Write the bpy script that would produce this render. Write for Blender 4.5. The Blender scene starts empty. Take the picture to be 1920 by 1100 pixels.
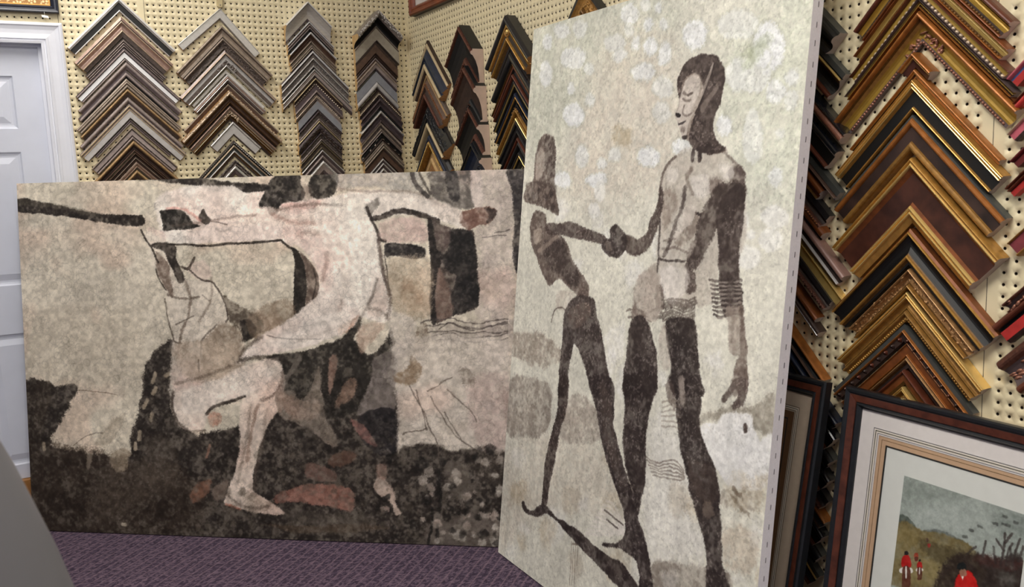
import bpy, math, random
import numpy as np
from mathutils import Matrix, Vector
random.seed(7)
SC = bpy.context.scene
COL = SC.collection
PITCH = 0.0254
S2 = math.sqrt(2)

# ------------------------------------------------------------------ helpers
def lin(c):
    out = []
    for v in c[:3]:
        v = v / 255.0
        out.append(v / 12.92 if v <= 0.04045 else ((v + 0.055) / 1.055) ** 2.4)
    return tuple(out) + (1.0,)

def mat(name, rgb, rough=0.5, metal=0.0, var=0.12, scale=60.0, bump=0.0, stretch=None, spec=0.5, second=None, coat=0.0):
    m = bpy.data.materials.new(name)
    m.use_nodes = True
    nt = m.node_tree
    b = nt.nodes['Principled BSDF']
    b.inputs['Roughness'].default_value = rough
    b.inputs['Metallic'].default_value = metal
    b.inputs['Specular IOR Level'].default_value = spec
    if coat:
        b.inputs['Coat Weight'].default_value = coat
        b.inputs['Coat Roughness'].default_value = 0.15
    tc = nt.nodes.new('ShaderNodeTexCoord')
    mp = nt.nodes.new('ShaderNodeMapping')
    if stretch:
        mp.inputs['Scale'].default_value = stretch
    nt.links.new(tc.outputs['Object'], mp.inputs['Vector'])
    nz = nt.nodes.new('ShaderNodeTexNoise')
    nz.inputs['Scale'].default_value = scale
    nz.inputs['Detail'].default_value = 4.0
    nt.links.new(mp.outputs['Vector'], nz.inputs['Vector'])
    rp = nt.nodes.new('ShaderNodeValToRGB')
    c = lin(rgb)
    if second is None:
        a = tuple(max(0, x * (1 - var)) for x in c[:3]) + (1,)
        d = tuple(min(1, x * (1 + var)) for x in c[:3]) + (1,)
    else:
        a, d = c, lin(second)
    rp.color_ramp.elements[0].position = 0.35
    rp.color_ramp.elements[1].position = 0.65
    rp.color_ramp.elements[0].color = a
    rp.color_ramp.elements[1].color = d
    nt.links.new(nz.outputs['Fac'], rp.inputs['Fac'])
    nt.links.new(rp.outputs['Color'], b.inputs['Base Color'])
    if bump:
        bp = nt.nodes.new('ShaderNodeBump')
        bp.inputs['Strength'].default_value = bump
        bp.inputs['Distance'].default_value = 0.002
        nt.links.new(nz.outputs['Fac'], bp.inputs['Height'])
        nt.links.new(bp.outputs['Normal'], b.inputs['Normal'])
    return m

class MB:
    """collects vertices and faces (with a material key each) for ONE mesh"""
    def __init__(s):
        s.v = []; s.f = []; s.m = []; s.smooth = False
    def face(s, pts, key):
        n = len(s.v); s.v.extend(pts); s.f.append(tuple(range(n, n + len(pts)))); s.m.append(key)
    def grid(s, rows, key, closed=False):
        n = len(s.v); w = len(rows[0])
        for r in rows: s.v.extend(r)
        for i in range(len(rows) - 1):
            for j in range(w if closed else w - 1):
                k = (j + 1) % w
                s.f.append((n + i * w + j, n + i * w + k, n + (i + 1) * w + k, n + (i + 1) * w + j)); s.m.append(key)
    def box(s, a, b, key):
        x0, y0, z0 = a; x1, y1, z1 = b
        n = len(s.v)
        s.v += [(x0,y0,z0),(x1,y0,z0),(x1,y1,z0),(x0,y1,z0),(x0,y0,z1),(x1,y0,z1),(x1,y1,z1),(x0,y1,z1)]
        for q in ((0,3,2,1),(4,5,6,7),(0,1,5,4),(1,2,6,5),(2,3,7,6),(3,0,4,7)):
            s.f.append(tuple(n + i for i in q)); s.m.append(key)
    def blob(s, c, r, key, ax=None, seg=7, rings=5):
        """ellipsoid: r = (ra, rb, rc) along the axes in ax"""
        c = Vector(c)
        if ax is None: ax = (Vector((1,0,0)), Vector((0,1,0)), Vector((0,0,1)))
        rows = []
        for i in range(rings + 1):
            th = math.pi * i / rings
            row = []
            for j in range(seg):
                ph = 2 * math.pi * j / seg
                row.append(tuple(c + ax[0] * (r[0] * math.sin(th) * math.cos(ph)) + ax[1] * (r[1] * math.sin(th) * math.sin(ph)) + ax[2] * (r[2] * math.cos(th))))
            rows.append(row)
        s.grid(rows, key, True)
    def build(s, name, parent=None, smooth=False, matrix=None):
        keys = []
        for k in s.m:
            if k not in keys: keys.append(k)
        me = bpy.data.meshes.new(name)
        me.from_pydata([tuple(p) for p in s.v], [], s.f)
        for k in keys: me.materials.append(M[k])
        idx = np.array([keys.index(k) for k in s.m], dtype=np.int32)
        me.polygons.foreach_set('material_index', idx)
        if smooth: me.polygons.foreach_set('use_smooth', np.ones(len(s.f), dtype=bool))
        me.update()
        o = bpy.data.objects.new(name, me)
        COL.objects.link(o)
        if parent is not None: o.parent = parent
        if matrix is not None: o.matrix_local = matrix
        return o

def tag(o, label=None, cat=None, group=None, kind=None):
    if label: o['label'] = label
    if cat: o['category'] = cat
    if group: o['group'] = group
    if kind: o['kind'] = kind
    return o

def thing(name, label, cat, loc=(0,0,0), group=None):
    o = bpy.data.objects.new(name, None); COL.objects.link(o)
    o.location = loc; o.empty_display_size = 0.05
    return tag(o, label, cat, group)

# ------------------------------------------------------------------ materials
M = {}
def mk(key, *a, **k): M[key] = mat(key, *a, **k)
# silvers / greys
mk('silver', (214,211,208), .32, .45, .06, 90)
mk('silver_lit', (246,246,247), .28, .35, .02, 20)  # near-white diffuse: lamp highlights on silver edges put into the colour
mk('silver_dk', (140,132,128), .4, .4, .25, 160, .3)
mk('pewter', (110,102,99), .4, .55, .3, 200, .4)
mk('greyflat', (184,180,178), .45, .2, .08, 50)
mk('bluegrey', (146,148,156), .45, .25, .08, 40)
mk('mauve', (154,140,136), .45, .3, .14, 60)
mk('mauve_dk', (92,78,78), .5, .2, .2, 60)
mk('taupe', (162,147,133), .45, .3, .14, 60)
mk('dark_taupe', (92,80,74), .5, .2, .3, 140, .3)
mk('beige', (166,158,144), .5, .15, .08, 50)
mk('slab', (184,178,172), .35, .35, .08, 30, 0, (1,1,6))
mk('champagne', (196,174,150), .35, .4, .15, 70)
mk('champagne_lt', (170,130,86), .4, .4, .2, 120, .2)
mk('pearl', (224,208,190), .25, .6, .08, 60)
mk('cream', (206,186,150), .4, .3, .1, 60)
mk('tan', (178,146,106), .45, .35, .15, 60)
mk('pinkbrown', (164,138,126), .4, .4, .14, 60)
mk('brown', (92,70,58), .45, .2, .2, 60)
mk('dark_brown', (56,40,34), .5, .1, .25, 60)
mk('plum', (84,72,75), .5, .15, .2, 60)
mk('olive', (104,92,72), .5, .2, .2, 80)
mk('black', (18,18,20), .45, 0, .2, 60)
mk('black_sat', (34,32,34), .35, .0, .2, 60)
mk('black_gloss', (20,22,28), .16, 0, .2, 60, coat=.4)
mk('gold_br', (240,204,128), .25, .65, .05, 40)
mk('gold', (186,140,70), .34, .5, .15, 60)
mk('gold_old', (150,110,54), .42, .4, .2, 80, .15)
mk('gold_dk', (104,74,38), .45, .5, .3, 120)
mk('gold_yel', (166,134,58), .42, .35, .1, 40)
mk('gold_pale', (180,154,92), .42, .35, .1, 40)
mk('orange', (158,98,44), .4, .35, .2, 50)
mk('orange_dk', (122,68,32), .42, .25, .22, 50)
mk('redbrown', (92,46,30), .4, .1, .22, 50)
mk('mottle', (38,28,26), .4, .0, .3, 18, 0, None, .5, (66,48,42))
mk('burgundy', (52,28,22), .35, 0, .3, 25, 0, None, .5, (78,44,34))
mk('panel_black', (12,10,10), .5, 0, .3, 30)
mk('copper', (150,96,60), .35, .6, .3, 100)
mk('copper_dk', (96,60,48), .4, .4, .3, 120)
mk('copper_pk', (160,112,92), .38, .5, .3, 120)
mk('navy', (30,38,58), .3, 0, .2, 40)
mk('slate', (68,70,68), .5, .1, .12, 40)
mk('rosewood', (138,92,74), .3, .1, .2, 40, 0, (1,6,6))
mk('mauvewood', (140,108,98), .45, .05, .12, 40)
mk('red', (172,44,40), .45, 0, .15, 40)
mk('bluepaint', (70,92,138), .45, 0, .15, 40)
mk('pink', (186,92,104), .45, 0, .12, 40)
mk('maroon', (96,30,30), .45, 0, .2, 40)
mk('plumred', (122,52,58), .45, 0, .15, 40)
mk('raw_pink', (202,178,164), .7, 0, .06, 30)
mk('raw_grey', (182,168,158), .7, 0, .08, 40)
mk('raw_wood', (156,112,70), .65, 0, .2, 60, .2, (1,1,5))
mk('raw_pale', (196,162,112), .65, 0, .1, 60)
# room
mk('pegboard', (226,213,178), .5, 0, .03, 14)
mk('hardboard_shade', (58,44,32), .9, 0, .1, 40)  # raw hardboard, darkened so its colour carries the shade inside the holes
mk('cavity', (26,22,18), .9, 0, .1, 10)  # near-black wall backing: shade seen through the holes is in its colour
mk('white_paint', (222,224,234), .4, 0, .02, 12)
mk('door_paint', (208,212,226), .45, 0, .02, 12)
mk('oak', (170,118,62), .5, 0, .25, 12, .1, (1,8,1))
mk('plaster', (225,222,212), .8, 0, .03, 8)
mk('canvas_edge', (226,222,228), .7, 0, .03, 200, .1)
mk('canvas_back', (196,186,168), .8, 0, .06, 120)
mk('staple', (120,118,124), .35, .8, .05, 60)
mk('navy_lacquer', (28,32,48), .35, 0, .15, 40)
mk('walnut', (122,58,34), .4, 0, .25, 10, 0, (1,2,8))
mk('burl', (84,44,32), .3, 0, .35, 40, 0, None, .5)
mk('frame_black', (26,28,32), .35, 0, .2, 60)
mk('mat_white', (212,206,203), .85, 0, .02, 60)
mk('mat_cream', (214,206,190), .85, 0, .02, 60)
mk('mat_tan', (184,152,122), .85, 0, .03, 60)
mk('mat_greige', (176,160,142), .85, 0, .03, 60)
mk('mat_brown', (104,74,48), .85, 0, .05, 60)
mk('ink', (40,38,36), .8, 0, .1, 60)
mk('paper', (206,208,203), .85, 0, .015, 40)
mk('tagwhite', (240,240,236), .6, 0, .02, 40)
mk('peg_beige', (196,180,140), .5, 0, .05, 40)
mk('drape', (92,92,98), .5, .1, .06, 5)
mk('lamp_frame', (230,230,230), .5, 0, .02, 20)

def gold_filigree():
    m = mat('gold_filigree', (176,140,72), .4, .5, .2, 60)
    nt = m.node_tree; b = nt.nodes['Principled BSDF']
    tc = nt.nodes.new('ShaderNodeTexCoord')
    w = nt.nodes.new('ShaderNodeTexVoronoi'); w.inputs['Scale'].default_value = 95
    nt.links.new(tc.outputs['Object'], w.inputs['Vector'])
    r = nt.nodes.new('ShaderNodeValToRGB')
    r.color_ramp.elements[0].color = lin((222,198,150)); r.color_ramp.elements[1].color = lin((150,108,62))
    r.color_ramp.elements[0].position = .3; r.color_ramp.elements[1].position = .5
    nt.links.new(w.outputs['Distance'], r.inputs['Fac'])
    nt.links.new(r.outputs['Color'], b.inputs['Base Color'])
    return m
M['gold_filigree'] = gold_filigree()

def carpet_mat():
    m = bpy.data.materials.new('carpet'); m.use_nodes = True
    nt = m.node_tree; b = nt.nodes['Principled BSDF']
    b.inputs['Roughness'].default_value = .95; b.inputs['Specular IOR Level'].default_value = .1
    N = nt.nodes.new; Lk = nt.links.new
    tc = N('ShaderNodeTexCoord')
    mp = N('ShaderNodeMapping'); mp.inputs['Rotation'].default_value = (0, 0, math.radians(30)); mp.inputs['Scale'].default_value = (1, 1.9, 1)
    Lk(tc.outputs['Object'], mp.inputs['Vector'])
    vo = N('ShaderNodeTexVoronoi'); vo.inputs['Scale'].default_value = 105; vo.inputs['Randomness'].default_value = .75
    Lk(mp.outputs['Vector'], vo.inputs['Vector'])
    n1 = N('ShaderNodeTexNoise'); n1.inputs['Scale'].default_value = 150; n1.inputs['Detail'].default_value = 3
    Lk(mp.outputs['Vector'], n1.inputs['Vector'])
    wv = N('ShaderNodeTexWave'); wv.inputs['Scale'].default_value = 9; wv.inputs['Distortion'].default_value = .5; wv.inputs['Detail Scale'].default_value = 8
    mp2 = N('ShaderNodeMapping'); mp2.inputs['Rotation'].default_value = (0, 0, math.radians(48))
    Lk(tc.outputs['Object'], mp2.inputs['Vector']); Lk(mp2.outputs['Vector'], wv.inputs['Vector'])
    r1 = N('ShaderNodeValToRGB')
    e = r1.color_ramp.elements
    e[0].position = .15; e[0].color = lin((58,49,64)); e[1].position = .9; e[1].color = lin((108,92,106))
    k = e.new(.5); k.color = lin((78,66,82))
    sp = N('ShaderNodeSeparateColor'); Lk(vo.outputs['Color'], sp.inputs['Color'])
    Lk(sp.outputs['Red'], r1.inputs['Fac'])
    mx = N('ShaderNodeMix'); mx.data_type = 'RGBA'; mx.blend_type = 'MIX'
    r2 = N('ShaderNodeValToRGB'); r2.color_ramp.elements[0].position = .86; r2.color_ramp.elements[1].position = .97
    Lk(wv.outputs['Fac'], r2.inputs['Fac'])
    mu = N('ShaderNodeMath'); mu.operation = 'MULTIPLY'; mu.inputs[1].default_value = .42
    Lk(r2.outputs['Color'], mu.inputs[0]); Lk(mu.outputs[0], mx.inputs[0])
    Lk(r1.outputs['Color'], mx.inputs[6]); mx.inputs[7].default_value = lin((134,112,122))
    Lk(mx.outputs[2], b.inputs['Base Color'])
    bp = N('ShaderNodeBump'); bp.inputs['Strength'].default_value = .7; bp.inputs['Distance'].default_value = .004
    Lk(vo.outputs['Distance'], bp.inputs['Height']); Lk(bp.outputs['Normal'], b.inputs['Normal'])
    return m
M['carpet'] = carpet_mat()

def paint_mat(name, bump=.25, fine=.1, cells=70, rough=.62):
    """painted canvas: the artwork's own tones come from a vertex attribute, fine grain from noise"""
    m = bpy.data.materials.new(name); m.use_nodes = True
    nt = m.node_tree; b = nt.nodes['Principled BSDF']
    b.inputs['Roughness'].default_value = rough; b.inputs['Specular IOR Level'].default_value = .3
    N = nt.nodes.new; Lk = nt.links.new
    at = N('ShaderNodeVertexColor'); at.layer_name = 'paint'
    tc = N('ShaderNodeTexCoord')
    nz = N('ShaderNodeTexNoise'); nz.inputs['Scale'].default_value = 240; nz.inputs['Detail'].default_value = 5
    Lk(tc.outputs['Object'], nz.inputs['Vector'])
    mr = N('ShaderNodeMapRange'); mr.inputs[1].default_value = .3; mr.inputs[2].default_value = .7
    mr.inputs[3].default_value = 1 - fine; mr.inputs[4].default_value = 1 + fine
    Lk(nz.outputs['Fac'], mr.inputs[0])
    mx = N('ShaderNodeMix'); mx.data_type = 'RGBA'; mx.blend_type = 'MULTIPLY'; mx.inputs[0].default_value = 1
    Lk(at.outputs['Color'], mx.inputs[6]); Lk(mr.outputs[0], mx.inputs[7])
    Lk(mx.outputs[2], b.inputs['Base Color'])
    bp = N('ShaderNodeBump'); bp.inputs['Strength'].default_value = bump; bp.inputs['Distance'].default_value = .001
    Lk(nz.outputs['Fac'], bp.inputs['Height']); Lk(bp.outputs['Normal'], b.inputs['Normal'])
    return m
M['paint_wide'] = paint_mat('paint_wide')
M['paint_tall'] = paint_mat('paint_tall', fine=.07)
M['paint_print'] = paint_mat('paint_print', bump=0, fine=.06, rough=.5)

def emission(name, rgb, k):
    m = bpy.data.materials.new(name); m.use_nodes = True
    nt = m.node_tree; nt.nodes.clear()
    o = nt.nodes.new('ShaderNodeOutputMaterial'); e = nt.nodes.new('ShaderNodeEmission')
    e.inputs['Color'].default_value = lin(rgb); e.inputs['Strength'].default_value = k
    nt.links.new(e.outputs[0], o.inputs[0]); return m

# sample: column, position along wall, height of apex, arm lengths, width, profile, depth, tilt, end cut, look, ornament
SAMPLES=[
(1,-1.3211,2.1866,0.3025,0.2982,0.0405,'silver_black',0.03,0,'s','silver edged wide black',''),
(1,-1.3193,2.1069,0.2761,0.2741,0.0597,'champagne',0.03,0,'s','champagne brown stepped',''),
(1,-1.3175,2.0188,0.2274,0.2276,0.0259,'fine_lines',0.02,0,'s','thin grey ridged',''),
(1,-1.3185,1.9785,0.2895,0.2978,0.0381,'bright_band',0.025,0,'s','grey with shiny silver band',''),
(1,-1.3151,1.9212,0.2897,0.2959,0.023,'grey_round',0.02,0,'s','narrow mauve grey',''),
(1,-1.3195,1.8854,0.2879,0.2871,0.023,'grey_round2',0.02,0,'s','narrow dark grey rounded',''),
(1,-1.3206,1.8507,0.301,0.292,0.0269,'taupe_lines',0.02,0,'s','brown taupe lined',''),
(1,-1.32,1.8092,0.2848,0.288,0.0224,'gold_tan',0.02,0,'s','pale gold edged dark',''),
(1,-1.3217,1.7732,0.2913,0.297,0.0186,'mauve_round',0.02,0,'s','plain mauve grey rounded',''),
(1,-1.3197,1.7438,0.2982,0.3073,0.0434,'cream_line_grey',0.022,0,'s','wide grey with cream lines',''),
(1,-1.3207,1.6772,0.2146,0.2166,0.0117,'purple_thin',0.018,0,'s','thin dark purple',''),
(1,-1.319,1.6454,0.2438,0.2473,0.0369,'mauve_bead',0.025,0,'s','broad mauve beaded','bead:.72:.0045:dark_brown'),
(1,-1.3165,1.5893,0.2729,0.2697,0.0345,'tan_brown',0.025,0,'s','tan edged dark brown',''),
(1,-1.3139,1.5367,0.2042,0.2187,0.026,'brown_lines',0.02,0,'s','dark brown lined',''),
(1,-1.3127,1.4969,0.1629,0.1759,0.0216,'champagne',0.02,0,'s','pale champagne',''),
(1,-1.3138,1.463,0.0947,0.0981,0.0253,'gold_tan',0.02,0,'s','small pale gold',''),
(2,-0.905,2.1653,0.2536,0.2492,0.0338,'silver_flat',0.022,-4.5,'s','tilted brushed silver',''),
(2,-0.9059,2.0893,0.296,0.3011,0.0718,'taupe_carved',0.035,0,'s','broad taupe with carved inner edge','carve:.82:.005:dark_taupe'),
(2,-0.9001,1.983,0.2974,0.3061,0.0515,'silver_ornate',0.03,0,'s','silver with scrolled corner','corner:.75:.012:silver_dk'),
(2,-0.9024,1.8981,0.2246,0.2326,0.0137,'silver_flat',0.02,0,'s','smooth grey silver',''),
(2,-0.8973,1.8769,0.2244,0.229,0.0251,'pink_silver',0.022,0,'s','pinkish silver ridged',''),
(2,-0.8967,1.8358,0.2925,0.3049,0.0187,'brown_grey',0.018,0,'s','narrow brown grey',''),
(2,-0.8983,1.8061,0.3161,0.3215,0.0455,'champagne_cove',0.04,0,'s','champagne gold with deep brown cove','notch:.15:.006:champagne'),
(2,-0.8988,1.7379,0.2671,0.2793,0.0458,'taupe_gold',0.028,0,'s','taupe and gold with leafy corner','corner:.5:.010:champagne'),
(2,-0.8893,1.6678,0.1519,0.1689,0.0428,'silver_wide',0.02,0,'s','wide flat pale grey',''),
(2,-0.8915,1.5824,0.2447,0.2481,0.0132,'black_thin',0.02,0,'s','black rope edged','bead:.45:.0045:silver'),
(2,-0.8935,1.5619,0.2199,0.2236,0.0348,'silver_gold',0.022,0,'s','silver and dark gold',''),
(2,-0.8916,1.4929,0.1322,0.133,0.015,'dark_carved',0.02,0,'s','dark carved','carve:.5:.004:silver_dk'),
(2,-0.8948,1.4687,0.0969,0.0965,0.0267,'silver_thin',0.02,0,'s','small plain silver',''),
(3,-0.5106,2.2124,0.1554,0.1506,0.0588,'slab_silver',0.05,0,'v','tall bright edged silver slab',''),
(3,-0.504,2.1261,0.1558,0.1561,0.0317,'bright_dark_lines',0.035,0,'v','bright edged ridged taupe',''),
(3,-0.502,2.0778,0.1507,0.1638,0.0348,'bright_brown',0.04,0,'v','bright edged brown cove',''),
(3,-0.5001,2.0256,0.1467,0.1571,0.0193,'taupe_lines',0.03,0,'v','thin taupe lined',''),
(3,-0.4982,1.995,0.2265,0.2335,0.0587,'silver_carved',0.04,0,'v','long armed silver with carved band','carve:.72:.004:silver_dk'),
(3,-0.4955,1.9086,0.2269,0.2478,0.028,'silver_grey',0.035,0,'v','long armed plain silver grey',''),
(3,-0.4935,1.8664,0.1525,0.1741,0.0476,'cream_fleck',0.04,0,'v','dark brown with pearl beads','bead:.38:.005:pearl'),
(3,-0.4927,1.7963,0.1495,0.1562,0.0219,'pink_rope',0.03,0,'v','pinkish silver roped','bead:.2:.0035:pearl'),
(3,-0.4889,1.7631,0.1424,0.1574,0.0321,'bluegrey_flat',0.03,0,'v','flat blue grey',''),
(3,-0.4876,1.7149,0.1433,0.1499,0.0308,'dark_carved',0.03,0,'v','dark pewter carved','carve:.4:.004:pewter'),
(3,-0.4884,1.6685,0.1513,0.1485,0.0379,'cream_dark',0.035,0,'v','cream edged dark carved','carve:.6:.004:pewter'),
(3,-0.4836,1.6123,0.147,0.1422,0.0262,'dark_carved',0.03,0,'v','blackened silver carved','carve:.4:.004:pewter'),
(3,-0.4842,1.5734,0.1497,0.1426,0.0276,'olive_lines',0.03,0,'v','olive brown beaded','bead:.5:.003:olive'),
(3,-0.4819,1.5318,0.1507,0.1475,0.0167,'silver_thin',0.03,0,'v','thin bright silver',''),
(3,-0.4829,1.5064,0.1329,0.1288,0.0167,'grey_round',0.03,0,'v','thin soft grey',''),
(3,-0.4805,1.4799,0.1147,0.109,0.0445,'rope_silver',0.03,0,'v','silver rope edged','bead:.15:.004:silver'),
(4,-0.1718,2.1892,0.1652,0.1575,0.0461,'deep_silver_black',0.075,0,'v','deep silver and black','carve:.25:.004:silver'),
(4,-0.1725,2.1207,0.162,0.1597,0.0497,'beige_wide',0.035,0,'v','wide plain beige grey',''),
(4,-0.1813,2.0469,0.1512,0.1559,0.0436,'brown_wide',0.035,0,'v','wide dark brown',''),
(4,-0.1854,1.9823,0.1445,0.1503,0.0492,'brown_taupe',0.035,0,'v','brown and taupe stepped',''),
(4,-0.1845,1.9042,0.1522,0.1474,0.0586,'bluegrey_step',0.035,0,'v','stepped blue grey',''),
(4,-0.178,1.8159,0.1472,0.161,0.0274,'olive_bead',0.032,0,'v','dark olive pearl beaded','bead:.55:.004:pearl'),
(4,-0.1749,1.7739,0.1449,0.1617,0.0387,'purple_dark',0.035,0,'v','dark plum stepped',''),
(4,-0.173,1.7157,0.1561,0.1625,0.0398,'silver_ridge_dark',0.035,0,'v','dark with bright silver ridge','ring:.15:.005:pearl'),
(4,-0.1755,1.6566,0.1471,0.1494,0.0277,'grey_carved',0.03,0,'v','grey carved','carve:.5:.003:dark_taupe'),
(4,-0.1738,1.6147,0.1572,0.146,0.0314,'dark_fleck',0.032,0,'v','black with bright flecks','fleck:.6:.006:pearl'),
(4,-0.1698,1.5676,0.1452,0.1489,0.0261,'taupe_lines',0.03,0,'v','taupe fine beaded','bead:.6:.0025:taupe'),
(4,-0.1702,1.5282,0.1436,0.1505,0.0316,'brown_wide',0.03,0,'v','warm brown lined',''),
(4,-0.1752,1.4809,0.1209,0.1234,0.0136,'silver_thin',0.03,0,'v','thin blue silver',''),
(4,-0.1745,1.4598,0.1028,0.101,0.0163,'silver_thin',0.03,0,'v','thin white silver',''),
(4,-0.1752,1.4347,0.0809,0.0767,0.0227,'silver_thin',0.03,0,'v','smallest bright silver',''),
(5,0.2649,2.0249,0.2872,0.3161,0.1023,'navy_cream',0.035,0,'s','navy blue with cream lines',''),
(5,0.2579,1.881,0.2814,0.302,0.0893,'rope_brown',0.035,0,'s','brown roped','bead:.45:.005:copper'),
(5,0.2738,1.7548,0.3132,0.3178,0.0975,'black_cream_lip',0.04,0,'s','black carved with cream lip','carve:.4:.006:black_gloss'),
(5,0.2805,1.6112,0.2761,0.2791,0.0543,'black_rope',0.035,0,'s','black with gold rope edge','bead:.85:.004:gold_br'),
(5,0.2887,1.53,0.2366,0.2232,0.0822,'tan_wood',0.03,0,'s','tan wood grain',''),
(6,0.6936,2.0267,0.1981,0.1614,0.1172,'cove_black',0.056,0,'v','deep black and red brown cove','notch:.95:.006:copper_dk'),
(6,0.7276,1.8524,0.1873,0.1334,0.1203,'cove_brown',0.056,0,'v','deep dark brown cove','notch:.95:.006:copper_dk'),
(6,0.756,1.6745,0.1946,0.1112,0.0967,'cove_black',0.056,0,'v','deep copper edged cove','notch:.95:.005:copper_dk'),
(6,0.7726,1.5309,0.1745,0.1056,0.1035,'cove_navy',0.056,0,'v','deep navy black beaded cove','bead:.7:.005:black_gloss'),
(7,1.0896,2.0031,0.2533,0.2533,0.091,'black_gold_block',0.055,0,'s','thick black gold with round medallion','medallion:.5:.012:gold_old'),
(7,1.1029,1.8695,0.2428,0.2428,0.0361,'black_round',0.045,0,'s','glossy black rounded',''),
(7,1.1012,1.8167,0.2696,0.2696,0.0446,'red_brown_line',0.035,0,'s','red brown and black lined',''),
(7,1.1038,1.7507,0.2606,0.2606,0.0244,'black_gold_thin',0.03,0,'s','thin black and gold',''),
(7,1.1074,1.7132,0.2651,0.2651,0.0345,'black_blue_gold',0.03,0,'s','blue black with gold line',''),
(7,1.1152,1.6609,0.2535,0.2535,0.0287,'gold_old_wide',0.035,0,'s','old gold stepped','corner:.5:.009:gold_old'),
(7,1.1163,1.6172,0.2404,0.2404,0.0403,'black_gold_line',0.035,0,'s','black with bright gold line',''),
(7,1.1152,1.5569,0.2229,0.2229,0.029,'black_brown_fleck',0.03,0,'s','dark brown flecked',''),
(7,1.1205,1.5127,0.2142,0.2142,0.026,'black_thin2',0.03,0,'s','satin black',''),
(7,1.1219,1.4729,0.1891,0.1891,0.0276,'black_gold_thin',0.03,0,'s','smallest black and gold',''),
(8,1.6093,2.0186,0.1385,0.1385,0.0723,'ornate_gold',0.045,0,'s','carved antique gold dark edged','carve:.6:.009:gold_old'),
(9,2.4629,1.9101,0.3,0.3,0.0602,'black_block',0.04,0,'s','broad black blocky',''),
(9,2.4684,1.8202,0.31,0.31,0.0773,'black_gold_b',0.03,0,'s','black with gold and brown lines',''),
(9,2.4646,1.6941,0.33,0.33,0.0341,'rose_wood',0.035,0,'s','rounded brown on black',''),
(9,2.4608,1.6306,0.3,0.3,0.0576,'black_gloss_w',0.03,0,'s','glossy black wide',''),
(9,2.4653,1.5309,0.3,0.3,0.0274,'slate_brown',0.03,0,'s','slate grey edged brown',''),
(9,2.4457,1.5076,0.26,0.26,0.0314,'orange_brown',0.03,0,'s','narrow orange brown',''),
(9,2.4563,1.4513,0.27,0.27,0.0467,'black_bead',0.03,0,'s','black beaded inner edge','bead:.8:.004:copper'),
(9,2.4526,1.4025,0.26,0.26,0.0436,'brown_step',0.03,0,'s','stepped warm brown',''),
(9,2.4864,1.3269,0.3,0.3,0.0382,'mauve_wood',0.03,0,'s','mauve wood with dark groove',''),
(9,2.4774,1.2682,0.3,0.3,0.0297,'gold_two',0.022,0,'s','yellow gold two ridged',''),
(9,2.46,1.2442,0.28,0.28,0.0355,'black_bead',0.03,0,'s','charcoal beaded brown','bead:.8:.004:copper_dk'),
(9,2.4418,1.1768,0.25,0.25,0.0315,'orange_brown',0.03,0,'s','reddish brown lined',''),
(9,2.4493,1.1403,0.25,0.25,0.0234,'brown_chrome',0.03,0,'s','dark brown chrome lipped',''),
(9,2.4456,1.0387,0.28,0.28,0.0323,'orange_black',0.03,0,'s','orange brown on black',''),
(9,2.5003,0.9212,0.26,0.26,0.0304,'navy_thin',0.03,0,'s','navy and black narrow',''),
(9,2.4891,0.8851,0.27,0.27,0.0532,'black_gloss_w',0.03,0,'s','plain black wide lower',''),
(9,2.482,0.8263,0.27,0.27,0.0519,'black_block',0.03,0,'s','black and grey edged lower',''),
(9,2.4747,0.7697,0.27,0.27,0.0591,'black_gloss_w',0.03,0,'s','satin black red lipped',''),
(9,2.4744,0.7023,0.26,0.26,0.0412,'black_bead',0.03,0,'s','low black beaded','bead:.8:.003:copper_dk'),
(9,2.4704,0.6454,0.26,0.26,0.0355,'orange_black',0.03,0,'s','black with orange gold edge',''),
(9,2.4572,0.6104,0.27,0.27,0.0543,'black_gloss_w',0.03,0,'s','low plain black',''),
(9,2.4495,0.5525,0.27,0.27,0.0581,'black_block',0.03,0,'s','bottom black grey edged',''),
(9,2.4418,0.4922,0.27,0.27,0.0578,'black_gold_b',0.03,0,'s','bottom black and gold',''),
(10,2.8802,1.8684,0.2399,0.2965,0.0401,'g_red_gold',0.03,0,'s','red brown and gold beaded','bead:.85:.004:gold_dk'),
(10,2.881,1.8086,0.2378,0.2864,0.0264,'g_cream_gold',0.03,0,'s','pale yellow gold roped','bead:.85:.004:gold_dk'),
(10,2.8832,1.7691,0.25,0.291,0.0202,'g_red_gold2',0.035,0,'s','red edged yellow gold pearl beaded','bead:.85:.0055:champagne'),
(10,2.8808,1.7396,0.2703,0.3089,0.0133,'g_brown_gold',0.03,0,'s','brown and gold roped','bead:.7:.0045:champagne'),
(10,2.8832,1.7177,0.3139,0.3257,0.0517,'g_orange_cove',0.035,0,'s','orange gold cove with leaf corner','bead:.93:.004:copper_pk;corner:.72:.013:copper_pk'),
(10,2.8725,1.6276,0.051,0.0658,0.023,'g_orange_small',0.035,0,'s','tiny orange gold stub',''),
(10,2.8694,1.5926,0.2378,0.2904,0.0144,'g_orange_rail',0.022,0,'s','slim orange brown rail',''),
(10,2.8711,1.5692,0.2898,0.3035,0.0505,'g_bright_black',0.035,0,'s','bright gold ridged with black panel',''),
(10,2.8696,1.4927,0.2956,0.3166,0.0566,'g_orange_mottle',0.03,0,'s','orange gold with dark mottled panel',''),
(10,2.8785,1.3985,0.2986,0.2995,0.1034,'g_big_brown',0.045,0,'s','massive bright gold with burgundy panel',''),
(10,2.8725,1.2391,0.2996,0.303,0.0581,'g_black_gold',0.03,0,'s','black panelled gold edged',''),
(10,2.8771,1.1483,0.2267,0.2297,0.0317,'g_carved',0.035,0,'s','carved champagne gold','carve:.4:.0042:champagne_lt'),
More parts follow.
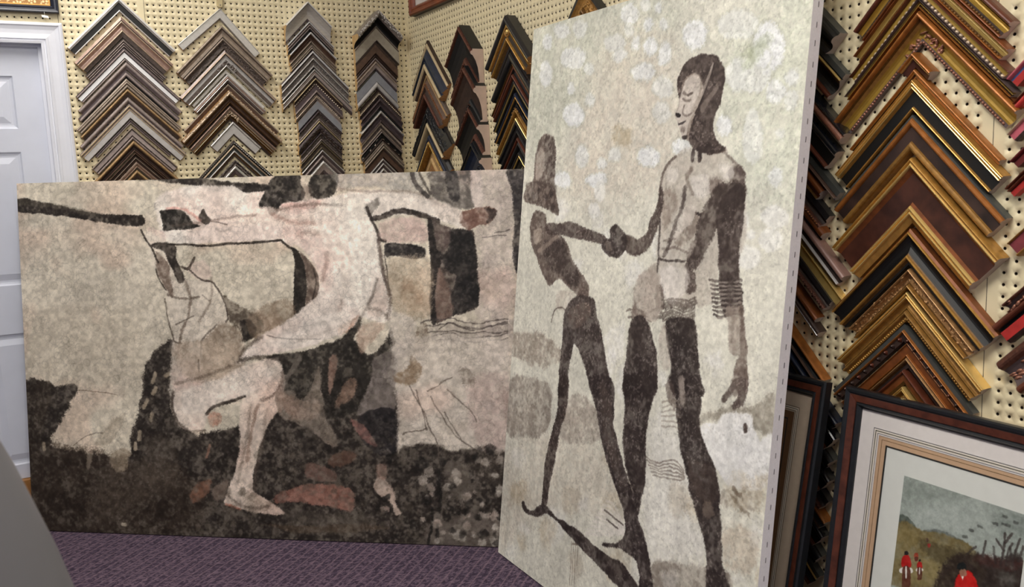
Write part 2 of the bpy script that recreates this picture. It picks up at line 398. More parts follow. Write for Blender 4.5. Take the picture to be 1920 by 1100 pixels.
(10,2.8726,1.0949,0.2692,0.2694,0.0472,'g_gold_ridge',0.035,0,'s','gold with bright ridge and carved lip','bead:.93:.0035:gold'),
(10,2.8646,1.0188,0.282,0.247,0.029,'g_dentil',0.03,0,'s','slate edged brown dentil','dentil:.7:.010:dark_brown'),
(10,2.8728,0.9744,0.2572,0.2356,0.0222,'g_orange_wide',0.025,0,'s','wide plain orange brown',''),
(10,2.8719,0.9401,0.2256,0.185,0.018,'g_thin_champ',0.025,0,'s','thin champagne',''),
(10,2.8645,0.9096,0.2366,0.1664,0.0259,'g_redbrown',0.025,0,'s','red brown',''),
(10,2.8615,0.868,0.1271,0.1117,0.0312,'g_gold_ridge',0.025,0,'s','smallest bright gold',''),
(11,3.2833,1.7478,0.28,0.28,0.0262,'r_redblue',0.035,0,'s','red and blue painted',''),
(11,3.291,1.6927,0.28,0.28,0.0164,'r_red',0.03,0,'s','bright red',''),
(11,3.286,1.637,0.28,0.28,0.0223,'r_pink',0.03,0,'s','rose pink',''),
(11,3.2939,1.5845,0.28,0.28,0.0213,'r_maroon',0.03,0,'s','maroon',''),
(11,3.2866,1.5288,0.28,0.28,0.0243,'r_redlines',0.03,0,'s','red brown lined',''),
(11,3.295,1.4169,0.28,0.28,0.0365,'r_leaf',0.03,0,'s','plum with dark leaf and gold edge',''),
(11,3.2908,1.2901,0.28,0.28,0.0229,'r_brown',0.03,0,'s','crackled brown','carve:.5:.005:copper_pk'),
(11,3.2725,1.2437,0.28,0.28,0.0491,'r_brownred',0.03,0,'s','brown edged tomato red',''),
(11,3.2858,1.1662,0.28,0.28,0.0797,'r_carvebrown',0.035,0,'s','wide brown with pleated centre','carve:.5:.007:copper_pk'),
]
PAINT_L=[
('p',(204,197,186),0.5,70,30,0.5,[-3,127,537,187,645,465,661,632,492,843,-18,848]),
('p',(190,181,167),0.45,60,40,0.5,[6,515,476,517,532,703,511,814,380,838,-1,811]),
('p',(198,186,182),0.6,60,30,0.4,[1730,-14,2033,-5,2041,240,2031,697,1899,698,1909,251,1886,107]),
('p',(50,43,39),0.93,14,16,0.35,[-14,818,133,821,236,828,189,907,141,984,103,1037,120,1083,269,1097,441,1111,456,1039,493,948,522,829,538,740,573,688,630,647,674,639,663,776,645,894,661,961,719,997,797,1007,1087,918,1392,771,1581,826,1568,1055,1597,1040,1698,1031,1777,1051,1862,1049,1992,1054,1983,1456,15,1477,-24,1239]),
('p',(74,62,52),0.7,60,40,0.6,[-15,1070,448,1122,689,1146,759,1368,433,1455,-25,1432]),
('p',(78,66,54),0.5,40,30,0.6,[-2,826,115,832,73,1008,-15,1070]),
('p',(104,94,84),0.6,40,30,0.7,[331,1170,496,1136,604,1253,489,1301,321,1382,259,1308]),
('p',(120,110,100),0.5,26,26,0.8,[517,1038,614,1021,673,1147,604,1268,525,1225]),
('p',(170,158,142),0.9,10,14,0.3,[368,1101,450,1077,439,1152,405,1175,373,1153]),
('p',(150,140,128),0.7,8,8,0.3,[261,1095,286,1087,274,1156,258,1156]),
('s',(196,184,166),0.85,16,6,6,[581,773,567,806]),
('s',(196,184,166),0.85,16,6,6,[641,769,624,780]),
('s',(196,184,166),0.85,16,6,6,[582,828,565,851]),
('s',(196,184,166),0.85,16,6,6,[540,877,523,907]),
('s',(196,184,166),0.85,16,6,6,[558,933,551,959]),
('s',(196,184,166),0.85,16,6,6,[502,1008,497,1038]),
('s',(196,184,166),0.85,16,6,6,[482,1053,479,1076]),
('s',(196,184,166),0.85,16,6,6,[66,1061,69,1084]),
('p',(152,140,124),0.4,10,14,0.6,[304,1049,408,942,440,949,370,1055]),
('s',(120,106,92),0.6,4,3,4,[232,841,314,846,411,858]),
('s',(110,98,86),0.5,4,3,6,[204,1066,264,1027,339,1011]),
('p',(50,43,39),0.93,6,8,0.45,[-8,61,118,76,249,110,357,126,463,137,553,139,548,181,461,175,355,161,217,139,116,123,-10,112]),
('p',(110,104,92),0.5,8,8,0.6,[-8,61,157,83,357,126,356,142,156,102,-9,81]),
('p',(50,43,39),0.9,6,10,0.5,[363,-15,546,-17,695,-12,813,-3,936,18,1058,33,1086,69,985,61,877,49,790,34,657,10,515,-2]),
('p',(229,222,215),0.97,12,8,0.08,[817,28,1077,48,1211,92,1331,81,1483,65,1660,76,1753,111,1833,145,1878,185,1851,217,1752,183,1658,155,1549,166,1508,178,1526,251,1536,378,1561,471,1551,565,1435,544,1429,497,1269,469,1281,415,1266,348,1218,287,1162,266,1027,250,808,253,675,244,618,167,623,64]),
('p',(214,196,190),0.45,30,20,0.5,[1117,123,1266,113,1213,239,1128,225]),
('p',(212,194,188),0.45,30,20,0.6,[1206,246,1332,241,1417,430,1318,456,1286,389]),
('p',(226,220,210),0.6,30,10,0.3,[1329,114,1468,118,1503,337,1415,484,1363,363]),
('p',(200,182,172),0.5,24,16,0.5,[1502,377,1554,471,1538,538,1469,538,1479,444]),
('p',(40,36,32),0.96,6,7,0.35,[626,128,660,120,719,123,752,149,769,174,798,183,761,195,686,198,642,200,636,157]),
('p',(64,56,50),0.9,4,5,0.3,[792,157,812,120,826,144,844,166,820,182]),
('s',(214,170,160),0.6,10,6,6,[660,117,727,118,770,143,799,164]),
('s',(90,80,72),0.7,5,3,4,[843,168,908,183]),
('s',(100,92,84),0.6,8,5,5,[864,200,885,210,922,201]),
('s',(58,50,44),0.95,9,4,5,[572,251,654,256,743,259,832,265,905,256,978,257,1114,249,1136,255,1171,279]),
('p',(226,220,214),0.8,10,8,0.2,[656,206,834,202,1111,177,1108,241,906,248,654,249]),
('p',(220,200,194),0.6,14,10,0.4,[574,187,641,202,647,251,587,246]),
('p',(48,42,38),0.96,6,9,0.4,[1045,105,1070,55,1107,9,1150,-9,1207,-5,1221,32,1232,79,1203,100,1175,102,1139,109,1118,147,1091,151,1076,119,1054,127]),
('p',(56,50,45),0.95,8,8,0.4,[1248,36,1270,0,1306,-11,1363,-10,1365,35,1345,76,1295,92,1253,81]),
('p',(48,42,38),0.9,6,8,0.4,[941,24,1035,24,1085,35,1070,55,990,60]),
('p',(130,118,110),0.6,14,10,0.5,[1215,58,1248,32,1260,86,1225,102]),
('p',(176,172,168),0.75,16,14,0.5,[1368,-14,1656,-9,1694,64,1633,69,1525,53,1429,50,1366,55]),
('p',(210,180,172),0.6,14,8,0.4,[1139,107,1232,102,1302,97,1266,126,1174,128]),
('p',(228,222,214),0.8,12,8,0.2,[959,127,1089,116,1202,152,1329,114,1455,91,1467,164,1327,188,1200,199,1072,190,957,174]),
('p',(228,220,212),0.75,14,8,0.2,[1510,99,1592,78,1673,86,1753,121,1699,142,1618,131,1550,146,1508,158]),
('s',(150,134,124),0.55,10,10,8,[1366,55,1428,64,1497,72,1566,67,1660,76,1733,107,1780,134]),
('s',(176,150,140),0.5,16,14,8,[1102,150,1172,178,1243,186,1327,181]),
('s',(130,116,108),0.5,10,8,6,[677,182,811,171,943,153,1030,148]),
('s',(120,106,98),0.6,9,8,6,[1277,422,1265,469,1196,530,1108,584]),
('s',(150,130,120),0.5,18,14,8,[1325,255,1308,335,1292,402]),
('s',(140,124,116),0.5,14,12,8,[1435,544,1415,497,1389,430,1406,336,1395,256]),
('s',(150,136,126),0.5,10,10,8,[1330,308,1377,389,1443,484]),
('s',(166,146,136),0.45,20,16,8,[1199,226,1263,220,1332,241]),
('p',(48,42,37),0.96,5,4,0.25,[1172,279,1200,293,1223,347,1230,415,1222,489,1207,530,1174,553,1174,428,1183,333]),
('p',(112,98,90),0.92,5,4,0.4,[1204,293,1245,331,1273,378,1279,422,1263,476,1219,527,1229,429,1223,347]),
('s',(70,60,54),0.7,6,3,3,[1258,361,1267,415,1247,490]),
('p',(140,134,128),0.8,10,8,0.4,[1471,131,1517,95,1524,125,1491,164,1481,158]),
('s',(62,54,50),0.9,12,5,6,[1481,131,1494,171,1513,215,1527,253,1550,258]),
('s',(120,108,102),0.85,14,8,6,[1520,231,1528,338,1539,398,1561,458]),
('s',(72,64,60),0.8,6,3,4,[1541,311,1551,378,1560,461]),
('s',(120,112,106),0.7,12,8,6,[1507,401,1494,457,1470,501]),
('s',(150,142,136),0.5,14,10,8,[1409,243,1448,337,1458,471]),
('s',(58,50,46),0.92,20,6,7,[1499,173,1539,165,1584,148,1625,143,1672,159,1715,170,1752,184]),
('p',(214,192,186),0.7,16,10,0.4,[1535,185,1624,167,1704,189,1713,261,1628,266,1546,258,1520,218]),
('p',(86,76,72),0.92,6,6,0.4,[1715,174,1751,188,1804,213,1871,219,1890,228,1896,303,1903,395,1904,480,1883,521,1803,544,1717,559,1721,340]),
('p',(44,40,39),0.95,8,8,0.35,[1797,218,1867,221,1887,238,1896,316,1902,421,1903,487,1877,519,1816,538,1803,539,1798,460,1820,394,1780,367,1742,288,1775,315,1796,262]),
('p',(44,38,36),0.95,6,5,0.3,[1713,182,1731,189,1746,288,1762,341,1739,420,1739,555,1717,559,1721,340]),
('p',(146,126,116),0.85,10,8,0.4,[1750,360,1776,394,1798,473,1800,540,1742,555,1738,446]),
('p',(120,104,100),0.6,14,10,0.5,[1744,202,1798,217,1782,288,1750,262]),
('p',(112,106,102),0.85,10,8,0.5,[1730,-2,1877,-8,1884,75,1892,137,1826,142,1780,115,1740,101,1728,51]),
('p',(66,62,62),0.85,8,8,0.4,[1786,-6,1830,-6,1837,100,1800,109]),
('s',(76,70,68),0.85,16,6,5,[1656,-3,1674,50,1717,94]),
('s',(92,86,82),0.7,10,5,5,[1683,-5,1702,38,1727,84]),
('p',(214,204,198),0.8,10,8,0.2,[1879,-10,1922,-8,1925,134,1892,137]),
('p',(128,100,90),0.92,6,6,0.4,[1846,153,1899,140,1953,138,1979,150,1970,176,1945,198,1905,207,1877,221,1857,212,1835,185]),
('p',(64,54,50),0.85,8,5,0.3,[1932,141,1977,150,1969,177,1937,196,1948,167]),
('p',(220,210,202),0.7,10,8,0.3,[1727,104,1833,145,1838,191,1765,177]),
('p',(44,40,40),0.96,6,7,0.35,[1545,275,1580,264,1608,269,1655,275,1700,288,1698,319,1647,327,1586,313,1548,321]),
('p',(196,182,164),0.7,24,14,0.4,[1558,328,1714,330,1716,539,1620,545,1567,498]),
('p',(176,156,136),0.5,24,18,0.6,[1611,399,1691,426,1661,538,1601,492]),
('p',(62,57,57),0.92,7,5,0.45,[2026,-12,2251,-5,2243,437,2047,383,2042,195,2034,79]),
('p',(94,88,90),0.4,10,8,0.7,[2039,14,2123,17,2120,145,2043,143]),
('p',(150,140,134),0.5,20,16,0.8,[1687,585,1849,559,2014,566,2013,631,1686,638]),
('s',(84,76,74),0.65,5,3,12,[1681,568,1783,552,1882,572,2008,559]),
('s',(84,76,74),0.65,5,3,12,[1694,585,1782,571,1882,589,2008,576]),
('s',(84,76,74),0.65,5,3,12,[1707,602,1781,602,1881,605,2007,605]),
('s',(84,76,74),0.65,5,3,12,[1720,622,1781,611,1881,625,2007,612]),
('s',(84,76,74),0.65,5,3,12,[1733,638,1781,633,1881,641,2006,631]),
('s',(84,76,74),0.65,5,3,12,[1748,592,1782,572,1882,595,2008,569]),
('s',(90,82,80),0.7,5,3,6,[1969,236,2021,224]),
('s',(100,92,90),0.6,4,3,6,[1923,251,2008,243]),
('p',(214,206,196),0.93,14,10,0.15,[559,201,654,258,688,327,723,397,797,397,840,418,889,494,901,563,963,646,957,804,656,912,661,632,642,535,635,437,590,340]),
('p',(152,138,124),0.8,18,14,0.45,[849,584,893,563,954,605,961,701,943,805,795,806,786,667]),
('p',(212,196,188),0.7,12,10,0.3,[736,349,778,320,822,336,838,381,801,399,750,376]),
('p',(50,43,38),0.94,5,7,0.4,[587,251,684,256,689,313,710,355,724,397,694,413,679,372,655,327,638,285,593,271]),
('p',(120,104,94),0.75,10,8,0.5,[600,285,651,327,660,389,675,465,639,437,608,368]),
('s',(58,50,44),0.9,8,4,6,[545,199,563,236,584,271,610,326]),
('s',(66,58,50),0.85,6,3,5,[601,354,616,403,640,439]),
('s',(70,60,54),0.9,10,4,6,[714,348,743,353,764,308]),
('s',(80,70,64),0.85,7,4,5,[743,359,797,397,844,412,885,487,898,549,890,563]),
('s',(96,86,78),0.75,6,4,6,[634,472,643,549,658,604,668,639,697,650]),
('s',(110,100,92),0.7,5,3,6,[678,577,716,556,754,542]),
('s',(116,106,98),0.7,8,5,6,[777,702,791,632,849,577]),
('s',(130,120,110),0.6,6,4,5,[795,456,823,480]),
('p',(98,88,78),0.88,10,10,0.5,[879,463,926,488,983,515,1032,550,1047,591,1001,625,964,640,950,605,915,567,898,536]),
('p',(48,42,38),0.9,10,8,0.35,[948,563,996,560,1012,605,963,646,954,605]),
('p',(120,110,98),0.55,18,12,0.6,[983,509,1062,543,1081,605,1038,605]),
('s',(112,98,88),0.6,10,8,7,[723,404,742,466,732,535,699,604,680,702]),
('s',(120,106,96),0.5,9,8,7,[834,391,835,453,807,522,775,563]),
('s',(104,92,82),0.65,9,7,7,[646,455,720,473,779,466]),
('s',(96,86,78),0.6,8,7,6,[657,857,651,909,673,961,719,997,782,996]),
('s',(120,106,96),0.5,10,8,6,[662,842,765,819,860,811,939,767]),
('s',(110,98,90),0.5,10,10,6,[932,741,992,781,936,847]),
('p',(52,47,42),0.95,8,10,0.35,[1431,543,1440,585,1411,632,1465,692,1535,645,1561,585,1570,632,1554,726,1503,800,1431,902,1289,938,1114,838,1053,714,1097,690,1191,686,1298,652,1369,622]),
('p',(190,170,156),0.75,14,10,0.5,[1440,578,1510,565,1537,585,1480,645,1437,692,1421,639]),
('p',(206,198,190),0.8,14,10,0.3,[1559,531,1647,552,1660,605,1630,692,1562,692,1556,632]),
('p',(120,104,90),0.6,12,10,0.6,[1667,585,1704,578,1706,665,1644,692]),
('p',(150,134,118),0.7,16,12,0.45,[972,563,1061,495,1162,482,1177,550,1093,598,1013,632]),
('p',(228,219,212),0.97,9,8,0.08,[1269,466,1360,470,1429,497,1436,544,1402,591,1320,626,1256,652,1184,673,1097,687,981,708,921,736,967,673,1013,632,1057,605,1160,550]),
('p',(210,194,186),0.5,24,14,0.5,[1229,605,1357,564,1415,511,1428,544,1370,612,1263,639]),
('p',(190,150,128),0.6,10,8,0.5,[1357,585,1413,551,1435,544,1398,595,1349,615]),
('s',(90,80,74),0.75,5,3,4,[1057,618,1142,632,1278,631]),
('p',(222,212,203),0.97,10,9,0.1,[653,854,667,798,704,776,821,797,932,745,1018,717,1087,704,1117,729,1124,787,1090,838,1028,868,958,865,904,877,849,896,800,929,774,993,695,994,661,957]),
('p',(206,184,176),0.5,20,14,0.5,[667,717,754,724,798,797,702,827,658,828]),
('p',(196,182,168),0.8,16,12,0.4,[670,650,928,657,932,745,821,797,704,783]),
('s',(120,108,98),0.6,7,4,5,[766,716,768,760]),
('s',(60,52,46),0.85,14,6,6,[959,858,896,880,825,900,792,930]),
('p',(190,140,122),0.6,10,8,0.5,[800,929,855,929,846,966,806,981]),
('p',(222,210,200),0.97,8,9,0.12,[951,869,1036,839,1122,780,1111,882,1038,992,1008,1080,979,1177,985,1237,1029,1260,1089,1299,1103,1328,996,1324,949,1312,857,1291,863,1254,900,1171,930,1053,932,957]),
('s',(150,130,118),0.6,14,8,8,[1011,890,976,1008,957,1111]),
('p',(176,160,148),0.6,10,10,0.5,[804,1233,876,1194,858,1261,818,1277]),
('s',(196,130,110),0.6,10,6,6,[861,1291,919,1308]),
('s',(190,150,132),0.75,12,6,6,[803,1055,786,1100]),
('p',(170,132,112),0.7,10,10,0.5,[717,1235,774,1196,806,1188,787,1248,715,1287]),
('p',(196,184,172),0.85,10,9,0.3,[944,1244,990,1243,1035,1271,1058,1285,1034,1315,941,1318]),
('s',(58,50,44),0.7,17,13,6,[947,714,1021,703,1098,705,1152,730]),
('s',(84,74,66),0.6,12,12,5,[936,722,957,680,994,648,1035,625]),
('s',(96,84,76),0.56,12,13,5,[1118,763,1112,805,1082,848,1026,873]),
('s',(120,106,96),0.48,13,13,6,[1188,638,1276,613,1363,580,1423,555]),
('s',(70,60,54),0.64,12,12,5,[654,841,649,905,667,963,710,997]),
('s',(110,98,88),0.48,11,12,5,[667,809,741,791,824,769,901,739]),
('s',(120,108,98),0.44,12,12,5,[981,891,966,997,939,1104,915,1200]),
('s',(130,116,106),0.4,12,12,5,[1047,911,1024,1038,994,1145,986,1231]),
('s',(90,80,72),0.52,10,11,5,[866,1245,910,1286,988,1305,1044,1293]),
('s',(110,98,90),0.48,11,12,6,[1119,130,1206,117,1292,111,1377,121]),
('s',(150,132,122),0.4,16,17,8,[1334,145,1372,288,1378,432,1354,534]),
('s',(104,92,84),0.52,12,13,6,[1524,290,1542,392,1561,474,1546,556]),
('s',(120,108,100),0.48,11,12,5,[1438,555,1471,514,1524,525,1554,556]),
('p',(232,226,219),0.7,16,10,0.1,[1270,143,1420,126,1501,209,1507,392,1450,514,1366,473,1318,308]),
('p',(230,223,216),0.7,10,8,0.1,[1034,659,1190,575,1322,534,1407,535,1362,617,1188,659]),
('p',(228,220,212),0.7,10,8,0.1,[700,841,873,786,1031,743,1085,763,1005,838,823,893,708,937]),
('p',(158,148,138),0.92,9,12,0.4,[1091,835,1158,838,1181,861,1218,848,1270,736,1272,844,1286,880,1290,937,1318,987,1335,1034,1316,1053,1254,1010,1195,971,1116,943,1095,904]),
('p',(176,160,148),0.6,14,10,0.5,[1104,845,1202,873,1262,873,1252,938,1154,939]),
('p',(164,140,128),0.85,8,6,0.4,[1312,707,1346,707,1316,829,1302,836]),
('p',(158,136,122),0.85,10,9,0.5,[1388,782,1417,792,1398,860,1328,897,1346,843]),
('s',(150,142,134),0.8,18,7,8,[1192,707,1161,751,1137,780,1120,823]),
('p',(146,138,134),0.9,10,9,0.35,[1489,706,1577,685,1578,770,1570,819,1565,901,1483,907,1413,925,1448,849,1476,778]),
('p',(50,46,48),0.9,8,8,0.3,[1424,928,1565,901,1564,1069,1479,1071,1422,1000]),
('p',(170,132,124),0.85,8,8,0.4,[1386,947,1412,950,1452,975,1491,1038,1468,1042,1422,1004]),
('p',(150,120,104),0.6,12,10,0.5,[1300,1089,1390,1066,1404,1101,1313,1132]),
('p',(158,132,122),0.75,10,10,0.5,[1205,1124,1261,1126,1322,1157,1312,1192,1207,1175]),
('p',(176,138,126),0.88,10,12,0.45,[1067,1252,1145,1218,1221,1200,1334,1204,1396,1232,1384,1301,1331,1300,1241,1281,1143,1275,1081,1284]),
('p',(204,194,184),0.92,8,9,0.3,[1475,1208,1490,1171,1520,1167,1549,1213,1568,1277,1583,1306,1560,1315,1543,1271,1517,1250,1510,1254]),
('p',(186,160,148),0.7,10,9,0.4,[1484,1121,1529,1120,1527,1171,1490,1171]),
('p',(190,176,168),0.8,6,6,0.4,[1498,1287,1528,1282,1531,1304,1505,1305]),
('p',(116,100,84),0.6,10,12,0.5,[1017,1367,1215,1368,1441,1352,1529,1365,1403,1382,1138,1394,1032,1367]),
('p',(140,132,122),0.4,20,20,0.8,[1103,1306,1330,1314,1479,1316,1440,1361,1140,1363]),
('p',(206,198,190),0.88,16,14,0.25,[1570,812,1608,628,1962,628,2013,697,1998,1046,1854,1049,1776,1054,1690,1037,1596,1044,1567,1062,1575,912]),
('p',(196,176,170),0.5,30,20,0.5,[1853,803,2008,767,1988,1033,1883,1035]),
('p',(150,130,108),0.7,12,12,0.7,[1560,770,1619,741,1635,699,1677,741,1646,805,1588,805]),
('s',(116,106,98),0.7,5,3,8,[1631,815,1676,904,1706,981,1730,1030,1731,1151]),
('s',(116,106,98),0.7,5,3,8,[1706,854,1754,931,1799,1001,1865,1046]),
('s',(116,106,98),0.7,5,3,8,[1696,832,1790,777]),
('s',(116,106,98),0.7,5,3,8,[1653,826,1692,981]),
('s',(116,106,98),0.7,5,3,8,[1758,910,1820,1015]),
('s',(116,106,98),0.7,5,3,8,[1598,997,1692,974]),
('s',(116,106,98),0.7,5,3,8,[1775,825,1851,894,1885,943]),
('p',(120,110,100),0.5,18,14,0.7,[1826,740,1868,754,1881,810,1839,803]),
('p',(176,166,160),0.5,8,6,0.5,[1911,865,1957,865,1939,900,1914,890]),
('p',(150,142,134),0.6,16,16,0.8,[1753,1122,1811,1093,1894,1176,1835,1248,1772,1207]),
('p',(176,166,158),0.55,20,20,0.85,[1705,1323,1968,1301,1959,1422,1702,1424]),
('s',(40,36,33),0.9,14,6,10,[1731,1137,1736,1237,1722,1337,1724,1416]),
('s',(40,36,33),0.9,10,5,10,[1706,1280,1697,1360,1688,1417]),
('p',(90,82,74),0.5,20,20,0.8,[1854,1049,1981,1061,1978,1188,1880,1148]),
('p',(204,198,190),0.75,9,6,0.4,[1952,1350,1950,1357,1940,1358,1933,1354,1934,1347,1941,1339,1950,1341]),
('p',(186,178,170),0.75,9,6,0.4,[1787,1370,1782,1382,1772,1383,1765,1377,1764,1364,1773,1358,1783,1360]),
('p',(186,178,170),0.75,9,6,0.4,[1815,1145,1813,1160,1794,1165,1784,1155,1785,1136,1795,1128,1810,1131]),
('p',(186,178,170),0.75,9,6,0.4,[1856,1299,1851,1309,1841,1313,1834,1303,1834,1295,1841,1289,1852,1290]),
('p',(204,198,190),0.75,9,6,0.4,[1782,1198,1775,1213,1761,1213,1749,1205,1749,1193,1761,1184,1776,1183]),
('p',(186,178,170),0.75,9,6,0.4,[1856,1235,1850,1252,1836,1251,1822,1244,1818,1229,1836,1214,1852,1216]),
('p',(160,152,144),0.75,9,6,0.4,[1820,1171,1817,1177,1811,1178,1806,1175,1805,1168,1811,1165,1818,1166]),
('p',(160,152,144),0.75,9,6,0.4,[1868,1376,1867,1383,1859,1383,1854,1380,1854,1372,1860,1368,1867,1370]),
('p',(204,198,190),0.75,9,6,0.4,[1965,1400,1958,1414,1937,1423,1927,1409,1923,1392,1938,1377,1955,1387]),
('p',(160,152,144),0.75,9,6,0.4,[1748,1314,1734,1331,1720,1335,1708,1325,1710,1308,1720,1292,1736,1300]),
('p',(160,152,144),0.75,9,6,0.4,[1738,1415,1734,1431,1718,1433,1704,1425,1709,1407,1720,1399,1736,1401]),
('p',(160,152,144),0.75,9,6,0.4,[1902,1092,1895,1104,1882,1106,1874,1099,1870,1088,1883,1076,1895,1079]),
('p',(204,198,190),0.75,9,6,0.4,[1984,1199,1977,1211,1963,1214,1952,1206,1953,1192,1964,1183,1976,1188]),
('p',(204,198,190),0.75,9,6,0.4,[1912,1406,1904,1420,1889,1424,1876,1414,1879,1401,1890,1389,1904,1393]),
('p',(160,152,144),0.75,9,6,0.4,[1819,1355,1811,1370,1795,1378,1780,1365,1778,1347,1797,1339,1816,1335]),
('p',(160,152,144),0.75,9,6,0.4,[1953,1286,1950,1293,1943,1296,1938,1289,1939,1283,1943,1277,1950,1279]),
('p',(204,198,190),0.75,9,6,0.4,[1733,1406,1730,1416,1720,1419,1711,1412,1713,1402,1721,1396,1730,1399]),
('p',(160,152,144),0.75,9,6,0.4,[1932,1247,1928,1255,1921,1255,1912,1252,1914,1244,1920,1240,1928,1240]),
('p',(204,198,190),0.75,9,6,0.4,[1688,1171,1685,1188,1664,1195,1652,1182,1649,1163,1667,1151,1685,1157]),
('p',(204,198,190),0.75,9,6,0.4,[1866,1384,1865,1391,1857,1392,1851,1389,1854,1382,1858,1378,1865,1379]),
('p',(204,198,190),0.75,9,6,0.4,[1966,1147,1960,1157,1947,1159,1938,1154,1935,1140,1947,1136,1958,1137]),
('p',(204,198,190),0.75,9,6,0.4,[1676,1325,1671,1333,1662,1334,1655,1331,1654,1320,1663,1314,1672,1316]),
('p',(160,152,144),0.75,9,6,0.4,[1819,1149,1815,1168,1796,1171,1785,1158,1786,1142,1797,1129,1814,1133]),
('p',(186,178,170),0.75,9,6,0.4,[1910,1301,1908,1311,1893,1315,1883,1308,1881,1296,1894,1288,1908,1291]),
('p',(160,152,144),0.75,9,6,0.4,[1909,1149,1906,1156,1899,1156,1894,1152,1896,1147,1899,1141,1906,1144]),
('p',(186,178,170),0.75,9,6,0.4,[1963,1307,1956,1321,1940,1326,1930,1318,1930,1300,1941,1290,1958,1290]),
('p',(186,178,170),0.75,9,6,0.4,[1880,1216,1879,1222,1871,1224,1864,1221,1864,1213,1871,1208,1879,1210]),
('p',(204,198,190),0.75,9,6,0.4,[1782,1239,1778,1245,1772,1246,1768,1243,1768,1236,1772,1233,1778,1233]),
('p',(204,198,190),0.75,9,6,0.4,[1930,1304,1926,1313,1916,1315,1908,1310,1907,1300,1916,1295,1927,1295]),
('p',(160,152,144),0.75,9,6,0.4,[1858,1269,1854,1276,1847,1278,1843,1272,1841,1267,1848,1261,1855,1263]),
('p',(186,178,170),0.75,9,6,0.4,[1928,1101,1921,1116,1904,1114,1897,1108,1894,1094,1906,1084,1920,1087]),
('p',(204,198,190),0.75,9,6,0.4,[1692,1238,1688,1246,1682,1248,1677,1243,1677,1235,1682,1231,1689,1232]),
('p',(204,198,190),0.75,9,6,0.4,[1907,1261,1904,1270,1894,1272,1885,1266,1887,1257,1894,1250,1904,1254]),
('p',(186,178,170),0.75,9,6,0.4,[1753,1376,1749,1382,1742,1387,1737,1380,1735,1374,1742,1368,1748,1370]),
('p',(204,198,190),0.75,9,6,0.4,[1973,1217,1968,1225,1958,1230,1949,1222,1948,1213,1958,1205,1969,1205]),
('p',(186,178,170),0.75,9,6,0.4,[1718,1208,1713,1219,1703,1219,1694,1214,1696,1204,1703,1197,1714,1197]),
('p',(204,198,190),0.75,9,6,0.4,[1974,1359,1970,1368,1958,1370,1949,1366,1948,1353,1958,1346,1970,1350]),
('p',(204,198,190),0.75,9,6,0.4,[1832,1394,1827,1407,1816,1409,1805,1401,1808,1389,1817,1379,1829,1382]),
('p',(160,152,144),0.75,9,6,0.4,[1983,1340,1973,1358,1955,1364,1940,1351,1944,1332,1957,1319,1972,1327]),
('p',(186,178,170),0.75,9,6,0.4,[1962,1372,1959,1379,1952,1379,1948,1375,1947,1369,1952,1366,1959,1367]),
('p',(186,178,170),0.75,9,6,0.4,[1864,1148,1861,1155,1852,1158,1845,1154,1847,1144,1853,1140,1860,1139]),
('p',(160,152,144),0.75,9,6,0.4,[1798,1160,1794,1172,1782,1173,1769,1167,1771,1155,1782,1146,1792,1152]),
('p',(160,152,144),0.75,9,6,0.4,[1809,1373,1805,1384,1790,1390,1782,1381,1778,1366,1791,1359,1804,1360]),
('p',(160,152,144),0.75,9,6,0.4,[1842,1115,1837,1121,1831,1124,1827,1119,1826,1112,1832,1109,1838,1108]),
('p',(186,178,170),0.75,9,6,0.4,[1709,1194,1702,1203,1693,1207,1685,1201,1684,1189,1693,1184,1704,1183]),
('p',(186,178,170),0.75,9,6,0.4,[1855,1346,1849,1363,1834,1363,1820,1354,1820,1340,1834,1330,1847,1331]),
('p',(204,198,190),0.75,9,6,0.4,[1718,1228,1712,1237,1705,1239,1699,1233,1698,1224,1705,1218,1714,1222]),
('p',(186,178,170),0.75,9,6,0.4,[1978,1090,1977,1102,1964,1104,1952,1097,1956,1085,1964,1074,1977,1079]),
('p',(160,152,144),0.75,9,6,0.4,[1941,1374,1938,1382,1930,1385,1924,1380,1923,1369,1930,1365,1939,1366]),
('p',(204,198,190),0.75,9,6,0.4,[1815,1381,1812,1397,1794,1402,1780,1391,1781,1375,1794,1361,1811,1364]),
('p',(160,152,144),0.75,9,6,0.4,[1840,1369,1837,1377,1827,1380,1820,1374,1821,1364,1827,1358,1837,1359]),
('p',(160,152,144),0.75,9,6,0.4,[1748,1403,1745,1409,1737,1411,1730,1407,1731,1401,1737,1394,1745,1398]),
('p',(186,178,170),0.75,9,6,0.4,[1741,1339,1730,1357,1713,1362,1703,1348,1699,1331,1715,1322,1731,1325]),
('p',(204,198,190),0.75,9,6,0.4,[1957,1348,1952,1359,1941,1362,1936,1354,1935,1344,1942,1336,1951,1340]),
('p',(186,178,170),0.75,9,6,0.4,[1713,1139,1710,1153,1689,1159,1677,1149,1674,1133,1691,1121,1707,1122]),
('p',(186,178,170),0.75,9,6,0.4,[1818,1177,1809,1188,1798,1192,1787,1183,1790,1171,1799,1161,1812,1165]),
('p',(160,152,144),0.75,9,6,0.4,[1837,1312,1829,1321,1819,1325,1810,1319,1812,1308,1819,1299,1830,1302]),
('p',(150,142,132),0.5,9,8,0.5,[1648,1221,1636,1237,1622,1233,1611,1222,1620,1205,1640,1211]),
('p',(104,96,86),0.5,9,8,0.5,[1112,1193,1104,1200,1095,1201,1090,1193,1095,1183,1105,1184]),
('p',(104,96,86),0.5,9,8,0.5,[949,1235,941,1250,926,1251,922,1235,926,1222,942,1221]),
('p',(150,142,132),0.5,9,8,0.5,[1066,1273,1060,1280,1048,1281,1046,1274,1051,1263,1059,1267]),
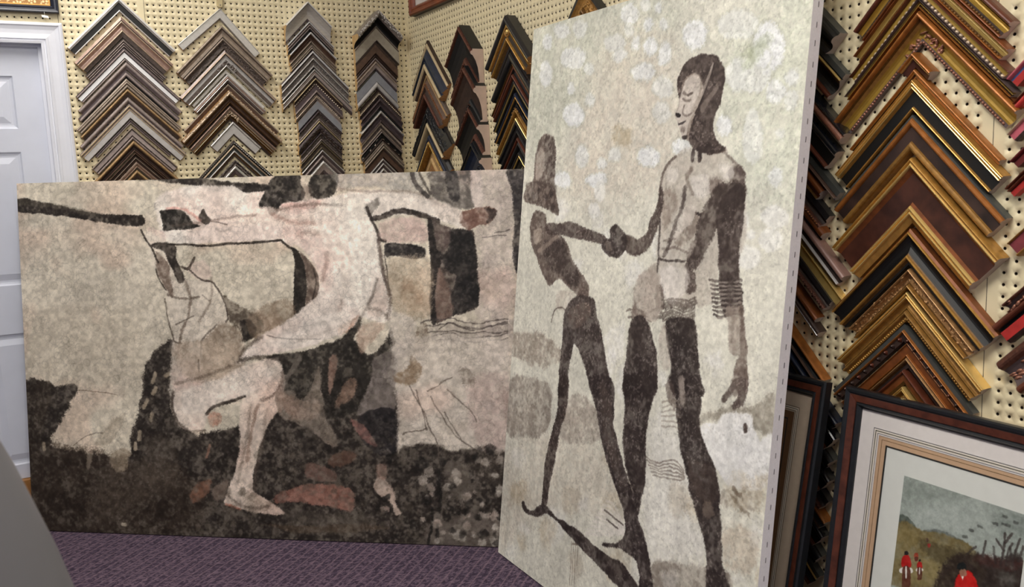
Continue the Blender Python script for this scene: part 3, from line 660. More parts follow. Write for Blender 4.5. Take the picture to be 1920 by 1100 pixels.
('p',(150,142,132),0.5,9,8,0.5,[1542,1067,1537,1078,1520,1078,1511,1067,1523,1057,1538,1057]),
('p',(104,96,86),0.5,9,8,0.5,[838,1363,833,1369,824,1372,820,1363,826,1355,836,1354]),
('p',(150,142,132),0.5,9,8,0.5,[1176,1191,1167,1204,1156,1200,1150,1192,1155,1181,1169,1181]),
('p',(104,96,86),0.5,9,8,0.5,[1483,1061,1472,1072,1458,1077,1449,1062,1460,1052,1473,1048]),
('p',(128,120,110),0.5,9,8,0.5,[903,1339,899,1345,894,1346,890,1339,894,1334,899,1333]),
('p',(104,96,86),0.5,9,8,0.5,[1562,1023,1552,1035,1542,1033,1537,1023,1544,1012,1553,1013]),
('p',(150,142,132),0.5,9,8,0.5,[1414,1104,1411,1114,1399,1114,1391,1104,1399,1097,1409,1094]),
('p',(104,96,86),0.5,9,8,0.5,[1119,1164,1109,1177,1097,1179,1086,1165,1095,1151,1109,1152]),
('p',(128,120,110),0.5,9,8,0.5,[892,1314,885,1324,872,1326,866,1315,875,1306,885,1303]),
('p',(104,96,86),0.5,9,8,0.5,[1166,1152,1160,1168,1144,1166,1136,1152,1145,1138,1165,1139]),
('p',(128,120,110),0.5,9,8,0.5,[1039,1075,1025,1092,1012,1091,1005,1076,1011,1062,1028,1063]),
('p',(128,120,110),0.5,9,8,0.5,[1681,1216,1670,1231,1657,1230,1645,1217,1657,1200,1672,1202]),
('p',(128,120,110),0.5,9,8,0.5,[1597,1346,1590,1355,1578,1358,1572,1347,1580,1338,1592,1334]),
('p',(104,96,86),0.5,9,8,0.5,[1205,1191,1196,1200,1182,1200,1176,1192,1186,1183,1199,1178]),
('p',(128,120,110),0.5,9,8,0.5,[903,1369,898,1382,882,1381,874,1369,885,1357,898,1357]),
('p',(128,120,110),0.5,9,8,0.5,[1412,1165,1409,1170,1401,1172,1397,1166,1402,1158,1408,1159]),
('p',(104,96,86),0.5,9,8,0.5,[1211,1214,1205,1223,1190,1230,1187,1214,1192,1204,1209,1202]),
('p',(150,142,132),0.5,9,8,0.5,[1624,1204,1620,1213,1607,1216,1603,1205,1607,1194,1620,1192]),
('p',(128,120,110),0.5,9,8,0.5,[1019,1088,1008,1105,989,1105,982,1089,992,1078,1008,1075]),
('p',(128,120,110),0.5,9,8,0.5,[1611,1108,1598,1124,1584,1123,1573,1109,1584,1093,1600,1095]),
('p',(104,96,86),0.5,9,8,0.5,[900,1368,894,1376,886,1377,880,1369,883,1362,896,1362]),
('p',(128,120,110),0.5,9,8,0.5,[874,1335,868,1341,862,1340,860,1336,864,1331,870,1330]),
('p',(128,120,110),0.5,9,8,0.5,[1159,1089,1153,1098,1143,1095,1139,1089,1145,1084,1152,1081]),
('p',(150,142,132),0.5,9,8,0.5,[1089,1396,1075,1413,1060,1411,1052,1397,1060,1381,1075,1379]),
('p',(150,142,132),0.5,9,8,0.5,[1222,1380,1217,1388,1206,1388,1200,1380,1207,1372,1218,1371]),
('p',(150,142,132),0.5,9,8,0.5,[764,1339,760,1346,752,1346,749,1340,752,1336,760,1332]),
('p',(104,96,86),0.5,9,8,0.5,[1508,1036,1502,1049,1490,1050,1482,1037,1489,1027,1502,1026]),
('p',(150,142,132),0.5,9,8,0.5,[1150,1148,1147,1153,1139,1155,1133,1148,1139,1140,1148,1140]),
('p',(104,96,86),0.5,9,8,0.5,[1205,1134,1200,1147,1186,1146,1178,1135,1189,1120,1202,1124]),
('p',(128,120,110),0.5,9,8,0.5,[1066,1358,1065,1363,1057,1365,1054,1359,1059,1352,1066,1351]),
('p',(128,120,110),0.5,9,8,0.5,[1022,1296,1018,1302,1010,1305,1005,1297,1010,1291,1018,1289]),
('p',(104,96,86),0.5,9,8,0.5,[1226,1046,1224,1056,1212,1054,1207,1047,1212,1038,1222,1036]),
('p',(128,120,110),0.5,9,8,0.5,[1162,1091,1156,1104,1141,1101,1137,1091,1144,1080,1157,1081]),
('p',(150,142,132),0.5,9,8,0.5,[1523,1063,1522,1069,1514,1069,1512,1063,1516,1055,1522,1056]),
('p',(104,96,86),0.5,9,8,0.5,[1522,1038,1515,1045,1508,1044,1504,1038,1508,1029,1515,1030]),
('p',(150,142,132),0.5,9,8,0.5,[1606,1202,1603,1207,1597,1208,1595,1203,1598,1198,1603,1198]),
('p',(128,120,110),0.5,9,8,0.5,[947,1242,935,1257,923,1256,913,1243,924,1231,939,1233]),
('p',(150,142,132),0.5,9,8,0.5,[1169,1359,1164,1364,1155,1367,1154,1360,1156,1354,1164,1352]),
('p',(150,142,132),0.5,9,8,0.5,[1476,1346,1469,1352,1458,1353,1453,1347,1460,1338,1469,1338]),
('p',(150,142,132),0.5,9,8,0.5,[1571,1222,1563,1229,1552,1231,1551,1222,1556,1216,1565,1216]),
('p',(128,120,110),0.5,9,8,0.5,[1477,1090,1467,1103,1451,1103,1442,1091,1454,1076,1467,1080]),
('p',(104,96,86),0.5,9,8,0.5,[1326,1228,1317,1240,1307,1237,1299,1228,1307,1216,1317,1216]),
('p',(150,142,132),0.5,9,8,0.5,[750,1385,741,1398,728,1399,726,1386,731,1377,743,1373]),
('p',(128,120,110),0.5,9,8,0.5,[1342,1206,1339,1214,1325,1215,1324,1207,1326,1200,1340,1195]),
('p',(128,120,110),0.5,9,8,0.5,[1578,1340,1575,1345,1569,1347,1566,1340,1568,1335,1576,1333]),
('p',(104,96,86),0.5,9,8,0.5,[986,1339,980,1346,974,1343,968,1339,975,1334,980,1332]),
('p',(128,120,110),0.5,9,8,0.5,[1433,1222,1430,1228,1420,1230,1416,1223,1422,1212,1432,1215]),
('p',(104,96,86),0.5,9,8,0.5,[1520,1301,1510,1314,1495,1313,1491,1302,1497,1292,1512,1290]),
('p',(104,96,86),0.5,9,8,0.5,[873,1309,861,1323,846,1319,840,1310,846,1299,861,1299]),
('p',(128,120,110),0.5,9,8,0.5,[1193,1283,1184,1291,1172,1296,1166,1284,1173,1274,1187,1274]),
('p',(128,120,110),0.5,9,8,0.5,[1602,1020,1599,1026,1589,1028,1588,1020,1591,1012,1599,1010]),
('p',(104,96,86),0.5,9,8,0.5,[755,1410,750,1420,738,1422,733,1411,741,1399,750,1398]),
('p',(128,120,110),0.5,9,8,0.5,[720,1411,714,1420,705,1417,702,1411,705,1406,714,1403]),
('p',(104,96,86),0.5,9,8,0.5,[1627,1277,1617,1292,1601,1289,1592,1278,1600,1260,1620,1264]),
('p',(150,142,132),0.5,9,8,0.5,[1428,1141,1422,1153,1410,1154,1400,1142,1410,1130,1422,1134]),
('p',(104,96,86),0.5,9,8,0.5,[985,1307,976,1319,958,1321,954,1308,958,1294,973,1293]),
('p',(150,142,132),0.5,9,8,0.5,[986,1260,977,1270,963,1275,954,1261,965,1249,977,1250]),
('p',(104,96,86),0.5,9,8,0.5,[1458,1341,1451,1355,1438,1353,1428,1342,1436,1329,1452,1331]),
('p',(150,142,132),0.5,9,8,0.5,[1516,1063,1511,1067,1504,1069,1498,1063,1502,1055,1509,1056]),
('p',(104,96,86),0.5,9,8,0.5,[1139,1363,1133,1369,1123,1374,1114,1364,1122,1353,1134,1356]),
('p',(150,142,132),0.5,9,8,0.5,[1099,1361,1092,1369,1085,1370,1081,1362,1085,1353,1093,1355]),
('p',(104,96,86),0.5,9,8,0.5,[1444,1272,1438,1285,1423,1287,1419,1273,1423,1258,1440,1259]),
('p',(150,142,132),0.5,9,8,0.5,[803,1313,794,1325,778,1327,775,1314,779,1303,793,1304]),
('p',(128,120,110),0.5,9,8,0.5,[989,1371,979,1385,962,1381,955,1372,964,1358,977,1363]),
('p',(128,120,110),0.5,9,8,0.5,[1585,1210,1572,1219,1561,1223,1549,1211,1561,1201,1574,1196]),
('p',(104,96,86),0.5,9,8,0.5,[1129,1206,1121,1219,1108,1216,1102,1207,1107,1196,1123,1194]),
('p',(104,96,86),0.5,9,8,0.5,[1254,1019,1249,1033,1236,1030,1232,1020,1237,1008,1248,1010]),
('p',(150,142,132),0.5,9,8,0.5,[1402,1237,1392,1252,1376,1248,1372,1238,1380,1225,1391,1227]),
('p',(104,96,86),0.5,9,8,0.5,[1307,1390,1300,1404,1285,1399,1279,1391,1285,1383,1300,1381]),
('p',(104,96,86),0.5,9,8,0.5,[903,1300,899,1310,880,1315,878,1301,883,1292,896,1288]),
('p',(128,120,110),0.5,9,8,0.5,[1170,1299,1166,1308,1157,1309,1152,1299,1155,1287,1169,1288]),
('p',(104,96,86),0.5,9,8,0.5,[1343,1385,1334,1395,1322,1393,1319,1386,1323,1378,1335,1377]),
('p',(128,120,110),0.5,9,8,0.5,[889,1236,883,1251,868,1246,860,1237,867,1227,884,1223]),
('p',(104,96,86),0.5,9,8,0.5,[1276,1051,1269,1059,1256,1065,1254,1051,1259,1043,1271,1038]),
('p',(128,120,110),0.5,9,8,0.5,[1524,1354,1514,1368,1501,1372,1488,1355,1500,1344,1517,1339]),
('p',(150,142,132),0.5,9,8,0.5,[1529,1162,1521,1170,1510,1170,1504,1162,1512,1151,1523,1151]),
('p',(150,142,132),0.5,9,8,0.5,[1602,1326,1595,1337,1582,1336,1573,1327,1582,1315,1595,1317]),
('p',(150,142,132),0.5,9,8,0.5,[745,1234,741,1241,732,1243,728,1234,733,1226,741,1225]),
('p',(128,120,110),0.5,9,8,0.5,[805,1329,795,1337,786,1341,782,1330,787,1318,797,1319]),
('p',(128,120,110),0.5,9,8,0.5,[772,1324,766,1334,755,1333,747,1324,755,1315,766,1316]),
('p',(104,96,86),0.5,9,8,0.5,[810,1289,800,1299,789,1302,781,1290,787,1281,800,1282]),
('p',(104,96,86),0.5,9,8,0.5,[866,1368,861,1375,852,1375,850,1368,853,1360,861,1360]),
('p',(150,142,132),0.5,9,8,0.5,[1452,1376,1448,1380,1442,1382,1440,1376,1443,1369,1450,1370]),
('p',(128,120,110),0.5,9,8,0.5,[996,1327,990,1338,981,1337,977,1327,983,1319,993,1316]),
('p',(150,142,132),0.5,9,8,0.5,[1312,1332,1306,1343,1295,1339,1290,1333,1296,1325,1307,1325]),
('p',(150,142,132),0.5,9,8,0.5,[1195,1338,1187,1355,1172,1352,1162,1339,1173,1328,1188,1324]),
('p',(150,142,132),0.5,9,8,0.5,[984,1215,980,1230,964,1226,958,1216,963,1204,976,1206]),
('p',(150,142,132),0.5,9,8,0.5,[1070,1192,1065,1201,1058,1198,1056,1193,1059,1185,1065,1184]),
('p',(128,120,110),0.5,9,8,0.5,[1303,1190,1299,1204,1282,1202,1274,1190,1283,1180,1299,1175]),
('p',(150,142,132),0.5,9,8,0.5,[1387,1380,1377,1391,1361,1397,1352,1381,1360,1364,1375,1364]),
('p',(150,142,132),0.5,9,8,0.5,[1345,1193,1338,1204,1321,1204,1312,1194,1324,1181,1337,1179]),
('p',(150,142,132),0.5,9,8,0.5,[1051,1110,1042,1118,1033,1121,1029,1110,1032,1100,1043,1103]),
('p',(150,142,132),0.5,9,8,0.5,[1195,1045,1186,1056,1176,1056,1173,1045,1176,1039,1189,1038]),
('p',(150,142,132),0.5,9,8,0.5,[931,1398,926,1409,915,1406,909,1399,917,1387,926,1391]),
('p',(128,120,110),0.5,9,8,0.5,[1580,1125,1576,1133,1569,1135,1566,1126,1570,1117,1578,1116]),
('p',(104,96,86),0.5,9,8,0.5,[1158,1205,1151,1213,1140,1215,1137,1206,1139,1198,1153,1198]),
('p',(128,120,110),0.5,9,8,0.5,[1405,1270,1398,1278,1388,1278,1381,1271,1388,1262,1399,1259]),
('p',(150,142,132),0.5,9,8,0.5,[1474,1231,1468,1243,1457,1241,1455,1232,1458,1222,1470,1223]),
('p',(150,142,132),0.5,9,8,0.5,[1460,1243,1451,1254,1440,1251,1434,1243,1440,1235,1453,1235]),
('p',(104,96,86),0.5,9,8,0.5,[894,1343,888,1350,882,1349,878,1344,881,1339,889,1339]),
('p',(150,142,132),0.5,9,8,0.5,[1640,1244,1633,1252,1624,1251,1617,1245,1624,1236,1634,1237]),
('p',(104,96,86),0.5,9,8,0.5,[813,1393,801,1407,788,1409,776,1394,790,1381,803,1382]),
('p',(104,96,86),0.5,9,8,0.5,[1535,1213,1530,1219,1524,1219,1522,1213,1525,1209,1531,1209]),
('p',(128,120,110),0.5,9,8,0.5,[966,1339,954,1354,938,1350,932,1340,941,1328,956,1330]),
('p',(150,142,132),0.5,9,8,0.5,[1477,1381,1471,1390,1460,1389,1456,1381,1460,1371,1473,1370]),
('p',(104,96,86),0.5,9,8,0.5,[1385,1271,1383,1279,1373,1278,1371,1271,1374,1266,1383,1266]),
('p',(104,96,86),0.5,9,8,0.5,[1616,1377,1615,1384,1604,1385,1602,1377,1604,1370,1614,1369]),
('p',(128,120,110),0.5,9,8,0.5,[994,1247,984,1255,974,1260,964,1248,972,1236,986,1235]),
('p',(150,142,132),0.5,9,8,0.5,[1487,1019,1483,1031,1470,1033,1463,1019,1467,1010,1482,1003]),
('p',(150,142,132),0.5,9,8,0.5,[1325,1345,1322,1351,1315,1351,1311,1346,1317,1339,1323,1341]),
('p',(104,96,86),0.5,9,8,0.5,[1635,1194,1632,1203,1625,1201,1619,1194,1625,1185,1635,1187]),
('p',(38,34,31),0.7,8,9,0.4,[1834,1378,1825,1390,1809,1395,1804,1379,1811,1364,1825,1365]),
('p',(38,34,31),0.7,8,9,0.4,[1721,1080,1713,1091,1702,1090,1692,1081,1702,1067,1716,1066]),
('p',(38,34,31),0.7,8,9,0.4,[1673,1132,1664,1145,1654,1141,1645,1133,1657,1123,1668,1120]),
('p',(38,34,31),0.7,8,9,0.4,[1576,1177,1573,1187,1562,1187,1552,1178,1561,1168,1578,1168]),
('p',(38,34,31),0.7,8,9,0.4,[1793,1366,1788,1374,1774,1378,1760,1368,1774,1352,1788,1359]),
('p',(38,34,31),0.7,8,9,0.4,[1557,1363,1554,1373,1548,1375,1540,1364,1547,1352,1554,1355]),
('p',(38,34,31),0.7,8,9,0.4,[1549,1416,1540,1432,1524,1427,1513,1417,1526,1405,1538,1398]),
('p',(38,34,31),0.7,8,9,0.4,[1918,1184,1915,1190,1904,1190,1898,1184,1907,1178,1915,1177]),
('p',(38,34,31),0.7,8,9,0.4,[1548,1106,1545,1116,1534,1112,1528,1106,1532,1100,1546,1095]),
('p',(38,34,31),0.7,8,9,0.4,[1699,1253,1688,1268,1671,1265,1662,1254,1671,1245,1687,1236]),
('p',(38,34,31),0.7,8,9,0.4,[1610,1334,1609,1341,1597,1346,1590,1334,1595,1324,1606,1321]),
('p',(38,34,31),0.7,8,9,0.4,[1867,1143,1864,1150,1850,1155,1849,1143,1854,1132,1861,1131]),
('p',(38,34,31),0.7,8,9,0.4,[1678,1226,1668,1239,1655,1241,1655,1227,1657,1220,1668,1218]),
('p',(38,34,31),0.7,8,9,0.4,[1525,1304,1522,1313,1510,1312,1507,1305,1512,1296,1522,1298]),
('p',(38,34,31),0.7,8,9,0.4,[1742,1229,1736,1247,1721,1237,1712,1230,1718,1214,1738,1220]),
('p',(38,34,31),0.7,8,9,0.4,[1904,1052,1900,1065,1887,1061,1883,1052,1891,1038,1902,1045]),
('p',(38,34,31),0.7,8,9,0.4,[1571,1398,1567,1409,1558,1405,1549,1398,1555,1387,1568,1386]),
('p',(38,34,31),0.7,8,9,0.4,[1892,1075,1877,1093,1862,1087,1855,1076,1865,1067,1878,1062]),
('p',(38,34,31),0.7,8,9,0.4,[1762,1102,1750,1119,1737,1115,1734,1103,1733,1086,1749,1087]),
('p',(38,34,31),0.7,8,9,0.4,[1976,1314,1968,1326,1958,1323,1951,1314,1960,1308,1972,1307]),
('p',(38,34,31),0.7,8,9,0.4,[1779,1310,1763,1329,1746,1320,1744,1311,1746,1301,1766,1300]),
('p',(38,34,31),0.7,8,9,0.4,[1966,1405,1958,1418,1941,1417,1931,1407,1943,1396,1961,1385]),
('p',(38,34,31),0.7,8,9,0.4,[1895,1244,1892,1255,1881,1257,1873,1245,1883,1237,1894,1234]),
('p',(38,34,31),0.7,8,9,0.4,[1788,1274,1773,1287,1758,1285,1756,1275,1761,1265,1772,1262]),
('p',(38,34,31),0.7,8,9,0.4,[1537,1249,1527,1257,1513,1262,1502,1250,1515,1241,1531,1231]),
('p',(38,34,31),0.7,8,9,0.4,[1544,1088,1540,1095,1532,1099,1521,1089,1529,1077,1542,1074]),
('p',(38,34,31),0.7,8,9,0.4,[1899,1312,1891,1324,1875,1325,1867,1313,1878,1300,1892,1304]),
('p',(38,34,31),0.7,8,9,0.4,[1585,1125,1583,1135,1571,1132,1562,1125,1570,1118,1584,1112]),
('p',(38,34,31),0.7,8,9,0.4,[1638,1348,1634,1364,1617,1363,1605,1349,1618,1333,1632,1334]),
('p',(38,34,31),0.7,8,9,0.4,[1863,1262,1854,1282,1838,1275,1827,1264,1833,1251,1852,1243]),
('p',(38,34,31),0.7,8,9,0.4,[1695,1110,1691,1121,1677,1130,1670,1111,1674,1092,1690,1100]),
('p',(38,34,31),0.7,8,9,0.4,[1804,1292,1793,1303,1782,1304,1774,1293,1779,1279,1793,1278]),
('p',(38,34,31),0.7,8,9,0.4,[1853,1288,1844,1296,1830,1304,1828,1289,1831,1277,1847,1273]),
('p',(38,34,31),0.7,8,9,0.4,[1683,1104,1668,1113,1654,1121,1638,1105,1650,1090,1671,1084]),
('p',(38,34,31),0.7,8,9,0.4,[1934,1251,1924,1260,1909,1263,1904,1252,1911,1239,1922,1240]),
('p',(38,34,31),0.7,8,9,0.4,[1951,1376,1948,1386,1941,1383,1936,1376,1940,1369,1950,1367]),
('p',(38,34,31),0.7,8,9,0.4,[1795,1197,1788,1203,1779,1208,1772,1198,1776,1190,1791,1184]),
('p',(38,34,31),0.7,8,9,0.4,[1957,1050,1940,1072,1924,1069,1914,1051,1924,1034,1944,1030]),
('p',(38,34,31),0.7,8,9,0.4,[1873,1169,1867,1176,1859,1178,1855,1169,1857,1162,1868,1163]),
('p',(38,34,31),0.7,8,9,0.4,[1922,1377,1904,1389,1893,1397,1875,1378,1891,1366,1908,1360]),
('s',(216,206,190),0.95,14,4,2,[409,1386,420,1387]),
]
PAINT_R=[
('p',(196,200,184),0.55,140,50,0.6,[-15,-10,755,-16,702,171,360,295,48,458]),
('p',(206,212,194),0.5,150,50,0.6,[959,205,1254,103,1270,571,1082,528]),
('p',(214,206,192),0.6,140,50,0.5,[433,109,781,182,786,526,294,581]),
('p',(190,192,174),0.37363636363636366,8,10,0.3,[341,51,338,64,327,73,309,76,288,73,268,64,253,51,247,37,250,24,261,15,280,12,301,15,320,24,335,37]),
('p',(230,232,230),0.6227272727272728,14,12,0.15,[336,50,333,62,323,70,307,72,289,70,271,62,258,50,252,37,254,26,265,18,281,15,300,18,318,26,330,38]),
('p',(190,192,174),0.5045454545454546,8,10,0.3,[136,61,134,76,126,86,112,91,95,89,80,80,67,67,62,51,63,36,72,26,86,21,103,24,119,33,130,46]),
('p',(230,232,230),0.840909090909091,14,12,0.15,[132,61,130,74,123,83,111,87,96,85,82,77,71,65,66,51,67,38,75,29,88,25,102,27,116,35,127,47]),
('p',(190,192,174),0.46090909090909093,8,10,0.3,[244,42,240,53,226,60,205,62,180,58,156,49,139,38,131,25,135,14,150,7,173,5,198,9,221,18,237,30]),
('p',(230,232,230),0.7681818181818183,14,12,0.15,[238,41,235,51,222,57,203,59,181,55,159,48,144,37,137,26,141,16,154,10,174,9,197,12,217,20,232,30]),
('p',(190,192,174),0.4827272727272728,8,10,0.3,[605,51,603,65,591,75,572,79,550,76,529,66,513,51,506,34,509,19,521,9,541,6,563,10,584,20,599,35]),
('p',(230,232,230),0.8045454545454547,14,12,0.15,[600,50,598,63,587,72,570,75,551,72,532,63,518,50,511,35,514,22,525,13,542,10,562,13,581,22,594,35]),
('p',(190,192,174),0.33,8,10,0.3,[583,94,582,102,576,108,566,111,555,109,545,104,537,95,533,86,534,77,540,71,550,69,561,70,572,76,579,84]),
('p',(230,232,230),0.55,14,12,0.15,[580,93,579,101,574,106,565,109,556,107,546,102,539,95,536,86,537,79,542,73,551,71,561,72,570,77,577,85]),
('p',(190,192,174),0.5263636363636364,8,10,0.3,[677,93,676,103,670,110,660,113,648,111,637,105,629,96,625,85,626,74,632,67,642,64,654,66,665,72,673,82]),
('p',(230,232,230),0.8772727272727273,14,12,0.15,[674,92,673,101,668,108,659,111,648,109,639,103,631,95,627,85,629,76,634,69,643,67,653,68,663,74,671,83]),
('p',(190,192,174),0.46090909090909093,8,10,0.3,[739,100,739,109,734,116,727,119,718,117,710,112,703,104,700,94,701,85,706,78,713,75,722,77,730,82,736,91]),
('p',(230,232,230),0.7681818181818183,14,12,0.15,[737,100,737,108,733,114,726,116,718,115,711,110,705,103,702,94,703,86,707,80,714,78,721,79,729,84,735,91]),
('p',(190,192,174),0.46090909090909093,8,10,0.3,[708,48,707,55,703,59,696,61,688,60,680,55,674,49,671,42,672,35,677,30,684,29,692,30,699,34,705,41]),
('p',(230,232,230),0.7681818181818183,14,12,0.15,[706,48,705,54,701,58,695,59,688,58,681,54,676,49,673,42,674,36,678,32,684,30,692,32,698,36,703,41]),
('p',(190,192,174),0.35181818181818186,8,10,0.3,[653,34,652,43,646,50,636,53,624,51,613,44,604,35,600,24,601,14,608,8,618,5,630,7,641,14,649,23]),
('p',(230,232,230),0.5863636363636364,14,12,0.15,[650,33,649,42,644,48,635,50,624,48,614,43,606,34,603,25,604,16,610,10,619,8,629,10,639,15,647,24]),
('p',(190,192,174),0.37363636363636366,8,10,0.3,[552,125,547,138,532,146,508,148,480,145,454,136,435,122,426,108,431,95,448,87,472,85,500,89,526,99,544,112]),
('p',(230,232,230),0.6227272727272728,14,12,0.15,[545,125,541,135,527,143,506,145,481,142,458,134,441,122,433,109,438,98,452,90,474,88,499,92,522,101,538,112]),
('p',(190,192,174),0.46090909090909093,8,10,0.3,[622,135,621,146,616,153,607,157,596,155,585,149,577,140,574,129,575,118,580,110,590,107,600,109,611,115,618,124]),
('p',(230,232,230),0.7681818181818183,14,12,0.15,[620,135,619,144,614,151,606,154,596,153,587,147,580,139,576,129,577,120,582,113,591,110,600,111,609,117,616,125]),
('p',(190,192,174),0.5481818181818182,8,10,0.3,[704,157,702,167,693,175,679,178,662,176,647,169,635,158,630,147,632,136,641,128,656,125,672,128,688,135,699,145]),
('p',(230,232,230),0.9136363636363637,14,12,0.15,[700,156,698,166,690,172,677,175,663,173,649,167,638,158,634,147,636,137,644,131,657,128,672,130,685,137,695,146]),
('p',(190,192,174),0.4172727272727273,8,10,0.3,[563,164,560,172,550,178,535,180,516,178,499,172,487,163,481,153,484,145,495,139,511,137,529,139,546,145,558,154]),
('p',(230,232,230),0.6954545454545455,14,12,0.15,[559,163,556,171,547,176,533,178,517,176,502,171,491,163,486,154,489,146,498,141,512,139,529,141,544,147,554,155]),
('p',(190,192,174),0.4827272727272728,8,10,0.3,[348,142,343,158,322,168,290,172,253,168,217,156,191,139,180,121,186,104,209,94,242,91,280,96,314,108,338,124]),
('p',(230,232,230),0.8045454545454547,14,12,0.15,[340,141,335,155,316,165,287,168,254,164,223,154,199,138,189,122,195,107,215,98,245,95,278,100,309,110,331,125]),
('p',(190,192,174),0.5045454545454546,8,10,0.3,[150,171,149,192,139,209,122,217,101,215,81,203,65,184,58,161,59,138,70,122,87,114,108,117,128,129,143,148]),
('p',(230,232,230),0.840909090909091,14,12,0.15,[145,170,144,190,135,204,120,212,101,210,83,199,70,182,63,161,64,141,74,127,89,120,108,122,125,133,139,150]),
('p',(190,192,174),0.3954545454545455,8,10,0.3,[398,181,396,191,388,199,375,202,360,200,346,194,335,185,330,174,332,163,341,156,354,153,369,155,383,161,394,171]),
('p',(230,232,230),0.6590909090909092,14,12,0.15,[395,181,393,190,386,197,374,199,361,198,348,192,338,184,334,174,336,165,343,158,355,156,369,157,381,163,391,171]),
('p',(190,192,174),0.5045454545454546,8,10,0.3,[768,185,766,199,759,209,746,214,731,213,717,204,706,191,700,176,702,162,710,151,723,147,738,149,752,157,763,170]),
('p',(230,232,230),0.840909090909091,14,12,0.15,[764,184,763,197,756,206,745,211,732,209,719,202,709,190,704,177,706,164,713,154,724,150,737,152,750,160,760,171]),
('p',(190,192,174),0.4827272727272728,8,10,0.3,[293,232,292,241,286,248,277,251,266,250,256,245,248,237,245,228,246,219,252,212,261,209,271,210,282,215,289,223]),
('p',(230,232,230),0.8045454545454547,14,12,0.15,[290,232,289,240,284,246,276,249,266,248,257,244,250,236,247,228,248,220,253,214,262,211,271,212,280,217,287,224]),
('p',(190,192,174),0.5481818181818182,8,10,0.3,[912,153,909,171,895,185,874,191,849,187,825,175,807,157,798,136,802,116,816,103,838,98,863,102,887,114,904,132]),
('p',(230,232,230),0.9136363636363637,14,12,0.15,[906,152,903,168,891,181,872,186,850,183,828,172,812,156,805,137,807,120,820,107,840,103,862,106,883,117,899,134]),
('p',(190,192,174),0.33,8,10,0.3,[1099,159,1093,175,1073,185,1040,188,1002,183,966,170,939,152,927,132,934,115,957,105,992,103,1030,110,1065,123,1089,141]),
('p',(230,232,230),0.55,14,12,0.15,[1091,158,1085,172,1067,181,1038,184,1003,179,971,167,947,151,937,134,943,119,964,110,995,108,1029,114,1060,126,1082,141]),
('p',(190,192,174),0.5481818181818182,8,10,0.3,[1185,222,1183,252,1170,275,1149,286,1122,284,1097,267,1076,239,1066,206,1068,175,1082,152,1105,141,1131,146,1156,163,1175,191]),
('p',(230,232,230),0.9136363636363637,14,12,0.15,[1178,221,1177,248,1165,269,1146,279,1123,276,1100,261,1082,236,1073,207,1075,179,1087,158,1107,149,1131,153,1153,169,1170,193]),
('p',(190,192,174),0.37363636363636366,8,10,0.3,[1150,285,1144,305,1123,320,1089,326,1049,322,1011,309,982,289,970,266,977,244,1001,230,1037,224,1077,230,1114,243,1139,263]),
('p',(230,232,230),0.6227272727272728,14,12,0.15,[1141,284,1136,302,1117,315,1086,321,1051,317,1017,306,991,287,980,267,986,248,1008,235,1040,230,1076,235,1108,247,1131,265]),
('p',(190,192,174),0.4172727272727273,8,10,0.3,[1237,301,1236,310,1229,318,1219,321,1206,320,1195,314,1186,305,1182,295,1183,285,1190,277,1201,274,1213,276,1225,281,1233,290]),
('p',(230,232,230),0.6954545454545455,14,12,0.15,[1234,300,1233,309,1227,316,1218,319,1207,318,1196,313,1188,304,1185,295,1186,286,1192,280,1202,277,1213,278,1223,283,1231,291]),
('p',(190,192,174),0.46090909090909093,8,10,0.3,[1198,328,1196,340,1188,349,1174,353,1159,352,1144,345,1133,334,1128,321,1130,309,1138,300,1152,296,1168,297,1182,304,1193,315]),
('p',(230,232,230),0.7681818181818183,14,12,0.15,[1194,327,1193,338,1185,346,1173,350,1159,349,1146,343,1136,333,1131,321,1133,311,1141,302,1153,299,1167,300,1180,306,1190,316]),
('p',(190,192,174),0.35181818181818186,8,10,0.3,[1235,352,1234,361,1228,369,1219,373,1208,372,1197,367,1190,358,1186,347,1187,337,1193,330,1202,326,1213,327,1224,333,1231,341]),
('p',(230,232,230),0.5863636363636364,14,12,0.15,[1232,351,1231,360,1226,367,1218,370,1208,370,1199,365,1192,357,1188,348,1190,339,1195,332,1203,329,1213,330,1222,334,1229,342]),
('p',(190,192,174),0.33,8,10,0.3,[1140,429,1140,461,1132,486,1118,500,1100,499,1082,484,1067,458,1059,425,1059,393,1067,368,1082,355,1100,356,1118,371,1132,398]),
('p',(230,232,230),0.55,14,12,0.15,[1136,429,1136,457,1129,480,1116,492,1100,491,1084,478,1071,455,1063,426,1064,397,1071,374,1084,362,1100,364,1116,377,1129,401]),
('p',(190,192,174),0.5263636363636364,8,10,0.3,[1029,397,1027,410,1020,420,1007,425,993,425,979,418,968,407,963,393,964,380,972,370,985,365,1000,366,1014,372,1024,384]),
('p',(230,232,230),0.8772727272727273,14,12,0.15,[1025,397,1024,408,1017,417,1006,422,993,422,980,416,971,406,966,393,968,381,975,372,986,368,999,369,1012,375,1021,385]),
('p',(190,192,174),0.33,8,10,0.3,[1204,424,1203,430,1199,435,1192,437,1184,437,1177,434,1171,429,1169,422,1170,416,1174,411,1181,409,1189,409,1196,413,1202,418]),
('p',(230,232,230),0.55,14,12,0.15,[1202,424,1201,429,1198,434,1192,436,1185,435,1178,433,1173,428,1171,422,1172,417,1176,413,1182,411,1189,411,1195,414,1200,418]),
('p',(190,192,174),0.43909090909090914,8,10,0.3,[1213,529,1212,538,1206,546,1197,550,1185,550,1175,546,1167,538,1163,529,1164,519,1171,512,1180,508,1191,508,1202,512,1210,520]),
('p',(230,232,230),0.7318181818181819,14,12,0.15,[1211,529,1210,537,1204,544,1196,548,1186,548,1176,544,1169,537,1166,529,1167,520,1172,514,1181,510,1191,510,1201,514,1208,521]),
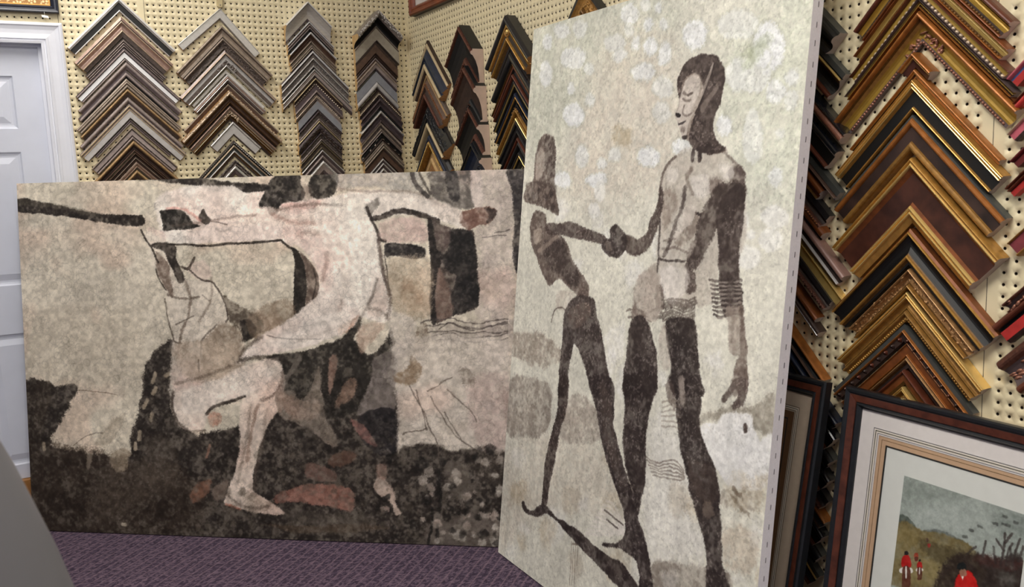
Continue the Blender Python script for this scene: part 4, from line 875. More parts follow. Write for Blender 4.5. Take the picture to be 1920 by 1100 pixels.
('p',(190,192,174),0.4827272727272728,8,10,0.3,[708,227,703,239,687,247,661,250,632,247,604,238,584,226,575,212,581,200,598,192,625,190,654,193,681,202,700,214]),
('p',(230,232,230),0.8045454545454547,14,12,0.15,[701,226,697,237,682,244,659,247,633,244,608,236,590,225,583,213,587,202,603,195,627,193,653,196,677,204,694,215]),
('p',(190,192,174),0.4172727272727273,8,10,0.3,[412,283,410,293,402,301,389,305,374,304,360,298,349,288,344,277,346,266,354,258,367,254,382,256,396,262,407,271]),
('p',(230,232,230),0.6954545454545455,14,12,0.15,[408,282,406,292,399,299,388,302,374,301,362,296,352,287,348,277,349,268,357,260,368,257,382,258,394,264,404,272]),
('p',(190,192,174),0.5481818181818182,8,10,0.3,[361,324,357,343,340,357,313,364,281,362,251,352,228,334,218,314,223,294,241,279,269,273,301,275,330,286,352,304]),
('p',(230,232,230),0.9136363636363637,14,12,0.15,[354,323,350,340,335,353,311,359,282,358,255,348,235,333,226,314,230,297,247,284,272,278,300,280,326,290,345,305]),
('p',(190,192,174),0.33,8,10,0.3,[784,348,781,362,771,373,754,379,734,377,715,370,701,357,695,342,697,327,709,316,726,311,746,313,764,321,777,333]),
('p',(230,232,230),0.55,14,12,0.15,[779,348,777,360,767,370,752,375,735,374,718,367,705,356,700,342,702,329,712,319,727,315,745,316,761,323,773,335]),
('p',(190,192,174),0.37363636363636366,8,10,0.3,[791,280,788,294,775,304,755,309,731,307,709,299,692,285,685,270,688,256,702,245,723,241,746,244,768,252,784,265]),
('p',(230,232,230),0.6227272727272728,14,12,0.15,[785,280,783,292,771,301,753,306,732,304,712,296,697,284,691,271,694,258,706,248,724,245,746,247,765,255,779,266]),
('p',(190,192,174),0.3954545454545455,8,10,0.3,[570,455,568,467,559,476,546,481,530,480,514,475,503,465,498,453,500,441,509,432,523,427,539,428,554,433,565,443]),
('p',(230,232,230),0.6590909090909092,14,12,0.15,[566,455,564,465,556,473,544,478,530,477,517,472,506,464,502,453,504,442,512,434,524,430,538,430,552,435,561,444]),
('p',(190,192,174),0.5263636363636364,8,10,0.3,[514,529,509,540,493,549,468,553,439,553,412,549,392,540,384,529,389,518,406,509,432,504,461,505,488,510,506,519]),
('p',(230,232,230),0.8772727272727273,14,12,0.15,[507,529,503,539,488,546,466,551,440,551,416,546,398,539,391,529,396,519,411,511,434,507,460,507,484,512,500,520]),
('p',(190,192,174),0.5481818181818182,8,10,0.3,[315,528,311,542,296,554,272,560,245,560,219,554,200,542,192,528,197,513,212,501,237,495,264,496,289,502,307,514]),
('p',(230,232,230),0.9136363636363637,14,12,0.15,[308,528,305,541,291,551,271,557,246,557,223,551,206,541,199,528,203,515,217,504,239,499,263,499,285,505,301,516]),
('p',(190,192,174),0.4172727272727273,8,10,0.3,[504,480,502,489,494,497,482,501,468,500,455,496,444,488,440,479,442,469,450,462,462,458,477,459,490,463,500,471]),
('p',(230,232,230),0.6954545454545455,14,12,0.15,[501,480,499,488,492,495,481,498,468,498,456,494,448,487,444,479,445,470,452,464,464,460,476,461,488,465,497,472]),
('p',(190,192,174),0.43909090909090914,8,10,0.3,[406,456,404,472,393,485,376,492,356,492,336,484,321,470,314,453,317,436,328,423,346,416,366,417,385,425,399,439]),
('p',(230,232,230),0.7318181818181819,14,12,0.15,[401,455,399,470,390,482,374,488,356,488,339,481,326,468,319,453,322,438,332,426,347,420,366,421,383,428,395,441]),
('p',(190,192,174),0.5263636363636364,8,10,0.3,[1139,241,1138,254,1130,263,1117,267,1103,265,1088,258,1078,246,1073,233,1074,221,1083,212,1095,208,1110,210,1124,217,1135,228]),
('p',(230,232,230),0.8772727272727273,14,12,0.15,[1136,241,1134,252,1127,260,1116,264,1103,262,1090,256,1081,245,1076,233,1078,222,1085,214,1097,211,1110,213,1122,219,1132,229]),
('p',(190,192,174),0.5263636363636364,8,10,0.3,[877,445,874,457,864,466,849,471,830,470,813,464,800,454,794,442,797,430,807,421,823,417,842,417,859,424,872,433]),
('p',(230,232,230),0.8772727272727273,14,12,0.15,[873,445,870,455,861,463,847,468,831,467,815,462,804,453,799,442,801,432,810,424,825,420,841,420,857,426,868,434]),
('p',(190,192,174),0.5481818181818182,8,10,0.3,[753,466,750,480,736,492,716,498,691,497,668,490,651,478,643,462,647,447,661,436,683,430,707,431,730,438,746,451]),
('p',(230,232,230),0.9136363636363637,14,12,0.15,[747,465,744,478,732,489,714,494,692,494,671,487,656,476,649,463,653,449,665,439,684,434,706,434,726,441,741,452]),
('p',(229,229,222),0.85,10,9,0.2,[965,561,962,572,953,580,940,585,923,585,908,581,896,572,891,561,894,550,903,542,917,537,934,537,949,542,960,550]),
('p',(229,229,222),0.85,10,9,0.2,[1238,621,1235,634,1224,644,1207,651,1187,651,1169,647,1155,637,1148,624,1151,611,1163,600,1180,594,1200,594,1219,599,1232,609]),
('p',(229,229,222),0.85,10,9,0.2,[1224,675,1222,687,1213,697,1200,703,1184,704,1169,700,1157,691,1152,679,1154,667,1163,657,1177,651,1193,650,1208,655,1219,664]),
('p',(229,229,222),0.85,10,9,0.2,[1163,720,1161,732,1150,742,1133,749,1113,751,1095,747,1081,738,1075,726,1078,713,1089,703,1107,696,1126,695,1145,699,1158,708]),
('p',(229,229,222),0.85,10,9,0.2,[1112,634,1111,645,1106,653,1097,658,1087,658,1078,654,1070,646,1067,636,1068,626,1073,617,1082,613,1092,612,1101,617,1109,624]),
('p',(229,229,222),0.85,10,9,0.2,[1138,668,1137,674,1133,679,1125,682,1117,683,1109,681,1103,676,1100,670,1102,664,1106,659,1114,656,1122,655,1130,658,1136,662]),
('p',(229,229,222),0.85,10,9,0.2,[503,563,502,578,496,591,485,598,471,598,458,591,448,579,443,564,444,548,451,536,462,529,476,529,489,536,498,548]),
('p',(229,229,222),0.85,10,9,0.2,[481,622,479,632,472,640,461,645,447,646,434,642,424,634,420,623,421,613,429,605,441,600,455,600,467,604,477,612]),
('p',(150,160,120),0.35,30,25,0.6,[1045,230,1111,182,1126,210,1061,258]),
('p',(170,156,120),0.4,20,20,0.6,[524,373,595,377,602,430,529,416]),
('p',(208,201,186),0.55,60,40,0.6,[11,1485,571,1337,723,1502,334,1632,36,1871,8,1868]),
('p',(224,223,216),0.7,70,40,0.3,[817,1177,927,1177,1022,1352,1077,1510,847,1599,799,1422]),
('p',(160,150,136),0.75,18,25,0.7,[-7,1086,143,1057,304,1077,310,1127,157,1167,9,1153]),
('p',(158,150,138),0.85,14,18,0.55,[-13,1250,217,1205,287,1242,270,1375,123,1430,2,1440]),
('p',(170,162,150),0.8,16,18,0.6,[376,1235,526,1220,578,1318,432,1371,355,1369]),
('p',(150,143,128),0.7,16,18,0.5,[997,1155,1069,1119,1180,1080,1246,1039,1253,1139,1187,1138,1085,1137,1013,1169]),
('p',(230,230,225),0.97,8,8,0.1,[1008,1173,1066,1151,1084,1129,1127,1113,1179,1103,1193,1136,1214,1161,1227,1144,1253,1139,1256,1260,1144,1299,1078,1271,1027,1219]),
('p',(84,72,62),0.9,4,4,0.3,[1155,1134,1166,1129,1171,1150,1161,1156]),
('p',(150,140,124),0.6,20,22,0.8,[1098,1323,1221,1270,1249,1298,1176,1350,1105,1350]),
('s',(96,80,62),0.8,14,6,10,[1144,1299,1158,1309,1171,1311]),
('s',(110,96,78),0.6,10,6,12,[1141,1324,1168,1338,1200,1346]),
('p',(150,142,130),0.85,12,14,0.55,[856,1609,976,1562,1073,1534,1152,1515,1173,1635,877,1770]),
('p',(196,186,168),0.6,20,25,0.8,[1118,1407,1235,1376,1234,1468,1136,1497]),
('p',(196,184,158),0.45,26,20,0.6,[756,1414,753,1430,732,1445,713,1435,708,1416,729,1405,744,1404]),
('p',(228,228,222),0.45,26,20,0.6,[1204,1514,1200,1526,1187,1540,1173,1535,1171,1521,1184,1511,1196,1508]),
('p',(204,194,170),0.45,26,20,0.6,[740,1659,747,1688,694,1718,653,1723,659,1675,686,1628,722,1636]),
('p',(228,228,222),0.45,26,20,0.6,[834,1634,832,1655,802,1684,786,1665,771,1641,794,1612,826,1618]),
('p',(204,194,170),0.45,26,20,0.6,[1200,1288,1185,1332,1155,1355,1133,1327,1110,1295,1144,1263,1185,1255]),
('p',(228,228,222),0.45,26,20,0.6,[133,1844,127,1880,93,1891,57,1885,56,1856,84,1829,127,1816]),
('p',(228,228,222),0.45,26,20,0.6,[203,1734,194,1752,171,1772,140,1764,137,1745,165,1728,186,1725]),
('p',(186,178,160),0.45,26,20,0.6,[205,1625,174,1671,117,1700,80,1693,49,1656,103,1592,175,1592]),
('p',(230,230,226),0.45,26,20,0.6,[1204,1198,1182,1226,1159,1241,1131,1231,1125,1205,1154,1181,1180,1173]),
('p',(186,178,160),0.45,26,20,0.6,[670,1347,652,1389,624,1397,595,1384,583,1358,615,1324,647,1320]),
('p',(228,228,222),0.45,26,20,0.6,[1032,1218,1036,1252,1003,1260,973,1251,958,1219,992,1195,1027,1196]),
('p',(196,184,158),0.45,26,20,0.6,[171,1614,156,1647,115,1679,65,1663,52,1631,100,1602,164,1575]),
('p',(196,184,158),0.45,26,20,0.6,[1317,1466,1299,1499,1269,1517,1254,1506,1239,1484,1266,1458,1295,1448]),
('p',(230,230,226),0.45,26,20,0.6,[1161,1175,1156,1189,1146,1194,1138,1189,1136,1177,1142,1165,1155,1168]),
('p',(228,228,222),0.45,26,20,0.6,[150,1498,132,1540,87,1548,56,1541,45,1512,73,1484,111,1483]),
('p',(228,228,222),0.45,26,20,0.6,[785,1512,769,1541,743,1554,719,1551,699,1519,735,1479,776,1482]),
('p',(230,230,226),0.45,26,20,0.6,[1258,1370,1249,1393,1231,1410,1209,1402,1210,1376,1224,1349,1241,1359]),
('p',(186,178,160),0.45,26,20,0.6,[1262,1236,1263,1252,1249,1255,1236,1251,1240,1234,1246,1227,1257,1225]),
('p',(230,230,226),0.45,26,20,0.6,[418,1640,420,1679,356,1729,307,1713,313,1654,340,1609,413,1605]),
('p',(196,184,158),0.45,26,20,0.6,[375,1689,344,1735,302,1775,269,1746,259,1706,287,1676,337,1656]),
('p',(186,178,160),0.45,26,20,0.6,[773,1624,763,1670,708,1711,646,1700,640,1642,697,1600,753,1579]),
('p',(230,230,226),0.45,26,20,0.6,[1257,1189,1257,1207,1231,1229,1204,1220,1210,1187,1225,1170,1242,1164]),
('p',(186,178,160),0.45,26,20,0.6,[494,1540,489,1573,442,1606,399,1597,385,1547,433,1514,489,1505]),
('p',(230,230,226),0.45,26,20,0.6,[530,1537,529,1554,506,1577,486,1559,486,1543,499,1524,528,1521]),
('p',(186,178,160),0.45,26,20,0.6,[96,1668,93,1689,65,1712,41,1698,41,1673,57,1647,81,1656]),
('p',(186,178,160),0.45,26,20,0.6,[538,1733,519,1773,490,1798,469,1777,454,1745,481,1714,524,1711]),
('p',(230,230,226),0.45,26,20,0.6,[842,1618,838,1636,825,1645,816,1638,807,1623,822,1611,836,1610]),
('p',(204,194,170),0.45,26,20,0.6,[1259,1272,1262,1303,1227,1322,1206,1306,1199,1269,1214,1241,1253,1243]),
('p',(196,184,158),0.45,26,20,0.6,[1043,1385,1038,1411,1009,1426,979,1423,979,1393,1001,1354,1029,1361]),
('p',(186,178,160),0.45,26,20,0.6,[1008,1378,989,1409,952,1445,912,1424,908,1387,941,1349,970,1347]),
('p',(228,228,222),0.45,26,20,0.6,[969,1610,960,1633,935,1663,916,1652,901,1621,928,1604,958,1588]),
('p',(186,178,160),0.45,26,20,0.6,[762,1478,757,1513,711,1538,687,1528,658,1493,704,1448,742,1456]),
('p',(204,194,170),0.45,26,20,0.6,[685,1482,676,1502,653,1528,621,1517,631,1485,643,1470,671,1466]),
('p',(196,184,158),0.45,26,20,0.6,[186,1788,177,1818,154,1829,131,1818,120,1798,147,1773,170,1765]),
('p',(231,231,227),0.5,24,18,0.5,[876,813,872,839,852,845,833,830,834,808,845,791,874,794]),
('p',(231,231,227),0.5,24,18,0.5,[550,1043,536,1059,517,1080,493,1065,491,1040,512,1024,538,1026]),
('p',(231,231,227),0.5,24,18,0.5,[639,741,633,754,609,770,596,755,585,733,603,721,628,725]),
('p',(231,231,227),0.5,24,18,0.5,[837,615,833,631,821,640,808,625,804,609,815,596,833,602]),
('p',(231,231,227),0.5,24,18,0.5,[878,755,877,792,837,792,803,782,799,748,827,714,869,717]),
('p',(231,231,227),0.5,24,18,0.5,[616,1060,619,1084,590,1085,575,1078,565,1056,582,1036,612,1044]),
('p',(231,231,227),0.5,24,18,0.5,[1072,996,1065,1019,1041,1035,1022,1019,1004,995,1034,976,1054,968]),
('p',(231,231,227),0.5,24,18,0.5,[909,642,892,677,852,691,817,662,816,628,846,597,878,614]),
('p',(231,231,227),0.5,24,18,0.5,[413,804,399,819,382,838,359,818,356,798,375,778,399,788]),
('p',(231,231,227),0.5,24,18,0.5,[729,1117,728,1161,682,1183,630,1161,637,1110,666,1077,714,1094]),
('p',(231,231,227),0.5,24,18,0.5,[662,998,660,1035,616,1067,557,1030,567,993,599,970,645,952]),
('p',(231,231,227),0.5,24,18,0.5,[600,718,569,749,539,757,502,737,493,701,528,677,569,691]),
('p',(231,231,227),0.5,24,18,0.5,[609,1121,576,1167,539,1201,505,1170,475,1127,525,1090,582,1075]),
('p',(231,231,227),0.5,24,18,0.5,[393,938,378,966,352,970,329,961,331,936,344,909,380,912]),
('p',(231,231,227),0.5,24,18,0.5,[498,660,499,681,467,687,441,679,445,646,460,637,489,631]),
('p',(231,231,227),0.5,24,18,0.5,[1001,682,995,694,981,699,969,690,968,676,978,669,988,667]),
('p',(231,231,227),0.5,24,18,0.5,[858,1072,857,1090,838,1097,823,1087,817,1070,835,1062,854,1059]),
('p',(231,231,227),0.5,24,18,0.5,[311,628,283,651,250,665,219,644,198,611,239,589,282,592]),
('p',(231,231,227),0.5,24,18,0.5,[845,713,823,745,781,754,754,740,726,694,768,673,803,687]),
('p',(231,231,227),0.5,24,18,0.5,[1039,617,1031,630,1015,641,1004,627,1002,611,1009,596,1025,603]),
('p',(231,231,227),0.5,24,18,0.5,[999,1053,1000,1069,984,1071,974,1066,971,1050,980,1039,993,1044]),
('p',(231,231,227),0.5,24,18,0.5,[921,1001,908,1022,892,1026,867,1019,871,1001,885,978,906,990]),
('p',(231,231,227),0.5,24,18,0.5,[433,1028,407,1063,369,1072,324,1063,318,1021,359,978,397,995]),
('p',(231,231,227),0.5,24,18,0.5,[862,830,858,856,829,861,800,852,807,821,818,795,845,806]),
('p',(231,231,227),0.5,24,18,0.5,[1064,592,1048,616,1011,633,989,608,968,576,1003,555,1039,554]),
('p',(231,231,227),0.5,24,18,0.5,[717,800,694,836,662,854,636,827,635,786,652,769,687,766]),
('p',(120,108,98),0.95,8,8,0.55,[86,394,111,373,141,369,180,384,206,426,204,480,206,528,224,582,226,642,165,619,18,603,18,558,64,527,66,477,75,427]),
('p',(82,72,64),0.75,8,8,0.6,[133,374,193,401,207,462,198,522,149,497,128,429]),
('p',(190,180,168),0.8,8,10,0.6,[77,446,117,417,128,496,82,527]),
('p',(190,182,172),0.7,8,10,0.6,[25,558,84,539,102,589,37,602]),
('p',(100,89,79),0.9,6,8,0.65,[19,546,46,533,208,540,228,584,248,646,187,630,88,606,24,606]),
('p',(176,165,152),0.5,6,6,0.5,[48,551,66,566,58,583,40,569]),
('p',(176,165,152),0.5,6,6,0.5,[85,538,102,552,94,570,77,555]),
('p',(176,165,152),0.5,6,6,0.5,[120,564,137,578,129,595,112,581]),
('p',(176,165,152),0.5,6,6,0.5,[161,545,177,559,170,575,153,561]),
('p',(176,165,152),0.5,6,6,0.5,[142,587,159,601,151,618,134,604]),
('p',(176,165,152),0.5,6,6,0.5,[195,577,211,590,204,607,188,593]),
('p',(64,56,50),0.55,6,6,0.5,[70,566,87,579,79,595,61,582]),
('p',(64,56,50),0.55,6,6,0.5,[106,552,123,565,115,581,98,568]),
('p',(64,56,50),0.55,6,6,0.5,[155,572,171,584,163,600,147,587]),
('p',(64,56,50),0.55,6,6,0.5,[187,559,203,571,195,587,179,574]),
('p',(64,56,50),0.55,6,6,0.5,[205,603,221,616,213,631,197,619]),
('p',(64,56,50),0.55,6,6,0.5,[38,573,56,586,47,602,30,589]),
('p',(110,98,88),0.95,7,7,0.35,[66,682,92,637,117,632,164,644,187,693,267,714,306,731,345,778,394,817,453,860,448,903,394,900,343,877,274,853,228,884,175,849,119,788,78,734]),
('p',(70,61,54),0.75,12,12,0.5,[162,740,280,727,345,791,394,830,378,874,272,840,183,803]),
('p',(194,184,170),0.7,6,6,0.5,[95,704,144,692,149,734,107,749]),
('s',(180,168,154),0.7,16,8,8,[255,712,188,745,136,774]),
('p',(86,75,67),0.94,7,6,0.35,[169,678,249,672,328,665,417,683,517,703,523,726,443,722,334,713,266,710,193,713]),
('p',(196,188,176),0.7,10,12,0.6,[279,897,358,888,393,903,332,947,275,948]),
('s',(100,88,78),0.7,5,3,6,[252,1002,265,962,309,944,334,959]),
('p',(72,63,56),0.95,7,7,0.35,[328,948,392,898,479,900,505,944,544,1009,586,1107,615,1177,516,1198,464,1118,399,1051,383,1095,375,1171,372,1228,323,1239,319,1138,324,1042,323,980]),
('p',(128,114,102),0.7,12,10,0.6,[349,951,448,915,473,948,396,1007,367,999]),
('p',(70,60,52),0.95,7,7,0.35,[321,1179,375,1168,381,1264,354,1345,334,1443,313,1550,299,1621,272,1630,270,1525,283,1426,306,1357,329,1276]),
('p',(66,57,50),0.95,6,7,0.3,[142,1664,160,1654,179,1672,218,1663,263,1630,300,1623,360,1637,448,1638,522,1642,585,1655,672,1657,728,1656,783,1679,836,1707,770,1734,680,1722,599,1702,494,1682,405,1659,315,1646,247,1676,169,1689]),
('p',(64,55,49),0.95,6,7,0.3,[488,1146,605,1123,631,1202,633,1258,664,1313,709,1384,751,1432,793,1424,784,1492,806,1528,846,1589,875,1690,820,1713,799,1629,737,1615,684,1624,627,1638,637,1623,700,1604,731,1555,714,1505,671,1451,614,1377,574,1307,536,1224]),
('p',(130,118,104),0.35,14,16,0.8,[546,1152,607,1174,642,1301,713,1427,677,1427,596,1313]),
('s',(228,224,216),0.6,9,5,5,[719,1542,668,1498,630,1498]),
('s',(228,224,216),0.6,9,5,5,[719,1545,658,1512,619,1515]),
('s',(228,224,216),0.6,9,5,5,[720,1549,649,1527,608,1531]),
('s',(228,224,216),0.6,9,5,5,[720,1552,639,1541,596,1548]),
('s',(228,224,216),0.6,9,5,5,[721,1555,630,1556,585,1564]),
('s',(228,224,216),0.6,9,5,5,[721,1558,620,1571,573,1581]),
('s',(228,224,216),0.6,9,5,5,[721,1561,611,1586,561,1598]),
('s',(228,224,216),0.6,9,5,5,[722,1565,601,1601,550,1616]),
('s',(228,224,216),0.6,9,5,5,[722,1568,591,1616,538,1633]),
('s',(90,80,70),0.7,6,3,4,[637,1553,694,1562]),
('s',(90,80,70),0.7,6,3,4,[625,1529,719,1542]),
('p',(196,190,178),0.9,12,10,0.3,[817,467,873,445,955,439,997,450,1053,492,1082,517,1093,573,1104,706,1022,757,1007,852,853,870,779,777,767,651,763,576,762,531,775,496]),
('p',(92,80,71),0.8,12,10,0.5,[1023,510,1060,497,1084,519,1095,581,1061,609,1026,582,1041,546]),
('p',(120,108,98),0.65,14,12,0.6,[960,527,1027,541,1019,578,958,565]),
('p',(224,220,210),0.75,10,10,0.3,[791,501,829,507,826,541,787,531]),
('p',(226,222,214),0.75,10,10,0.3,[989,495,1035,496,1050,519,1026,532,999,518]),
('p',(226,222,214),0.7,12,10,0.3,[883,527,945,518,964,565,911,579]),
('s',(104,92,82),0.7,9,5,6,[817,468,779,496,765,531,765,576]),
('s',(110,98,88),0.6,8,5,6,[983,449,1039,483,1081,515]),
('s',(130,118,106),0.6,14,8,8,[896,570,869,531,887,503]),
('s',(66,56,50),0.85,14,5,4,[887,455,888,479]),
('s',(66,56,50),0.85,14,5,4,[913,456,915,480]),
('p',(150,138,126),0.95,5,5,0.3,[802,276,805,248,829,212,865,203,926,207,956,223,981,262,983,299,973,339,957,365,955,407,984,440,1017,460,959,467,895,451,865,430,844,419,829,400,816,380,801,355,813,331,812,311]),
('p',(76,66,58),0.95,5,6,0.3,[800,279,804,248,829,212,865,202,926,206,957,223,982,262,983,299,973,339,958,365,956,407,984,440,1011,459,959,466,895,452,867,430,868,397,882,360,897,330,907,296,896,267,864,248,834,256,820,278,816,312]),
('p',(212,206,196),0.92,6,5,0.3,[825,283,835,263,863,253,892,270,889,308,876,336,875,359,858,382,856,406,843,418,827,398,814,378,802,356,813,333,815,312]),
('p',(190,182,170),0.8,5,4,0.3,[861,354,885,318,911,278,930,234,938,234,925,279,900,323,883,360,867,373]),
('p',(176,166,154),0.7,5,4,0.4,[902,338,938,304,963,283,959,305,929,335,911,357]),
('s',(70,60,52),0.85,6,3,3,[884,355,906,319,930,266,940,235]),
('s',(96,84,74),0.75,7,4,3,[829,297,846,305,863,301]),
('s',(110,98,88),0.6,6,4,3,[827,313,843,321,860,320]),
('s',(110,98,88),0.6,5,4,4,[835,333,832,352,849,362,868,354]),
('p',(44,38,34),0.95,3,2,0.1,[802,350,823,354,823,361,809,362]),
('s',(50,43,39),0.95,6,3,2,[818,380,832,379,844,375]),
('p',(64,55,48),0.85,4,3,0.3,[837,414,857,412,857,422,842,423]),
('p',(120,108,98),0.6,6,5,0.4,[827,392,844,388,843,403,831,402]),
('p',(150,140,128),0.55,6,4,0.4,[910,395,907,401,899,404,888,402,880,397,879,389,886,384,896,384,906,388]),
('p',(86,76,68),0.7,5,3,0.2,[902,394,901,397,897,399,891,398,888,395,887,392,890,389,895,389,900,391]),
('p',(150,140,128),0.55,6,4,0.4,[944,411,941,416,935,418,926,417,920,412,919,406,924,402,932,402,940,405]),
('p',(86,76,68),0.7,5,3,0.2,[938,410,936,413,933,414,929,413,926,411,925,408,928,406,932,406,936,407]),
('p',(150,140,128),0.55,6,4,0.4,[893,432,891,436,885,439,877,437,871,433,870,428,875,424,883,424,890,427]),
('p',(86,76,68),0.7,5,3,0.2,[887,431,886,434,883,435,879,434,876,432,876,430,878,428,882,427,886,429]),
('p',(150,140,128),0.55,6,4,0.4,[933,229,931,234,925,236,917,234,912,229,911,224,916,221,923,221,930,224]),
('p',(86,76,68),0.7,5,3,0.2,[928,229,927,231,924,232,920,231,917,229,917,226,919,224,923,224,926,226]),
('p',(150,140,128),0.55,6,4,0.4,[875,246,873,250,868,252,861,250,856,246,855,241,859,238,866,238,872,241]),
('p',(86,76,68),0.7,5,3,0.2,[870,245,869,247,866,248,863,247,861,245,860,243,862,242,866,242,869,243]),
('p',(150,140,128),0.55,6,4,0.4,[971,288,970,292,965,293,960,292,956,289,955,285,958,282,964,282,969,285]),
('p',(86,76,68),0.7,5,3,0.2,[967,288,966,290,964,290,961,290,959,288,959,286,961,285,963,285,966,286]),
('p',(150,138,125),0.6,12,8,0.5,[789,557,840,577,830,629,795,667,779,609]),
('p',(132,120,108),0.6,10,8,0.5,[874,607,937,631,921,677,872,710,840,701,873,658]),
('p',(218,213,203),0.7,10,8,0.3,[847,634,896,602,921,621,881,663,847,696,830,686]),
('p',(104,92,82),0.6,8,6,0.4,[916,697,966,684,944,745,909,763,898,734]),
('s',(88,77,68),0.7,8,5,5,[921,621,940,626]),
('s',(60,52,46),0.8,7,4,3,[926,622,938,625]),
('s',(120,108,98),0.6,7,5,6,[794,725,842,717,897,724]),
('s',(120,108,98),0.6,6,5,6,[799,698,846,691]),
('s',(96,84,75),0.6,9,6,6,[809,840,828,859,855,883]),
('p',(188,178,166),0.6,10,8,0.5,[702,802,769,791,783,832,731,892,698,874]),
('p',(84,73,64),0.94,7,7,0.35,[761,546,782,578,770,652,751,701,722,736,680,751,631,739,603,709,625,692,673,700,713,686,734,643,759,589]),
('p',(66,57,50),0.94,6,8,0.4,[540,679,557,665,580,667,627,694,624,742,588,766,549,759,506,739,515,714,542,709]),
('p',(150,140,128),0.6,6,6,0.5,[520,725,543,718,561,740,537,747]),
('s',(60,52,46),0.7,8,4,6,[774,641,778,715,782,790]),
('s',(80,70,62),0.7,14,8,10,[864,556,861,592,844,644,823,697,804,740]),
('p',(80,70,61),0.9,12,10,0.4,[949,606,998,546,1079,546,1063,631,1006,659,983,693,960,744,913,779,894,761,925,712,927,657]),
('p',(86,75,66),0.85,8,8,0.4,[900,777,933,782,941,826,903,831]),
('s',(70,62,54),0.8,7,4,6,[781,752,830,754,892,749]),
('p',(226,222,214),0.7,16,12,0.3,[793,778,895,770,909,819,854,877,809,840]),
('p',(110,98,88),0.75,10,9,0.5,[779,833,807,827,822,881,791,896]),
('p',(150,140,128),0.6,10,10,0.6,[735,783,775,769,783,795,756,814]),
('s',(86,76,67),0.6,6,5,12,[783,865,820,866,851,855,898,856,942,846]),
('s',(86,76,67),0.6,8,5,12,[815,873,822,875,852,864,899,865,943,855]),
('s',(86,76,67),0.6,10,5,12,[798,886,823,884,853,873,900,874,945,864]),
('s',(86,76,67),0.6,6,5,12,[828,890,824,894,855,883,902,883,946,873]),
('s',(86,76,67),0.6,8,5,12,[811,903,825,903,856,892,903,892,947,882]),
('s',(86,76,67),0.6,10,5,12,[793,913,826,913,857,901,904,901,948,891]),
('s',(86,76,67),0.6,6,5,12,[825,920,828,922,858,910,905,910,949,900]),
('s',(110,98,88),0.6,6,3,10,[654,916,698,905,750,906,790,885]),
('s',(110,98,88),0.6,6,3,10,[665,934,727,926,770,928]),
('p',(184,175,163),0.85,12,9,0.4,[689,820,735,788,787,795,802,841,806,910,762,928,685,934,684,881]),
('p',(120,108,97),0.6,10,8,0.6,[690,881,708,901,752,917,701,932,679,932]),
('p',(70,61,54),0.95,7,7,0.3,[678,945,702,924,746,927,798,997,815,1053,807,1136,672,1164,667,1075,672,967]),
('p',(66,57,50),0.95,7,8,0.3,[669,1105,817,1077,795,1182,789,1264,799,1341,799,1422,751,1431,707,1368,684,1290,684,1207]),
('p',(64,56,49),0.95,7,7,0.3,[836,924,881,905,951,905,967,969,990,1041,1003,1094,889,1118,873,1037,847,989]),
('p',(198,190,178),0.7,10,10,0.4,[812,957,837,932,853,993,875,1042,836,1049,816,994]),
('p',(64,56,49),0.95,7,8,0.3,[867,1067,985,1045,1002,1159,1028,1217,1068,1264,1089,1311,1105,1374,1118,1446,1132,1508,1168,1566,1088,1599,1072,1512,1040,1435,996,1370,965,1304,938,1251,912,1181,897,1112,879,1101]),
('p',(110,98,88),0.55,8,8,0.6,[850,1091,885,1084,905,1152,881,1147]),
('p',(198,190,178),0.75,8,8,0.4,[907,1070,928,1066,940,1134,921,1128]),
('p',(104,92,80),0.6,14,14,0.6,[969,1277,1067,1269,1085,1351,1010,1365]),
('p',(168,156,140),0.55,10,12,0.7,[1042,1370,1072,1360,1083,1391,1050,1402]),
('s',(118,106,94),0.55,5,3,10,[794,1316,851,1316,911,1294,958,1306]),
('s',(150,140,126),0.5,5,3,9,[845,1144,883,1131,921,1130]),
('s',(118,106,94),0.55,5,3,10,[802,1324,852,1324,913,1305,959,1311]),
('s',(150,140,126),0.5,5,3,9,[847,1158,885,1145,923,1144]),
('s',(118,106,94),0.55,5,3,10,[809,1333,853,1332,914,1315,959,1315]),
('s',(150,140,126),0.5,5,3,9,[849,1173,886,1159,924,1158]),
('s',(118,106,94),0.55,5,3,10,[817,1341,854,1340,915,1326,960,1320]),
('s',(150,140,126),0.5,5,3,9,[851,1187,888,1173,926,1172]),
('s',(118,106,94),0.55,5,3,10,[825,1350,855,1348,917,1337,961,1325]),
('s',(150,140,126),0.5,5,3,9,[853,1201,890,1187,928,1185]),
('s',(118,106,94),0.55,5,3,10,[832,1358,856,1356,918,1348,961,1330]),
('s',(150,140,126),0.5,5,3,9,[854,1215,892,1201,930,1199]),
('p',(78,68,60),0.95,7,7,0.3,[997,624,1015,575,1086,542,1093,640,1086,702,1100,771,1112,808,1116,850,1064,881,1032,817,1014,706,1005,658]),
('s',(70,61,54),0.75,7,4,8,[993,789,1035,789,1068,779,1108,780]),
('s',(206,200,188),0.55,6,3,8,[1028,791,1069,790,1105,782]),
('s',(70,61,54),0.75,7,4,8,[997,801,1037,801,1069,791,1109,791]),
('s',(206,200,188),0.55,6,3,8,[1030,802,1071,801,1106,794]),
('s',(70,61,54),0.75,7,4,8,[1000,812,1038,812,1071,802,1110,803]),
('s',(206,200,188),0.55,6,3,8,[1031,814,1072,812,1107,805]),
('s',(70,61,54),0.75,7,4,8,[1004,824,1040,824,1072,813,1112,814]),
('s',(206,200,188),0.55,6,3,8,[1033,825,1073,824,1109,816]),
('s',(70,61,54),0.75,7,4,8,[1007,835,1041,835,1074,825,1113,825]),
('s',(206,200,188),0.55,6,3,8,[1034,837,1075,835,1110,827]),
